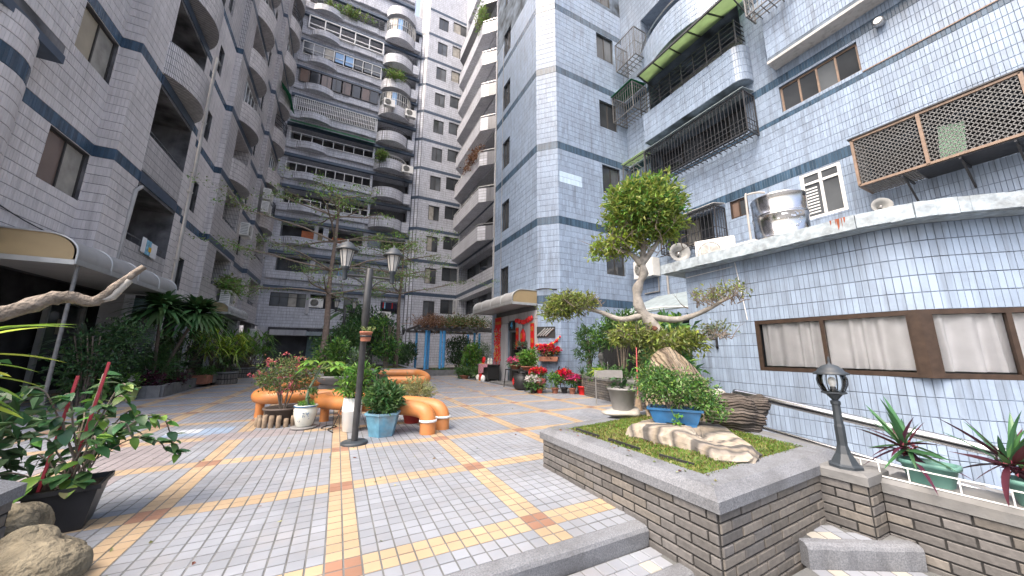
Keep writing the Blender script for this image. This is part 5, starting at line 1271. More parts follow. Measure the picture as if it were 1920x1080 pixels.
# white ceramic pot, papaya seedling
t = thing('potted_papaya', 'young papaya with one bent stem in a painted cream ceramic pot', 'potted plant', (-.37,6.62,0))
MB().lathe([(.16,0),(.19,.012),(.19,.03),(.14,.03),(.001,.03)], 24).build('saucer', 'pot_grey', t)
MB().lathe([(.10,.03),(.12,.05),(.165,.22),(.168,.30),(.15,.33),(.168,.335),(.17,.36),(.14,.36),(.13,.33),(.001,.33)], 28).build('pot', 'pot_ceramic', t)
M = MB(); rr = random.Random(2)
for k in range(14):
    a = R(-95)+rr.uniform(-.45,.45); z = rr.uniform(.14,.26); p = V3(.172*math.cos(a), .172*math.sin(a), z); M.bar(p, p+V3(rr.uniform(-.03,.03), -.003, rr.uniform(-.03,.03)), .006)
M.build('painted_motif', 'glaze_blue', t); MB().lathe([(.171,.335),(.176,.345),(.171,.355)], 28).build('rim_band', 'glaze_blue', t)
foliage('ground_cover', t, [(0,0,.365,.13,.13,.03)], 60, 6, .03, .018, 'leaf_bright', spread=.02)
M = MB(); M.tube(smooth_path([(.02,0,.34),(.0,.0,.48),(.02,.0,.62),(.09,.0,.78),(.14,0,.92)], 4), [.028-.001*i for i in range(17)], 8); M.build('stem', 'leaf_dusty', t)
pl_ = big_leaf(.26, .10, 'leaf_bright', droop=.35, cup=.1)
for q, (az, el, ln) in enumerate(((170,20,.16),(20,25,.28),(60,40,.2),(-40,10,.3),(-10,5,.42),(200,45,.2))):
    e_ = V3(.14,0,.92)+V3(math.cos(R(az))*math.cos(R(el)), math.sin(R(az))*math.cos(R(el)), math.sin(R(el)))*ln
    MB().tube([(.14,0,.92), tuple(e_)], .006, 5).build('leaf_stalk', 'leaf_pale', t)
    for k in range(7): place_leaf(pl_, t, e_, R(az-105+k*35), R(random.uniform(-15,12)), sc=random.uniform(.75,1.1)*(1-.07*abs(k-3)))
foliage('side_shoot', t, [(.07,-.02,.52,.05,.05,.06)], 10, 6, .06, .03, 'leaf_mid', spread=.02)
# wide shallow bowl with fern-like palms on the planter edge
def shallow(t): MB().lathe([(.25,0),(.42,.12),(.44,.16),(.45,.2),(.41,.2),(.40,.17),(.001,.17)], 28).build('pot', 'pot_grey', t); soil(t, .4, .17)
t = thing('potted_fern', 'fern like plants in a wide grey bowl resting on the bench', 'potted plant', (.02,9.0,.47)); shallow(t)
blades('foliage', t, [(random.uniform(-.25,.25), random.uniform(-.2,.2), .15) for _ in range(16)], 9, .5, .05, 'leaf_mid', el=(.7,1.45), droop=.35)
M = MB(); M.box(-.3,8.8,0,.34,9.2,.47)
tag(M.build('bowl_plinth', 'brick_grey'), 'low brick plinth carrying the wide grey bowl', 'plinth')
# broad leaved plants behind
t = thing('potted_plant', 'broad leaved plant rising behind the white vase', 'potted plant', (.85,7.9,0)); pot_round(t, .14,.2,.3,'pot_brown'); soil(t, .17, .26); stems(t, 4, .25, .75, .012, .12, seed=5)
bl = big_leaf(.30, .16, 'leaf_green_big', droop=.3, cup=.2)
for k in range(26): place_leaf(bl, t, (random.uniform(-.12,.12), random.uniform(-.1,.1), random.uniform(.5,.92)), random.uniform(0,6.28), R(random.uniform(-25,50)), sc=random.uniform(.6,1.0))
potted('dusty grey green shrub in a terracotta trough on the planter', (.35,10.9,.56), [(0,0,.42,.4,.3,.28)], 110, 8, .10, .035, ['leaf_dusty','leaf_mid'], [.6,.4], pot=lambda t: MB().box(-.3,-.12,0,.3,.12,.2).build('trough', 'terracotta', t), spread=.06, st=(5,.1,.4,.008,.2))
potted('green and yellow foliage clump at the left end of the tree planter', (-.15,10.9,.56), [(0,0,.5,.4,.35,.4),(.2,0,.8,.25,.25,.2)], 110, 8, .12, .05, ['leaf_bright','leaf_mid'], [.4,.6], spread=.07, st=(6,0,.6,.01,.2), name='shrub', cat='shrub')

# hanging pot on the lamp post
t = thing('hanging_pot', 'small terracotta pot strapped to the lamp post', 'hanging pot', (.335,5.165,1.355))
MB().lathe([(.062,0),(.078,.11),(.086,.112),(.086,.135),(.07,.135),(.065,.12),(.001,.12)], 20).build('pot', 'terracotta', t); MB().lathe([(.073,.055),(.079,.057),(.08,.08),(.075,.082)], 20).build('strap', 'pot_black', t)
foliage('foliage', t, [(0,0,.15,.06,.06,.03),(.07,0,.16,.03,.03,.03)], 22, 6, .035, .016, ['leaf_pale','leaf_olive'], spread=.015)

# ---- mid bushes between planter and back block
def bush(label, loc, ells, clusters, per, L, W, mats, mix=None, trunk=True, name='shrub', cat='shrub', group=None, **kw):
    t = thing(name, label, cat, loc, group)
    if trunk: stems(t, 7, 0, max(e[2] for e in ells), .02, max(e[3] for e in ells)*.7, seed=len(label))
    foliage('foliage', t, ells, clusters, per, L, W, mats, mix, **kw); return t
bush('big dark evergreen bush behind the lamp post', (1.1,16.2,.5), [(0,0,1.5,1.0,.9,1.0),(.7,.1,1.4,.8,.8,.8),(-.5,0,2.1,.6,.6,.6)], 420, 9, .15, .07, ['leaf_deep','leaf_dark'], [.6,.4], spread=.12)
bush('mid green bush at the foot of the left tree', (-.1,14.3,.5), [(0,0,.8,.7,.6,.6),(.5,.3,1.3,.6,.6,.6)], 230, 9, .14, .06, ['leaf_dark','leaf_mid'], [.6,.4], spread=.11)
bush('yellow green topped shrub just right of the lamp post', (1.75,14.4,.5), [(0,0,.9,.5,.5,.5),(-.35,0,1.75,.35,.35,.3)], 160, 8, .13, .06, ['leaf_dark','leaf_bright'], [.7,.3], spread=.1)
t = thing('palm', 'small palm with arching fronds beside the left tree trunk', 'palm', (.45,17.5,.3)); MB().tube([(0,0,0),(.05,0,1.3),(0,0,2.6)], [.1,.08,.07], 8).build('trunk', 'bark_brown', t)
blades('crown', t, [(0,0,2.6)], 22, 1.7, .28, 'leaf_dark', el=(.2,1.3), droop=.75, nseg=6)
bush('ivy clad bush in front of the grey back wall right of the bush', (3.1,20.5,0), [(0,0,.9,.7,.6,.7),(-.6,0,1.5,.5,.5,.5)], 200, 9, .15, .07, ['leaf_deep','leaf_mid'], [.7,.3], spread=.1)
# small iron lantern by the tree
t = thing('iron_lantern', 'black iron garden lantern beside the right tree trunk', 'lantern', (2.75,19.0,0)); MB().tube([(0,0,0),(0,0,2.1)], .035, 8).build('pole', 'post_black', t)
for s in (-.35,0,.35): MB().lathe([(.03,2.1+.3*(s == 0)),(.09,2.35+.3*(s == 0)),(.11,2.37+.3*(s == 0)),(.03,2.5+.3*(s == 0)),(.001,2.55+.3*(s == 0))], 8, (s,0,0), sm=False).build('head', 'post_black', t)
M = MB(); M.bar((-.35,0,2.12), (.35,0,2.12), .03); M.build('arm', 'post_black', t)
# shelf of clutter below the laundry window
M = MB(); M.box(2.6,30.3,.0,4.4,31.0,.9); M.box(2.5,30.2,1.55,4.5,31.0,1.62); tag(M.build('wall_bench', 'concrete'), 'concrete bench and shelf against the back block', 'bench')

# ---- pergola with blue posts
pg = thing('pergola', 'pergola on pale blue posts covered in dry vines', 'pergola', (6,20,0))
for x, y in ((4.55,20.0),(4.78,20.3),(5.40,19.9),(5.58,19.9),(5.70,20.2),(8.0,21.2),(8.35,21.2),(4.6,23),(8.2,23)): MB().tube([(x,y,0),(x,y,2.45)], .075, 10).build('post', 'post_blue', pg, world=True)
for y in (19.9,23): MB().box(3.9,y,2.45,8.9,y+.15,2.6).build('beam', 'render_dark', pg, world=True)
for i in range(11): MB().box(4.0+i*.48,19.5,2.602,4.1+i*.48,23.4,2.72).build('rafter', 'render_dark', pg, world=True)
def world_fol(name, parent, ells, *a, **k):
    o = foliage(name, parent, ells, *a, **k); o.location = tuple(-LOC[parent.name]); return o
o = world_fol('dry_vines', pg, [(4.9,20.5,2.95,1.0,1.2,.45)], 330, 9, .12, .035, ['leaf_brown','dead_vine'], [.6,.4], spread=.13); o['kind'] = 'stuff'
o = world_fol('green_vines', pg, [(6.2,20.7,2.95,.9,1.3,.42),(7.6,20.7,3.0,1.4,1.3,.42)], 420, 9, .13, .06, ['leaf_olive','leaf_dark','leaf_brown'], [.45,.35,.2], spread=.13); o['kind'] = 'stuff'
M = MB(); rr = random.Random(6)
for k in range(40):
    p = V3(rr.uniform(3.8,8.6), rr.uniform(19.5,22), rr.uniform(2.6,3.1)); M.tube(smooth_path([p, p+V3(rr.uniform(-.5,.5), rr.uniform(-.3,.3), rr.uniform(-.2,.3)), p+V3(rr.uniform(-1,1), rr.uniform(-.5,.5), rr.uniform(-.7,.3))], 3), .013, 4, cap=False)
o = M.build('vine_stems', 'dead_vine', pg, world=True); o['kind'] = 'stuff'
# bed below the pergola
bd = thing('stone_bed', 'low stone edged bed below the pergola', 'flower bed', (5.6,18,0))
for a, b in (((4.2,17.9),(5.9,17.7)),((5.9,17.7),(6.9,18.1)),((4.2,17.9),(3.6,21.5))):
    a, b = V3(*a, 0), V3(*b, 0); k = max(2, int(np.linalg.norm(b-a)/.35))
    for i in range(k): MB().obox((a+(b-a)*(i+.5)/k)+V3(0,0,.14), (b-a)/k/2*.97, nrm(np.cross(b-a, V3(0,0,1)))*.08, V3(0,0,.14)).build('stone', 'concrete', bd, world=True)
MB().prism([(4.25,17.95),(5.9,17.75),(6.85,18.15),(7,22),(3.7,22)], 0, .22).build('soil', 'soil', bd, world=True)
for i, (x, y, h) in enumerate(((4.9,18.5,.5),(5.5,18.3,.45),(6.2,18.5,.5))):
    t = thing('strap_plant', ['tuft of strap leaves in the stone bed, by the blue posts','tuft of strap leaves at the middle of the stone bed','tuft of strap leaves at the entrance end of the stone bed'][i], 'plant', (x,y,.2), group='strap leaf tufts in the stone bed'); blades('leaves', t, [(random.uniform(-.3,.3), random.uniform(-.2,.2), 0) for _ in range(6)], 14, h, .035, 'leaf_dark', el=(.5,1.4), droop=.6)
bush('dark shrub behind the blue posts under the pergola', (6.9,21.0,.1), [(0,0,1.2,.9,.7,1.0)], 230, 9, .16, .07, ['leaf_deep','leaf_dark'], [.7,.3], spread=.12)
bush('small tree left of the pergola beside stair tower', (4.0,22.5,0), [(0,0,1.2,.6,.6,.6)], 120, 9, .14, .07, ['leaf_deep','leaf_dark'], [.6,.4], spread=.1)
bush('bright green shrub next to the red entrance table', (5.75,15.6,0), [(0,0,.85,.45,.45,.5),(.1,0,1.35,.3,.3,.25)], 130, 8, .15, .07, ['leaf_bright','leaf_mid'], [.6,.4], spread=.08)
bush('blue green conifer like shrub behind the red entrance table', (6.3,16.3,0), [(.2,0,1.2,.55,.5,.6)], 160, 10, .09, .03, ['leaf_dusty','leaf_dark'], [.5,.5], spread=.08)
potted('low green plant in a brown bowl at the paving edge by the entrance', (5.35,15.4,0), [(0,0,.3,.35,.35,.2)], 60, 8, .16, .05, ['leaf_mid','leaf_dark'], pot=lambda t: pot_round(t, .16,.22,.16,'terracotta'), spread=.06, st=None)
potted('spreading dark plants in a low black tray beside the red table', (5.9,14.6,0), [(0,0,.3,.5,.4,.25)], 90, 8, .16, .05, ['leaf_dark','leaf_mid'], pot=lambda t: pot_round(t, .25,.3,.12,'pot_black'), spread=.06, st=None)

# ------------------------------------------------------------------ red entrance
def rotz(o, a): o.rotation_euler = (0, 0, a); return o
FACE_L = Matrix(((0,0,-1,0),(-1,0,0,0),(0,1,0,0),(0,0,0,1)))      # text facing -x
def banner(label, u, z0, z1, w_, chars='', d=-.07, rod=True, name='red_banner', m='red_paper'):
    c = TL.p(u, z0, d); t = thing(name, label, 'banner', tuple(c)); h = z1-z0
    MB().obox((0,0,h/2), (.006,0,0), (0,w_/2,0), (0,0,h/2)).build('paper', m, t)
    if rod: MB().tube([(-.012,-w_/2-.02,h),(-.012,w_/2+.02,h)], .012, 6).build('rod', 'gold', t)
    for i, ch in enumerate(chars):
        s = min(w_*.8, h/max(1, len(chars))*.85); M4 = FACE_L.copy(); o = text(ch, s, 'gold', t, M4); o.location = (-.012, 0, h-(i+.5)*h/len(chars))
    return t
banner('narrow red couplet scroll right beside the doorway', 2.72, 1.35, 2.2, .22, '春滿')
banner('long red couplet scroll by the tower corner', 3.92, 1.0, 2.3, .26, '福氣到')
banner('red scroll hanging low below the doorway couplet', 2.72, .55, 1.05, .2, '福')
t = banner('red header banner above the hanging firecrackers', .95, 2.28, 2.75, .62, '', d=-.12); 
for i in range(4): o = text('福', .15, 'gold', t, FACE_L.copy()); o.location = (-.012, .22-.15*i, .22)
t = thing('firecracker_strings', 'curtain of red and gold firecracker strings beside the doorway', 'decoration', tuple(TL.p(.95, .6, -.12))); rr = random.Random(3)
for k in range(9):
    M = MB(); y = -.28+k*.07; z = 1.68
    while z > .05+.3*rr.random():
        h = rr.uniform(.06,.12); M.lathe([(.008,z-h),(.022,z-h*.8),(.022,z-h*.15),(.008,z)], 6, (rr.uniform(-.05,0), y+rr.uniform(-.012,.012), 0), mi=int(rr.random() < .25)); z -= h+.01
    M.build('string', ['red_paper', 'gold'], t)
t = thing('red_garland', 'red tasselled garland hung above the side panel', 'garland', tuple(TL.p(3.35, 2.42, -.1))); rr = random.Random(9)
for k in range(26):
    y = -.62+k*.05; z = .1-.12*math.sin(math.pi*k/25)+rr.uniform(-.03,.03); MB().lathe([(.01,-.09),(.05,-.05),(.055,.03),(.01,.08)], 7, (rr.uniform(-.05,.02), y, z)).build('tassel', 'red_cloth', t)
t = thing('red_lantern', 'oval red and gold hanging ornament on the side panel', 'ornament', tuple(TL.p(3.25, 1.55, -.1)))
MB().lathe([(.03,-.12),(.10,0),(.17,.14),(.19,.28),(.17,.42),(.08,.54),(.03,.58)], 14, sx=.4).build('body', 'red_paper', t); MB().lathe([(.06,-.2),(.07,-.12)], 8, sx=.4).build('tassel', 'sign_black', t); MB().tube([(0,0,.58),(0,0,.9)], .012, 5).build('cord', 'sign_black', t)
o = text('福', .22, 'gold', t, FACE_L.copy()); o.location = (-.085, 0, .28)
t = thing('wall_shelf', 'small black shelf with dark pots on the side panel', 'shelf', tuple(TL.p(3.3, .75, -.18)))
for z in (0,.55): MB().box(-.14,-.5,z,.14,.5,z+.03).build('board', 'sign_black', t)
for y in (-.48,.48): MB().box(-.12,y-.015,-.6,.12,y+.015,.55).build('leg', 'sign_black', t)
for i, (y, z) in enumerate(((-.3,.03),(.05,.03),(.3,.03),(-.2,.58),(.25,.58))): potted(['tiny plant on the lower shelf nearest the corner','tiny plant in the middle of the lower shelf','tiny plant on the lower shelf by the door','bonsai like plant on the upper shelf by the corner','bonsai like plant on the upper shelf by the door'][i], tuple(TL.p(3.3-y, .75+z, -.18)), [(0,0,.2,.15,.15,.1)], 24, 6, .06, .03, ['leaf_dark','leaf_dusty'], pot=lambda t: pot_round(t, .06,.08,.1,'pot_black', n=12), st=None, spread=.03, group='small plants on the entrance shelf')
# firewood board and garland on the chamfer
t = thing('bead_garland', 'red and gold bead chain hung from the notice board', 'garland', tuple(TC.p(.45, 1.45, -.08)))
for k in range(15): q = k/14; MB().sphere((-.35+.6*q, .35-.6*q-.02, .02+.38*max(0, q-.55)*1.6+.03*math.sin(k)), .042 if k % 3 else .06, 8).build('bead', ['red_paper','gold','red_cloth'][k % 3], t)
t = thing('timber_sticks', 'diagonal grey sticks fixed on the black notice board', 'decoration', tuple(TC.p(.3, 1.95, -.06)))
for k in range(4): c = V3(0,0,0)+TC.u*(-.16+.1*k); a = c-TC.u*.15-V3(0,0,.14); b = c+TC.u*.15+V3(0,0,.14); MB().tube([a, b], .03, 8).build('stick', 'steel_dull', t)
# wall planter with poinsettia on the chamfer
def box_pot(m, a, b, h): return lambda t: MB().add([(-a,-b,0),(a,-b,0),(a,b,0),(-a,b,0),(-a*1.1,-b*1.15,h),(a*1.1,-b*1.15,h),(a*1.1,b*1.15,h),(-a*1.1,b*1.15,h)], [(0,3,2,1),(4,5,6,7),(0,1,5,4),(1,2,6,5),(2,3,7,6),(3,0,4,7)]).build('trough', m, t)
c = TC.p(.42, .92, -.17); t = potted('red poinsettias in a terracotta wall trough on the tower corner', tuple(c), [(0,0,.32,.36,.16,.1)], 50, 7, .10, .05, ['leaf_dark','leaf_brown'], pot=box_pot('terracotta', .32, .1, .16), spread=.05, st=None, fl=([(0,0,.42,.38,.18,.1)], 70, 9, .10, .045, ['flower_red']), group='poinsettias')
rotz(t, R(-45))
# table with pink cloth
t = thing('entrance_table', 'small black table draped with a pink flowered cloth', 'table', (5.95,13.85,0))
MB().box(-.28,-.5,.66,.28,.5,.7).build('table_top', 'sign_black', t)
for x in (-.24,.24):
    for y in (-.45,.45): MB().box(x-.025,y-.025,0,x+.025,y+.025,.66).build('leg', 'sign_black', t)
M = MB(); M.box(-.30,-.1,.701,.30,.52,.712); M.add([(-.3,.52,.71),(-.3,-.1,.71),(-.31,-.08,.36),(-.31,.50,.28)], [(0,1,2,3),(3,2,1,0)]); M.add([(-.3,-.52,.71),(-.3,-.1,.705),(-.31,-.1,.58),(-.31,-.5,.6)], [(0,1,2,3),(3,2,1,0)]); M.build('cloth', 'pink_cloth', t)
MB().box(-.26,-.44,.1,.26,.44,.64).build('skirt', 'sign_black', t)
for i, (x, y, z, lbl) in enumerate(((5.8,14.15,.712,'round red lucky ornament standing on the pink table'),(5.65,14.1,0,'round red lucky ornament on the ground under the table'))):
    t = thing('lucky_ornament', lbl, 'ornament', (x,y,z)); o = MB(); o.lathe([(.001,-.03),(.14,-.03),(.15,0),(.14,.03),(.001,.03)], 18); o = o.build('disc', 'red_paper', t); o.rotation_euler = (0, R(-80), 0); o.location = (0,0,.16); MB().lathe([(.08,0),(.07,.03),(.001,.03)], 12).build('foot', 'gold', t)
for i, (x, y) in enumerate(((5.95,13.95),(5.95,13.65))): t = thing('white_figurine', ['pale figurine on the table nearest the ornament','pale figurine at the doorway end of the table'][i], 'figurine', (x,y,.712)); MB().lathe([(.06,0),(.07,.05),(.04,.13),(.05,.18),(.03,.23),(.001,.25)], 10).build('body', 'pot_ceramic', t)
for i, (x, y, m, lbl) in enumerate(((5.62,13.75,'pot_white','pale cloth bag standing before the table'),(5.62,14.35,'pot_ceramic','pale sack leaning left of the table'))):
    t = thing('bag', lbl, 'bag', (x,y,0)); M = MB(); rock(M, (0,0,0), (.1,.12,.16), 30+i, 14, 9, .15); M.build('body', m, t)
# black urn with red diamond and stand with plants
t = thing('black_urn', 'large glossy black urn with a red paper diamond beside the steps', 'urn', (5.62,10.25,0)); MB().lathe([(.22,0),(.30,.1),(.335,.28),(.31,.42),(.25,.5),(.27,.53),(.24,.53),(.001,.5)], 26).build('body', 'pot_black', t)
M = MB(); c = V3(-.335,.03,.28); M.add([c+V3(0,.0,.13), c+V3(.01,.09,0), c+V3(0,0,-.13), c+V3(.01,-.09,0)], [(0,1,2,3),(3,2,1,0)]); M.build('paper_diamond', 'red_paper', t)
t = thing('plant_stand', 'thin black metal stand carrying two flower pots over the urn', 'stand', (5.75,10.5,0))
MB().box(-.3,-.75,.6,.3,.75,.63).build('top', 'sign_black', t)
for x in (-.28,.28):
    for y in (-.72,.72): MB().bar((x*1.15,y*1.08,0), (x,y,.6), .025).build('leg', 'sign_black', t)
fl = lambda m, r, z, n=60: ([(0,0,z,r,r,r*.4)], n, 8, .06, .035, [m])
potted('pink flowering kalanchoe in a bowl on the black stand', (5.75,11.0,.63), [(0,0,.2,.3,.25,.12)], 50, 7, .07, .045, ['leaf_mid','leaf_dusty'], pot=lambda t: pot_round(t, .13,.2,.14,'terracotta'), spread=.05, st=None, fl=([(0,0,.32,.33,.28,.08)], 70, 8, .055, .035, ['flower_pink']))
potted('round bright green clipped plant in a bowl on the black stand', (5.75,10.1,.63), [(0,0,.42,.33,.33,.3)], 170, 7, .075, .06, ['leaf_bright','leaf_mid'], [.7,.3], pot=lambda t: pot_round(t, .15,.25,.14,'terracotta'), spread=.045, st=None)
for i, (x, y, lbl, pt, gm, fm_, r, h) in enumerate((
  (5.75,9.45,'tall red poinsettia in front of the tower corner','pot_black','leaf_dark','flower_red',.24,.5),
  (5.45,9.25,'pink and white poinsettia in a small black pot','pot_black','leaf_mid','flower_white',.2,.3),
  (5.62,9.15,'small coral flowers in a red pot between poinsettias','pot_red','leaf_mid','flower_rose',.13,.28),
  (6.05,8.95,'leafy green plant in a terracotta pot before the tower corner','terracotta','leaf_bright',None,.22,.42),
  (6.32,8.85,'red leaved plant in a black pot behind the terracotta pot','pot_black','leaf_brown','flower_red',.2,.5),
  (6.45,8.62,'magenta flowers in a small terracotta pot by the red pot','terracotta','leaf_mid','flower_pink',.17,.38))):
    potted(lbl, (x,y,0), [(0,0,h,r,r,r*.8)], 60, 7, .085, .045, [gm,'leaf_dark'], [.75,.25], pot=lambda t, pt=pt: pot_round(t, .075,.1,.17,pt, n=14), spread=.05, st=(4,.15,h,.006,.08), fl=([(0,0,h+r*.55,r*1.05,r*1.05,r*.35)], 85, 8, .075, .04, [fm_]) if fm_ else None)
t = thing('potted_dracaena', 'spiky young tree in a bright red pot beside the garden wall', 'potted plant', (6.62,8.35,0)); pot_round(t, .10,.125,.24,'red_paper', n=16); soil(t, .1, .21); MB().tube([(0,0,.2),(.01,0,.45),(0,0,.62)], .018, 7).build('stem', 'bark_brown', t); blades('foliage', t, [(0,0,.6)], 40, .42, .028, 'leaf_dark', el=(.0,1.4), droop=.4)
t = thing('rooster_ornament', 'black wrought ornament fixed low on the tower corner', 'ornament', tuple(TC.p(.8, .3, -.06))); M = MB(); rock(M, (0,0,.08), (.12,.12,.12), 5, 12, 8, .3); M.build('body', 'sign_black', t); MB().tube(smooth_path([(0,0,.25),(-.06,.02,.36),(-.02,.0,.45)], 3), .02, 6).build('neck', 'sign_black', t); MB().bar((0,0,0), (0,0,-.3), .02).build('pin', 'sign_black', t)

# ------------------------------------------------------------------ garden bed beside the tower, right
gb = thing('garden_wall', 'low brick garden bed with a steel leg before the dark fence', 'planter', (6.6,7,0))
GP = [(6.85,8.9),(6.55,8.1),(6.35,6.9),(6.1,5.2),(8.0,5.0),(8.4,9.9)]
MB().prism(GP, 0, .5).build('core', 'brick_joint', gb, world=True)
pc = Pieces(gb, 'brick', 'brick_field', ['brick_grey', 'brick_tan'], proud=.01)
for a, b in zip(GP[:3], GP[1:4]):
    d_ = V3(b[0]-a[0], b[1]-a[1], 0); brick_face(pc, Face((*a, 0), d_, np.linalg.norm(d_)), 0, .5)
pc.finish(); MB().prism([(6.8,8.9),(6.52,8.1),(6.32,6.9),(6.07,5.2),(8.0,5.02),(8.38,9.9)], .5, .56).build('coping', 'concrete', gb, world=True)
t = thing('stone_sink', 'stone wash basin with tap on steel legs above the garden bed', 'sink', (6.0,6.55,0)); rz = -R(42)
M = MB(); M.box(-.33,-.2,.64,.33,.2,.68); M.box(-.33,-.2,.68,-.29,.2,.8); M.box(.29,-.2,.68,.33,.2,.8); M.box(-.29,-.2,.68,.29,-.16,.8); M.box(-.29,.16,.68,.29,.2,.8); M.build('basin', 'pot_grey', t)
for x in (-.3,.3): MB().tube([(x,-.15,0),(x,-.15,.64)], .016, 6).build('leg', 'steel_dull', t)
MB().tube(smooth_path([(0,.18,.8),(0,.18,.95),(0,.1,1.0),(0,.02,.96)], 4), .014, 7).build('tap', 'steel', t); rotz(t, rz)
t = thing('hanging_fern', 'bright grassy fern trailing over the left end of the sink', 'fern', (5.88,6.75,.7)); blades('leaves', t, [(random.uniform(-.12,.12), random.uniform(-.08,.08), .08) for _ in range(10)], 12, .22, .02, 'leaf_lime', el=(-.1,1.3), droop=.7)
bush('tall glossy shrub against the tower wall in the garden bed', (7.1,8.6,.5), [(0,0,1.2,.35,.35,.4),(-.1,.0,.75,.3,.3,.3)], 130, 9, .13, .035, ['leaf_dark','leaf_mid'], [.6,.4], spread=.07)
bush('broad garden tree with bright upper leaves behind the sink', (7.3,7.4,.5), [(0,0,1.5,.55,.55,.4),(.3,-.4,1.4,.45,.45,.4),(-.2,.4,1.2,.45,.4,.35)], 330, 9, .13, .04, ['leaf_dark','leaf_mid','leaf_bright'], [.45,.3,.25], spread=.08)
bush('leaning shrub with bare stems between sink and fence', (7.5,6.3,.5), [(0,0,1.1,.4,.4,.35),(-.2,.2,.5,.35,.35,.25)], 120, 8, .14, .05, ['leaf_dark','leaf_olive'], spread=.08)
bush('low dark ground cover below the sink', (6.7,7.6,.5), [(0,0,.15,.3,.7,.2),(-.1,-.9,.15,.25,.4,.18)], 110, 8, .10, .045, ['leaf_mid','leaf_dark'], trunk=False, spread=.06)
bush('round small shrub right of the broom', (6.5,5.35,.5), [(0,0,.45,.3,.3,.35)], 110, 9, .06, .025, ['leaf_mid','leaf_dark'], spread=.05)
t = thing('bent_pipe', 'grey ventilation pipe with a bent top in the garden bed', 'pipe', (7.25,8.15,.5)); MB().tube(smooth_path([(0,0,0),(0,0,.45),(-.03,-.03,.6),(-.12,-.1,.66),(-.2,-.16,.6)], 4), .085, 12).build('pipe', 'pot_grey', t)
df = thing('slat_fence', 'dark slatted fence closing the gap behind the garden bed', 'fence', (8.5,7.5,0))
for i in range(46): a = V3(8.75,9.95,0)+(V3(8.1,4.75,0)-V3(8.75,9.95,0))*i/45; MB().obox(a+V3(0,0,.85), (.012,.0,0), (0,.045,0), (0,0,.85)).build('slat', 'sign_black', df, world=True)
for z in (.4,1.4): MB().bar((8.77,9.95,z), (8.12,4.75,z), .04).build('rail', 'sign_black', df, world=True)
t = thing('sheet_awning', 'pale blue metal sheet roof over the gap beside the low building', 'awning', (8.2,6.3,0)); MB().add([(7.7,7.9,2.35),(7.7,4.95,2.35),(9.6,4.95,3.1),(9.6,7.9,3.1),(7.7,7.9,2.39),(7.7,4.95,2.39),(9.6,4.95,3.14),(9.6,7.9,3.14)], [(0,1,2,3),(7,6,5,4),(0,4,5,1),(1,5,6,2),(2,6,7,3),(3,7,4,0)]).build('sheet', 'corrugated', t, world=True)
for x, y in ((7.75,7.8),(7.75,5.0)): MB().tube([(x,y,0),(x,y,2.35)], .03, 8).build('post', 'steel_dull', t, world=True)
MB().tube(smooth_path([(7.66,7.9,2.3),(7.66,6.4,2.45),(7.66,4.95,2.3)], 5), .02, 6).build('gutter', 'rail_white', t, world=True)
t = thing('broom', 'broom with red handle leaning by the garden bed', 'broom', (5.95,5.6,0)); MB().tube([(.0,.0,.3),(.15,.1,1.35)], .014, 6).build('handle', 'flower_rose', t); MB().lathe([(.09,0),(.06,.2),(.02,.32)], 8).build('brush', 'wood_log', t)
t = thing('bucket', 'upturned pale blue bucket hung on a frame by the garden bed', 'bucket', (6.3,5.25,.55)); o = MB().lathe([(.12,0),(.15,.22),(.14,.22),(.11,.02),(.001,.02)], 18).build('pail', 'pane_blue', t); o.rotation_euler = (R(120),0,R(40)); o.location = (0,0,.35); MB().bar((0,0,0), (0,0,.3), .03).build('hook', 'steel_dull', t)

# ------------------------------------------------------------------ mossy planter contents
def rock_thing(label, loc, r, seed, mt, rz=0, tilt=(0,0), name='rock', **kw):
    M = MB(); rock(M, (0,0,0), r, seed, **kw); o = M.build(name, mt); o.location = loc; o.rotation_euler = (tilt[0], tilt[1], rz); LOC[o.name] = V3(*loc); return tag(o, label, 'rock')
# flat striped stone: sheared slab
def slab_rock(label, loc, poly, h, m, top=.8, seed=1, shift=(0,0), name='rock'):
    rg = np.random.default_rng(seed); n = len(poly); c = np.mean(np.array(poly), 0); rings = []
    def dens(P): return [tuple(np.array(a)*(1-t)+np.array(b)*t) for a, b in zip(P, P[1:]+P[:1]) for t in (0,.2,.4,.6,.8)]
    D_ = dens(poly)
    for k, (s, z) in enumerate(((1.0,0),(1.03,.25),(.98,.6),(.9,.9),(.82,1.0),(.5,1.03),(.12,1.02))):
        rings.append([((p[0]-c[0])*s*(1+rg.normal()*.014)+c[0]+shift[0]*z, (p[1]-c[1])*s*(1+rg.normal()*.014)+c[1]+shift[1]*z, h(p[0], p[1])*z+rg.normal()*.004) for p in D_])
    N_ = len(D_); vs = [p for r_ in rings for p in r_]
    M = MB().add(vs, [(j*N_+i, j*N_+(i+1) % N_, (j+1)*N_+(i+1) % N_, (j+1)*N_+i) for j in range(len(rings)-1) for i in range(N_)], 0, False); M.add(rings[-1], [tuple(range(N_))])
    o = M.build(name, m); o.location = loc; LOC[o.name] = V3(*loc); return tag(o, label, 'rock')
slab_rock('flat tan and black striped stone lying on the moss', (2.95,2.15,.40), [(-.36,.46),(-.30,.0),(-.30,-.38),(-.05,-.52),(.18,-.44),(.42,-.1),(.48,.32),(.2,.62)], lambda x, y: (.16 if y > .02 else .16+.16*(y-.02)), 'rock_striped', seed=3)
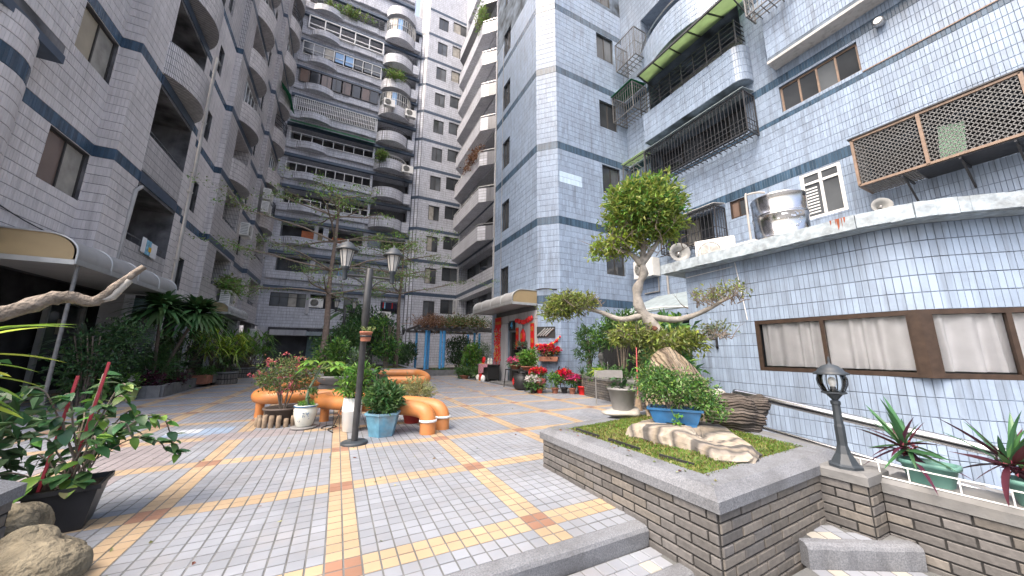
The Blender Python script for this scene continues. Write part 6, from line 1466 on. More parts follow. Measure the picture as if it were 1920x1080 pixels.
def tall_rock():
    rg = np.random.default_rng(12); M = MB(); n = 30; prof = [(1.0,0),(1.02,.2),(.96,.4),(.9,.6),(.8,.78),(.62,.9),(.4,.97),(.1,1.0)]; vs = []
    for s, z in prof:
        for j in range(n):
            a = 2*math.pi*j/n; rx, ry = .36*s, .15*s; k = 1+.08*math.sin(3*a+z*2)+.05*math.sin(9*a)+rg.normal()*.012
            x = rx*math.cos(a)*k; H_ = .92-.28*max(0, x/.36)*z
            vs.append((x-.05*z, ry*math.sin(a)*k, H_*z))
    M.add(vs, [(i*n+j, i*n+(j+1) % n, (i+1)*n+(j+1) % n, (i+1)*n+j) for i in range(len(prof)-1) for j in range(n)], 0, True); M.add(vs[-n:], [tuple(range(n))])
    o = M.build('rock', 'rock_scholar'); o.location = (3.72,2.86,.38); o.rotation_euler = (0,0,R(-52)); LOC[o.name] = V3(3.72,2.86,.38); return tag(o, 'tall upright brown scholar rock at the foot of the bonsai tree', 'rock')
tall_rock()
rock_thing('dark weathered craggy rock beside the handrail', (4.12,2.38,.40), (.30,.2,.23), 21, 'rock_dark', rz=R(-55), amp=.4, n=56, m=40, ridge=.045)
rock_thing('pale pointed stone lying on top of the dark rock', (4.06,2.62,.62), (.14,.09,.12), 8, 'rock_pale', rz=R(-40), amp=.3)
rock_thing('flat pale stone under the grey pot', (3.40,3.50,.40), (.26,.2,.07), 15, 'rock_pale', amp=.2)
# large grey pot
t = thing('potted_plant', 'dark leaved plant in a big plain grey pot on the moss', 'potted plant', (3.43,3.5,.44)); pot_round(t, .12,.175,.33,'pot_grey', n=28); soil(t, .15, .29)
bl2 = big_leaf(.11, .06, 'leaf_deep', droop=.3)
for k in range(34): place_leaf(bl2, t, (random.uniform(-.1,.1), random.uniform(-.1,.1), random.uniform(.30,.42)), random.uniform(0,6.28), R(random.uniform(-10,60)), sc=random.uniform(.7,1.2))
# blue glazed trough with a spreading shrub
t = thing('potted_plant', 'small leaved shrub spilling over a blue glazed rectangular pot', 'potted plant', (2.99,2.36,.545)); rotz(t, R(-53))
M = MB(); a, b, h = .23, .13, .16
ring = lambda s, z: [(-a*s,-b*s,z),(a*s,-b*s,z),(a*s,b*s,z),(-a*s,b*s,z)]
vs = ring(.82,.03)+ring(.97,h-.025)+ring(1.06,h-.02)+ring(1.06,h)+ring(.95,h)+ring(.93,h-.03)
M.add(vs, [(j*4+i, j*4+(i+1) % 4, (j+1)*4+(i+1) % 4, (j+1)*4+i) for j in range(5) for i in range(4)]+[(3,2,1,0),(20,21,22,23)]); M.build('pot', 'glaze_blue', t)
for x in (-.13,.13): MB().box(x-.05,-b*.8,0,x+.05,b*.8,.032).build('foot', 'glaze_blue', t)
stems(t, 10, .13, .36, .006, .28, seed=3)
foliage('foliage', t, [(0,.05,.33,.37,.27,.16),(-.15,.1,.42,.2,.2,.12),(.3,-.02,.2,.14,.14,.12)], 600, 8, .036, .019, ['leaf_mid','leaf_dark','leaf_bright','leaf_pale'], [.4,.25,.22,.13], spread=.028)
M = MB(); M.tube(smooth_path([(-.03,-.13,.17),(-.01,-.16,.12),(.03,-.17,.06),(.06,-.17,.04)], 3), .004, 4); M.build('runner', 'leaf_mid', t); foliage('runner_leaves', t, [(.02,-.165,.07,.05,.01,.05)], 12, 3, .035, .02, 'leaf_bright', spread=.01)

# ---- bonsai tree behind the rock
bt = thing('bonsai_tree', 'large pruned bonsai tree with a domed crown rising behind the rocks', 'tree', (3.9,3.05,.38)); L0 = LOC[bt.name]
def wp(*p): return V3(*p)-L0
M = MB(); tr_ = smooth_path([wp(3.98,2.98,.36),wp(3.95,3.0,.9),wp(3.86,3.1,1.35),wp(3.76,3.22,1.62),wp(3.66,3.32,1.85),wp(3.655,3.33,2.1),wp(3.72,3.26,2.32),wp(3.70,3.28,2.5)], 5)
M.tube(tr_, [.10-.0016*i+.01*math.sin(i*1.3) for i in range(len(tr_))], 14, jit=.08); M.build('trunk', 'wood_bark', bt)
MB().lathe([(.001,.0),(.035,.004),(.05,.0),(.06,-.02)], 12, sy=.6).build('knot', 'wood_red', bt, loc=tuple(wp(3.70,3.13,1.55))).rotation_euler = (R(75), 0, R(-15))
M = MB(); tips = []; rr = random.Random(21)
def limb(pts, r): MB().tube(smooth_path([wp(*p) for p in pts], 5), np.linspace(r, r*.35, (len(pts)-1)*5+1), 8, jit=.06).build('limb', 'wood_bark', bt)
limb([(3.7,3.28,1.74),(3.5,3.5,1.68),(3.3,3.72,1.80),(3.05,3.93,1.88)], .05)
limb([(3.72,3.24,1.72),(3.95,2.98,1.66),(4.15,2.72,1.76),(4.3,2.48,1.92)], .05)
limb([(3.85,3.1,1.4),(4.0,2.9,1.36),(4.15,2.72,1.42),(4.28,2.5,1.46)], .035)
limb([(3.80,3.16,1.46),(3.6,3.3,1.42),(3.45,3.35,1.47)], .03)
limb([(3.70,3.28,2.45),(3.62,3.36,2.6),(3.5,3.5,2.72)], .05); limb([(3.70,3.28,2.45),(3.8,3.18,2.62),(3.9,3.05,2.85)], .05); limb([(3.71,3.27,2.5),(3.74,3.24,2.8),(3.72,3.26,3.1)], .045); limb([(3.6,3.38,2.62),(3.4,3.55,2.75)], .03)
def twigs(c, rad, n, L, up=.5):
    for k in range(n):
        p = V3(*c)+V3(rr.uniform(-1,1)*rad[0], rr.uniform(-1,1)*rad[1], rr.uniform(-1,.2)*rad[2]); branch(M, p-L0, (rr.uniform(-1,1), rr.uniform(-1,1), up+rr.uniform(-.2,.6)), L*rr.uniform(.6,1.2), .007, 1, tips, .5, 3, rr)
twigs((3.72,3.25,2.85), (.45,.45,.3), 60, .35); twigs((4.22,2.6,1.88), (.2,.28,.08), 46, .22); twigs((4.2,2.6,1.44), (.14,.2,.05), 30, .18); twigs((3.05,3.9,1.88), (.28,.26,.08), 40, .22); twigs((3.55,3.35,1.45), (.2,.2,.06), 24, .2)
M.build('twigs', 'twig', bt)['kind'] = 'stuff'
def crown_at(ells, *a, **k):
    es = [(e[0]-L0[0], e[1]-L0[1], e[2]-L0[2], *e[3:]) for e in ells]; return foliage('crown', bt, es, *a, **k)
crown_at([(3.75,3.22,3.24,.53,.53,.42)], 640, 11, .085, .034, ['leaf_bonsai','leaf_mid','leaf_bright'], [.62,.15,.23], spread=.045, shell=.72)
crown_at([(3.55,3.45,2.78,.36,.36,.13),(3.92,3.05,2.95,.28,.3,.16),(3.32,3.66,2.68,.18,.18,.08)], 210, 10, .075, .028, ['leaf_bonsai','leaf_lime'], [.6,.4], spread=.04)
crown_at([(3.0,3.95,1.93,.38,.34,.11),(2.8,4.08,1.82,.22,.22,.10)], 240, 10, .07, .024, ['leaf_olive','leaf_bonsai'], [.5,.5], spread=.04)
crown_at([(3.5,3.38,1.45,.26,.26,.11),(3.82,3.0,1.36,.27,.27,.12),(4.0,2.85,1.38,.18,.22,.1)], 240, 10, .075, .028, ['leaf_bonsai','leaf_olive'], [.6,.4], spread=.04)
crown_at([(4.22,2.6,1.98,.2,.3,.06),(4.36,2.38,2.02,.1,.12,.06)], 36, 8, .055, .024, ['leaf_bonsai','leaf_olive'], spread=.035)
crown_at([(4.2,2.6,1.52,.14,.22,.06)], 32, 8, .045, .02, ['leaf_dusty','leaf_olive'], spread=.03)
bush('big leaved vine climbing behind the bonsai tree', (5.6,4.35,0), [(0,0,1.5,.25,.2,.45),(.1,.1,.8,.3,.3,.5)], 80, 8, .20, .09, ['leaf_green_big','leaf_bright'], [.6,.4], spread=.1)

# ---- small lantern on the pier
t = thing('pier_lantern', 'small black globe lantern on a post standing on the brick pier', 'lantern', (3.62,1.35,.362))
MB().lathe([(.105,0),(.105,.018),(.085,.03),(.05,.10),(.034,.16),(.034,.30),(.03,.32),(.027,.46),(.034,.47),(.034,.49),(.02,.50),(.035,.52),(.055,.545),(.085,.555),(.085,.565)], 8, sm=False).build('post', 'post_slate', t)
MB().lathe([(.062,.565),(.088,.63),(.09,.68),(.078,.705)], 18).build('glass', 'glass', t)
MB().lathe([(.112,.70),(.115,.712),(.09,.725),(.078,.745),(.05,.77),(.012,.785),(.006,.80),(.012,.815),(.003,.845)], 18).build('cap', 'post_slate', t)
for k in range(6):
    a = k*math.pi/3; M = MB(); M.tube([(r_*math.cos(a), r_*math.sin(a), z) for r_, z in ((.066,.565),(.090,.62),(.094,.66),(.082,.705))], .0045, 5); M.build('rib', 'post_slate', t)
MB().lathe([(.02,.565),(.02,.60),(.014,.605)], 10).build('socket', 'post_black', t); MB().lathe([(.012,.60),(.026,.63),(.028,.65),(.018,.675),(.001,.682)], 12).build('bulb', 'pot_white', t)
# ---- handrail
t = thing('handrail', 'stainless steel double handrail sloping along the ramp', 'handrail', (5.0,2.8,-.2))
a, b = V3(4.85,2.75,.70), V3(4.85,-.6,.27); MB().tube(smooth_path([(4.85,2.92,.49),(4.85,2.93,.60),(4.85,2.86,.685),tuple(a),tuple(a+(b-a)*.3),tuple(a+(b-a)*.6),tuple(b)], 5), .047, 16).build('rail', 'steel', t, world=True)
MB().tube([(4.85,2.92,.36),tuple(V3(4.85,-.6,-.06))], .022, 10).build('rail', 'steel', t, world=True); MB().tube([(4.85,2.93,-.3),(4.85,2.93,.53)], .025, 10).build('post', 'steel', t, world=True)
for y in (1.35,.1): MB().tube([(4.85,y,-.5),(4.85,y,.70-(2.75-y)*.1284)], .022, 10).build('post', 'steel', t, world=True)
# ---- rhoeo plants on the wall
rl = [big_leaf(.36, .04, 'leaf_purple', droop=.12, cup=.35, nseg=6, shape=.7), big_leaf(.34, .04, 'leaf_green_big', droop=.12, cup=.35, nseg=6, shape=.7)]
for i, (x, y, z, lbl) in enumerate(((3.89,.98,.315,'purple and green spiky plant in a sea green trough on the wall by the lantern'),(3.89,.52,.315,'purple and green spiky plant in a sea green trough at the picture edge'))):
    t = thing('potted_spiderwort', lbl, 'potted plant', (x,y,z), group='spiky purple plants on the wall'); M = MB(); a, b, h = .085, .14, .15
    vs = []
    for s, zz in ((.75,0),(.95,h-.03),(1.08,h-.028),(1.08,h),(.95,h),(.93,h-.03)):
        for k in range(16): q = 2*math.pi*k/16; cx, cy = math.cos(q), math.sin(q); vs.append((a*s*math.copysign(abs(cx)**.5, cx), b*s*math.copysign(abs(cy)**.5, cy), zz))
    M.add(vs, [(j*16+k, j*16+(k+1) % 16, (j+1)*16+(k+1) % 16, (j+1)*16+k) for j in range(5) for k in range(16)], 0, True); M.add(vs[:16], [tuple(range(16))[::-1]]); M.add(vs[-16:], [tuple(range(16))]); M.build('trough', 'pot_green', t)
    rr = random.Random(40+i); by = .10
    MB().tube([(0,.02,.12),(-.01,by,.21)], .018, 7).build('stem', 'leaf_purple', t)
    for k in range(36):
        el = R(rr.uniform(-35,80)); place_leaf(rl[int(rr.random() < .4)], t, (-.01+rr.uniform(-.015,.015), by+rr.uniform(-.02,.02), .2+.05*rr.random()), rr.uniform(0,6.28), el, roll=rr.uniform(-.6,.6), sc=rr.uniform(.6,1.15))
    foliage('bracts', t, [(-.01,by,.22,.05,.05,.035)], 18, 5, .03, .018, ['leaf_purple','flower_rose'], [.7,.3], spread=.012)
t = thing('pot_holder', 'thin pale metal rack holding the troughs on the wall', 'rack', (3.8,.7,.31))
for z in (.315,.41): MB().bar((3.745,1.35,z+.012), (3.745,-.2,z-.0), .008).build('rail', 'rail_white', t, world=True)
for y in (1.3,1.2,1.05,.82,.62,.4,.2): MB().bar((3.745,y,.318), (3.745,y,.418), .007).build('bar', 'rail_white', t, world=True)

# ------------------------------------------------------------------ on the low roof
def ac_unit(label, loc, rz, w_=.8, h=.56, d=.29, grp='air conditioner units'):
    t = thing('air_conditioner', label, 'air conditioner', loc, group=grp); rotz(t, rz)
    M = MB(); b = .015; M.box(-w_/2,-d/2,.03,w_/2,d/2,h); M.build('body', 'plastic_white', t)
    for x in (-w_*.35,w_*.35): MB().box(x-.04,-d/2-.01,0,x+.04,d/2+.01,.03).build('foot', 'steel_dull', t)
    MB().lathe([(h*.36,0),(h*.38,.012),(h*.34,.014),(h*.33,-.0),(.001,.0)], 24).build('fan_guard', 'grille_dark', t, loc=(-w_*.13,-d/2-.003,h*.53)).rotation_euler = (R(90),0,0)
    M = MB()
    for k in range(6): M.lathe([(h*.06*(k+1)-.004,.012),(h*.06*(k+1),.016),(h*.06*(k+1)+.004,.012)], 20)
    for k in range(4): a = k*math.pi/4; M.bar((-h*.36*math.cos(a), -h*.36*math.sin(a), .016), (h*.36*math.cos(a), h*.36*math.sin(a), .016), .008)
    g = M.build('fan_grille', 'plastic_white', t, loc=(-w_*.13,-d/2-.004,h*.53)); g.rotation_euler = (R(90),0,0)
    for k in range(7): MB().box(-w_/2-.006,-d*.4,.1+k*h*.12,-w_/2+.001,d*.4,.1+k*h*.12+.022).build('louvre', 'grille_dark', t)
    return t
ac_unit('white air conditioner with dark louvres on the low roof edge', (7.25,4.35,3.10), R(-90+25), w_=.75, h=.6)
ac_unit('white air conditioner lying beside the steel tank', (7.3,3.85,3.10), R(-90), w_=.7, h=.36)
ac_unit('white air conditioner with red sticker on the wall behind the bonsai', (10.72,9.25,4.15), R(-90), w_=.95, h=.75, d=.4)
t = thing('water_tank', 'shiny stainless steel water tank on the low roof', 'water tank', (8.05,3.42,3.24)); pr = [(.44,0),(.46,.03)]
for z in (.32,.82): pr += [(.46,z-.05),(.475,z-.035),(.475,z-.02),(.462,z-.015),(.475,z),(.475,z+.015),(.46,z+.03)]
pr += [(.46,1.18),(.472,1.2),(.472,1.22),(.455,1.235),(.42,1.25),(.2,1.27),(.2,1.29),(.001,1.29)]
MB().lathe(pr, 40).build('shell', 'steel', t); MB().box(-.42,-.42,-.14,.42,.42,0).build('plinth', 'concrete', t); MB().tube(smooth_path([(-.5,.35,0),(-.5,.35,1.25),(-.46,.32,1.36),(-.3,.2,1.4),(-.2,.12,1.38)], 4), .022, 7).build('inlet_pipe', 'pipe_pvc', t)
M = MB(); rr = random.Random(5)
for k in range(26): a = R(200)+rr.uniform(0,.9); z = .45+rr.uniform(0,.3); M.obox((.463*math.cos(a), .463*math.sin(a), z), V3(-math.sin(a), math.cos(a), 0)*rr.uniform(.01,.03), (0,0,rr.uniform(.006,.02)), V3(math.cos(a), math.sin(a), 0)*.004)
o = M.build('embossed_lettering', 'steel', t); o['kind'] = 'stuff'
def horn(label, loc, aim, s=1.0):
    t = thing('horn_speaker', label, 'loudspeaker', loc, group='grey horn loudspeakers'); q = Vector(aim).to_track_quat('Z', 'Y').to_euler()
    o = MB().lathe([(.03*s,-.2*s),(.045*s,-.18*s),(.05*s,-.1*s),(.06*s,-.06*s),(.10*s,.03*s),(.17*s,.10*s),(.185*s,.11*s),(.18*s,.115*s),(.10*s,.05*s),(.05*s,-.02*s),(.03*s,-.03*s),(.001,-.03*s)], 24).build('horn', 'horn_grey', t); o.rotation_euler = q; o.location = (0,0,.26*s)
    o = MB().lathe([(.001,.07*s),(.03*s,.06*s),(.03*s,-.04*s)], 12).build('cone', 'steel_dull', t); o.rotation_euler = q; o.location = (0,0,.26*s)
    MB().tube([(0,0,0),(0,0,.22*s)], .016, 6).build('bracket', 'iron', t); MB().box(-.06,-.06,0,.06,.06,.012).build('base', 'iron', t); return t
horn('grey horn loudspeaker at the left corner of the low roof', (6.62,4.82,3.10), (-.55,-.78,.05), 1.2); horn('grey horn loudspeaker on the roof edge below the mesh cage', (6.62,1.62,3.10), (-.8,-.55,.1), .62)
# laundry, air conditioners on the other blocks
t = thing('laundry', 'towels hanging over the lowest left balcony rail', 'laundry', tuple(B1.p(2.0, 4.1, -.02)))
for i, (u, w_, m) in enumerate(((0,.22,'cloth_white'),(.28,.28,'cloth_blue'),(.62,.36,'cloth_white'),(.36,.14,'cloth_yellow'))):
    MB().obox((.05+.012*(i == 3), u, .18-.02*i), (.008,0,0), (0,w_/2,0), (0,0,.22 if i < 3 else .07)).build('towel', m, t)
t = thing('clothes_line', 'row of dark and red clothes hanging in the back block opening', 'laundry', (3.0,31.45,4.5)); rr = random.Random(8)
for i in range(12): h = rr.uniform(.5,.8); MB().obox((i*.125,.12,1.0-h/2), (.045,0,0), (0,.02,0), (0,0,h/2)).build('garment', rr.choice(['cloth_navy','cloth_red','cloth_white','cloth_navy','cloth_blue','cloth_navy']), t)
MB().bar((-.1,.12,1.02), (1.6,.12,1.02), .02).build('line', 'steel_dull', t)
for lbl, loc, rz in (('white air conditioner under the laundry opening of the back block', (3.35,31.1,3.85), 0), ('white air conditioner in the ground window of the back block', (-1.9,31.6,4.65), 0), ('air conditioner on the left block above its far canopy', (-5.2,21.6,3.4), R(90)), ('air conditioner low on the left block near the back corner', (-5.25,29.0,1.9), R(90)),
   ('air conditioner on the second left balcony floor', (-5.25,23.2,7.5), R(90)), ('upper air conditioner of the pair on the left block', (-5.1,26.3,11.0), R(90)), ('lower air conditioner of the pair on the left block', (-5.1,26.3,10.1), R(90)), ('air conditioner outside the pink enclosure of the back block', (2.2,30.0,23.6), 0), ('air conditioner outside the right end of the back block', (4.2,30.3,23.4), 0), ('air conditioner on a back block balcony below the green awning', (4.3,30.4,17.6), 0)):
    ac_unit(lbl, loc, rz, w_=1.0, h=.75, d=.4)
for lbl, loc, e in (('yellow green bush growing on a high back block balcony', (2.6,30.3,26.9), (0,0,.5,.9,.4,.5)), ('tree like plant growing on a high wing balcony', (8.8,23.6,29.5), (0,0,1.0,.5,.7,1.3)), ('dry creeper hanging from a wing balcony', (8.7,24.5,17.0), (0,0,.1,.2,2.2,.45)), ('green plants on the right balcony of the back block', (2.0,30.4,18.4), (0,0,.4,.5,.3,.5)), ('leafy plants in the left block planter near the trees', (-5.2,20.6,4.2), (0,1.0,.2,.3,1.0,.35)), ('row of small plants on the top back block balcony', (-2.0,31.0,32.8), (0,0,.3,2.8,.2,.35))):
    bush(lbl, loc, [e], 70, 9, .22, .09, ['leaf_brown','dead_vine'] if 'dry' in lbl else ['leaf_olive','leaf_pale','leaf_bright'], trunk=False, name='balcony_plant', cat='plant', spread=.15)

# ------------------------------------------------------------------ left garden
gd = thing('garden_bed', 'concrete edged planting bed along the left block', 'flower bed', (-4.5,13,0))
E_ = [(-5.4,12.0),(-4.5,12.15),(-4.0,12.25),(-4.15,15.6)]
for a, b in zip(E_, E_[1:]):
    a, b = V3(*a, 0), V3(*b, 0); k = max(2, int(np.linalg.norm(b-a)/.6))
    for i in range(k): MB().obox((a+(b-a)*(i+.5)/k)+V3(0,0,.15), (b-a)/k/2*.985, nrm(np.cross(b-a, V3(0,0,1)))*.06, V3(0,0,.15)).build('kerb_stone', 'concrete', gd, world=True)
MB().prism([(-5.6,12.05),(-4.05,12.3),(-4.2,15.6),(-4.6,31),(-5.6,31)], 0, .22).build('soil', 'soil', gd, world=True)
for i, (x, y, r, lbl) in enumerate(((-3.6,16.2,.36,'round brick tree ring nearest the paving'),(-3.85,19.9,.5,'larger round brick tree ring further back'))):
    t = thing('tree_ring', lbl, 'planter', (x,y,0), group='round brick tree rings'); MB().lathe([(r,0),(r,.4),(r*.8,.4),(r*.8,.3),(.001,.3)], 28).build('core', 'brick_joint', t)
    for k in range(int(2*math.pi*r/.085)):
        a = k*.085/r
        for zz in (.09,.28): o = MB().obox((0,0,0), (.034,0,0), (0,.012,0), (0,0,.08)).build('brick', 'brick_tan', t); o.location = ((r+.008)*math.cos(a+zz), (r+.008)*math.sin(a+zz), zz); o.rotation_euler = (0,0,a+zz+R(90))
    MB().lathe([(r+.02,.39),(r+.02,.44),(r*.78,.44),(r*.78,.39)], 28).build('rim', 'concrete', t)
def dracaena(label, loc, heads, L, W, n, m='leaf_dark', name='dracaena'):
    t = thing(name, label, 'plant', loc)
    for x, y, z in heads: MB().tube(smooth_path([(x*.1,y*.1,0),(x*.5,y*.5,z*.5),(x,y,z)], 4), [.05-.002*i for i in range(9)], 7).build('stem', 'bark_brown', t)
    blades('crown', t, heads, n, L, W, m, el=(-.3,1.35), droop=.45, nseg=5); return t
dracaena('tall dracaena with two big drooping rosettes in the left bed', (-4.5,13.2,.2), [(-.1,-.1,2.15),(.6,.3,2.1)], 1.0, .16, 220)
dracaena('grey green dracaena under the canopy on the left', (-4.8,11.9,.1), [(0,0,1.5),(-.5,-.2,1.3)], .8, .07, 50, 'leaf_dusty')
dracaena('lime topped slender dracaena beside the far canopy', (-4.4,17.5,.2), [(0,0,2.1)], .55, .07, 50, 'leaf_bright')
def fan_palm(label, loc, n, H_, m, sp=.6, L=.45):
    t = thing('lady_palm', label, 'palm', loc, group='lady palms of the left garden'); rr = random.Random(len(label)); M = MB(); cs = []
    for i in range(n):
        a = rr.uniform(0,6.28); q = rr.uniform(.1,1)*sp; z = H_*rr.uniform(.45,1.0); p = (q*math.cos(a), q*math.sin(a), z); M.tube(smooth_path([(p[0]*.3,p[1]*.3,0),(p[0]*.6,p[1]*.6,z*.6),p], 3), .009, 5); cs.append(p)
    M.build('stems', 'bark_brown', t); blades('fronds', t, cs, 13, L, .045, m, el=(-.4,1.1), droop=.45, nseg=4); return t
fan_palm('bright fan palm in the left garden in front of the canopy', (-3.9,16.6,.3), 34, 1.55, 'leaf_lime', .8, .6)
fan_palm('dark fan palm clump at the middle of the left garden', (-4.5,15.0,.2), 34, 1.7, 'leaf_mid', .8, .55)
fan_palm('broad fan palm hedge in the larger tree ring', (-3.95,19.9,.3), 56, 1.8, 'leaf_bright', 1.2, .6)
fan_palm('shaded fan palm against the back corner of the left block', (-4.3,24.0,.1), 40, 1.9, 'leaf_dark', 1.2, .7)
fan_palm('small fan palm in the nearest brick tree ring', (-3.6,16.2,.35), 12, .7, 'leaf_mid', .35, .4)
bush('dark shaded shrub beneath the left canopy', (-4.9,11.2,0), [(0,0,.9,.6,.5,.8),(.3,.3,1.5,.5,.4,.4)], 260, 9, .10, .045, ['leaf_deep','leaf_dark'], spread=.1)
bush('fine grassy asparagus like clump in the left bed', (-4.55,13.3,.2), [(0,0,.55,.5,.45,.5)], 160, 14, .16, .012, ['leaf_mid','leaf_dark'], spread=.1, trunk=False)
bush('purple leaved ground cover at the front of the left bed', (-4.45,12.6,.2), [(0,0,.2,.45,.3,.22),(.2,.9,.2,.3,.5,.2)], 150, 8, .09, .04, ['leaf_purple','leaf_deep'], [.8,.2], spread=.07, trunk=False)
bush('light green bedding plants at the left edge of the bed', (-5.0,11.9,.1), [(0,0,.4,.5,.35,.35)], 110, 8, .16, .06, ['leaf_mid','leaf_bright'], spread=.08, trunk=False)
t = thing('potted_plant', 'broad round leaved plant between the palms and the purple cover', 'potted plant', (-4.1,13.9,.2)); bl3 = big_leaf(.34, .28, 'leaf_green_big', droop=.2, cup=.12); stems(t, 5, 0, .5, .01, .2, seed=2)
for k in range(12): place_leaf(bl3, t, (random.uniform(-.15,.15), random.uniform(-.15,.15), random.uniform(.4,.65)), random.uniform(0,6.28), R(random.uniform(-15,30)), sc=random.uniform(.8,1.2))
potted('white flowered plant in a lime green pot at the bed corner', (-4.45,11.9,0), [(0,0,.42,.18,.18,.12)], 24, 6, .12, .06, ['leaf_mid','leaf_bright'], pot=lambda t: pot_round(t, .12,.17,.3,'pot_lime'), spread=.05, st=None, fl=([(0,0,.5,.15,.15,.06)], 10, 8, .06, .05, ['flower_white']))
for i, (x, y, lbl) in enumerate(((-3.95,15.95,'small terracotta trough at the end of the left bed'),(-4.0,15.3,'brick coloured trough on the left bed behind the kerb'))):
    t = thing('trough', lbl, 'trough', (x,y,.1)); M = MB(); M.box(-.2,-.3,0,.2,.3,.28); M.build('body', 'terracotta' if i else 'brick_tan', t); foliage('foliage', t, [(0,0,.38,.25,.3,.12)], 30, 7, .1, .04, 'leaf_mid', spread=.06)

# ------------------------------------------------------------------ left foreground
lp_ = thing('corner_planter', 'brick planter corner with granite coping at the left picture edge', 'planter', (-1.6,3,0))
PQ = [(-2.9,3.1),(-2.9,1.2),(-1.54,1.2),(-1.54,3.1)]
MB().prism(PQ, 0, .4).build('core', 'brick_joint', lp_, world=True); pc = Pieces(lp_, 'brick', 'brick_field', ['brick_tan', 'brick_grey'], proud=.009)
brick_face(pc, Face((-1.54,1.2,0), (0,1,0), 1.9), 0, .4); brick_face(pc, Face((-1.54,3.1,0), (-1,0,0), 1.36), 0, .4); pc.finish()
coping_run(MB(), PQ, .4, .515, ov=.03, w=.2).build('coping', 'granite', lp_, world=True); MB().box(-2.8,1.3,.3,-1.7,2.95,.46).build('soil', 'soil', lp_, world=True)
rock_thing('lumpy brown boulder at the lower left corner', (-1.28,2.82,0), (.21,.2,.19), 33, 'rock_grey', amp=.42, n=48, m=32, ridge=.02)
rock_thing('grey stone wedged between boulder and planter', (-1.62,3.28,0), (.19,.14,.19), 6, 'rock_grey', amp=.25)
t = thing('potted_shrub', 'climbing shrub with red stakes in a square black pot', 'potted plant', (-1.60,3.74,0)); rotz(t, R(12)); t.scale = (.92,.92,.95)
M = MB(); ring = lambda a, z: [(-a,-a,z),(a,-a,z),(a,a,z),(-a,a,z)]
vs = ring(.13,0)+ring(.175,.27)+ring(.195,.275)+ring(.195,.305)+ring(.175,.305)+ring(.165,.27); M.add(vs, [(j*4+i, j*4+(i+1) % 4, (j+1)*4+(i+1) % 4, (j+1)*4+i) for j in range(5) for i in range(4)]+[(3,2,1,0)]); M.build('pot', 'pot_black', t)
MB().box(-.165,-.165,.22,.165,.165,.272).build('soil', 'soil', t)
for a, b, r_ in (((-.02,.05,.28),(.04,.1,1.18),.016),((-.14,-.03,.28),(-.09,.0,1.08),.016)): MB().bar(a, b, .026, .016).build('stake', 'stake_red', t)
M = MB(); rr = random.Random(17); nodes = []
for k in range(22):
    a = rr.uniform(-1.2,4.2); q = rr.uniform(.12,.42); z1 = rr.uniform(.42,1.1); P_ = smooth_path([(rr.uniform(-.08,.08), rr.uniform(-.08,.08), .28), (q*.4*math.cos(a), q*.4*math.sin(a), z1*.7+.05), (q*.8*math.cos(a), q*.8*math.sin(a), z1), (q*1.1*math.cos(a), q*1.1*math.sin(a), z1-rr.uniform(-.05,.15))], 5)
    M.tube(P_, .006, 5); nodes += [(p, a) for p in P_[4:]]*2
for P_ in (smooth_path([(.05,0,.4),(.2,.02,.7),(.42,.05,.72),(.52,.06,.52),(.56,.06,.40)], 6), smooth_path([(.05,.0,.4),(.25,.1,.55),(.42,.1,.52),(.5,.1,.42)], 6)):
    M.tube(P_, .005, 5); nodes += [(p, 0.0) for p in P_[6:]]*2
M.build('stems', 'twig', t)
lf = [big_leaf(.115, .07, 'leaf_green_big', droop=.25, cup=.2, shape=.75), big_leaf(.10, .058, 'leaf_dark', droop=.3, cup=.2, shape=.75), big_leaf(.10, .06, 'leaf_bright', droop=.25, cup=.2, shape=.75)]
rr.shuffle(nodes)
for p, a in nodes[:330]: place_leaf(lf[rr.choices((0,1,2), (5,4,2))[0]], t, p, a+rr.uniform(-1.6,1.6), R(rr.uniform(-50,25)), roll=rr.uniform(-.5,.5), sc=rr.uniform(.65,1.15))
for k in range(16): place_leaf(lf[k % 3], t, (rr.uniform(-.18,.14), rr.uniform(-.2,-.05), rr.uniform(.3,.42)), rr.uniform(-2.8,-.3), R(rr.uniform(-35,20)), sc=rr.uniform(.9,1.4))
yl = big_leaf(.08, .045, 'leaf_varieg', droop=.3); place_leaf(yl, t, (.0,-.17,.3), R(-60), R(-20))
t = thing('pruned_branch', 'bare pruned tree limb with pale stub reaching in over the left plants', 'branch', (-2.35,3.05,.46))
L0 = LOC[t.name]; M = MB(); P_ = smooth_path([V3(*p)-L0 for p in ((-2.35,3.05,.42),(-2.3,3.12,1.0),(-2.12,3.25,1.36),(-1.93,3.37,1.43),(-1.78,3.45,1.55),(-1.70,3.49,1.575),(-1.61,3.53,1.555),(-1.56,3.55,1.62),(-1.50,3.58,1.73),(-1.42,3.62,1.86))], 5)
M.tube(P_, [.054-.0006*i+.006*(i % 3 == 0) for i in range(25)]+[.04-.001*i for i in range(len(P_)-25)], 14, jit=.16); M.build('limb', 'bark_limb', t)
MB().tube([V3(*p)-L0 for p in ((-1.60,3.535,1.56),(-1.535,3.56,1.60),(-1.47,3.585,1.74))], [.024,.028,.022], 8).build('stub', 'rock_pale', t)
t = thing('ginger_plant', 'yellow green long leaved plant entering from the left edge', 'plant', (-2.08,3.42,.46)); gl = [big_leaf(.42, .075, 'leaf_lime', droop=.2, cup=.25, nseg=6), big_leaf(.36, .07, 'leaf_bright', droop=.3, cup=.25, nseg=6)]
stems(t, 5, 0, .8, .01, .15, 'leaf_mid', seed=4)
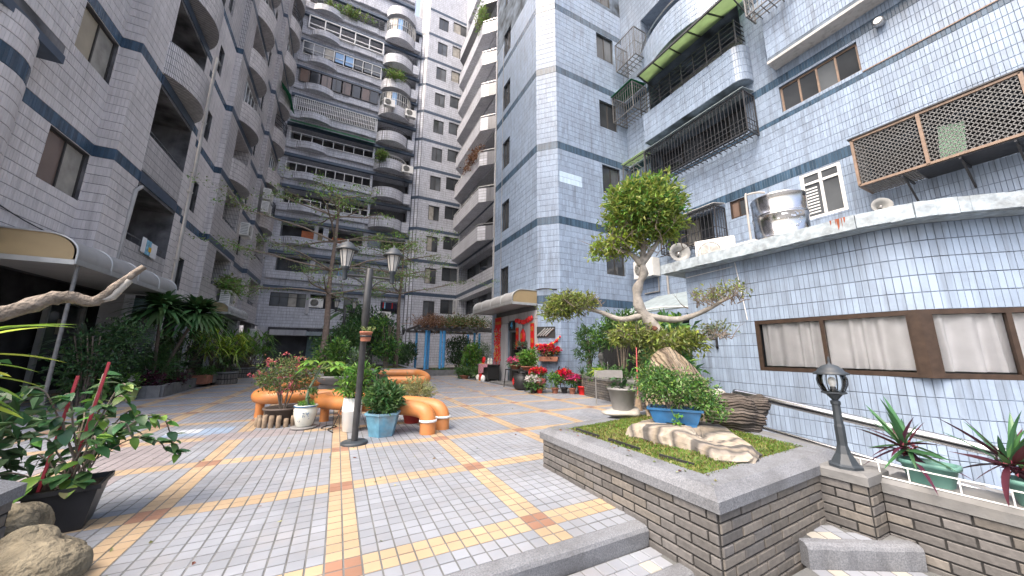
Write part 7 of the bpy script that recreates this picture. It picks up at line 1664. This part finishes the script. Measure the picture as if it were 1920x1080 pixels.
for k, (z, az, el) in enumerate(((.86,12,18),(.84,18,24),(.72,8,4),(.56,5,-8),(.60,22,-6),(.5,14,-14),(.8,60,30),(.75,100,20),(.6,-30,10),(.66,40,5),(.45,-5,-10))): place_leaf(gl[0 if k < 3 else k % 2], t, (.02,.02,z), R(az), R(el), sc=1.0 if k < 3 else .85)
bush('dark glossy leaved shrub at the left edge behind the planter', (-2.25,3.85,0), [(0,0,.62,.32,.3,.42)], 90, 7, .12, .065, ['leaf_deep','leaf_green_big'], spread=.08)
t = thing('red_dish', 'bright red dish with a small white vessel at the left edge', 'dish', (-2.08,3.42,.52)); MB().lathe([(.1,.0),(.19,.03),(.2,.05),(.17,.04),(.001,.03)], 20).build('dish', 'red_paper', t); MB().lathe([(.04,.03),(.06,.07),(.055,.12),(.03,.16),(.03,.18),(.001,.18)], 14).build('vessel', 'pot_ceramic', t); MB().tube([(0,0,-.52),(0,0,.0)], .03, 8).build('stem', 'red_paper', t)
# garden hose loop by the benches
M = MB(); M.tube(smooth_path([(.05,6.05,.01),(-.02,6.3,.012),(.1,6.5,.01),(.0,6.62,.012),(-.12,6.45,.012),(.02,6.3,.018),(.1,6.0,.25),(.16,6.2,.4)], 6), .008, 5); tag(M.build('black_cable', 'cable'), 'thin black cable looping on the paving under the bench', 'cable')

# fallen leaves on paving and coping
n = 130; xy = np.stack([RNG.uniform(-2.5, 4.2, n), RNG.uniform(2.2, 9.5, n)], 1); keep = ~((xy[:,0] > 2.0) & (xy[:,1] < 3.5)); xy = xy[keep]
m2 = 40; xy2 = np.stack([RNG.uniform(2.15, 2.4, m2), RNG.uniform(1.5, 3.3, m2)], 1)
P = np.concatenate([np.c_[xy, np.full(len(xy), .004)], np.c_[xy2, np.full(m2, .412)]]); D = np.c_[RNG.normal(size=(len(P), 2)), RNG.uniform(0, .15, len(P))]
v, f = leaf_arrays(P, D, RNG.uniform(.015, .05, len(P)), RNG.uniform(.01, .022, len(P)), fold=.12)
mi = RNG.integers(0, 3, len(P)); o = link('fallen_leaves', np_mesh('fallen_leaves', v, f, ['leaf_brown', 'leaf_varieg', 'leaf_olive'], np.concatenate([mi, mi]))); tag(o, 'small dry leaves scattered over the paving', 'leaves', kind='stuff')
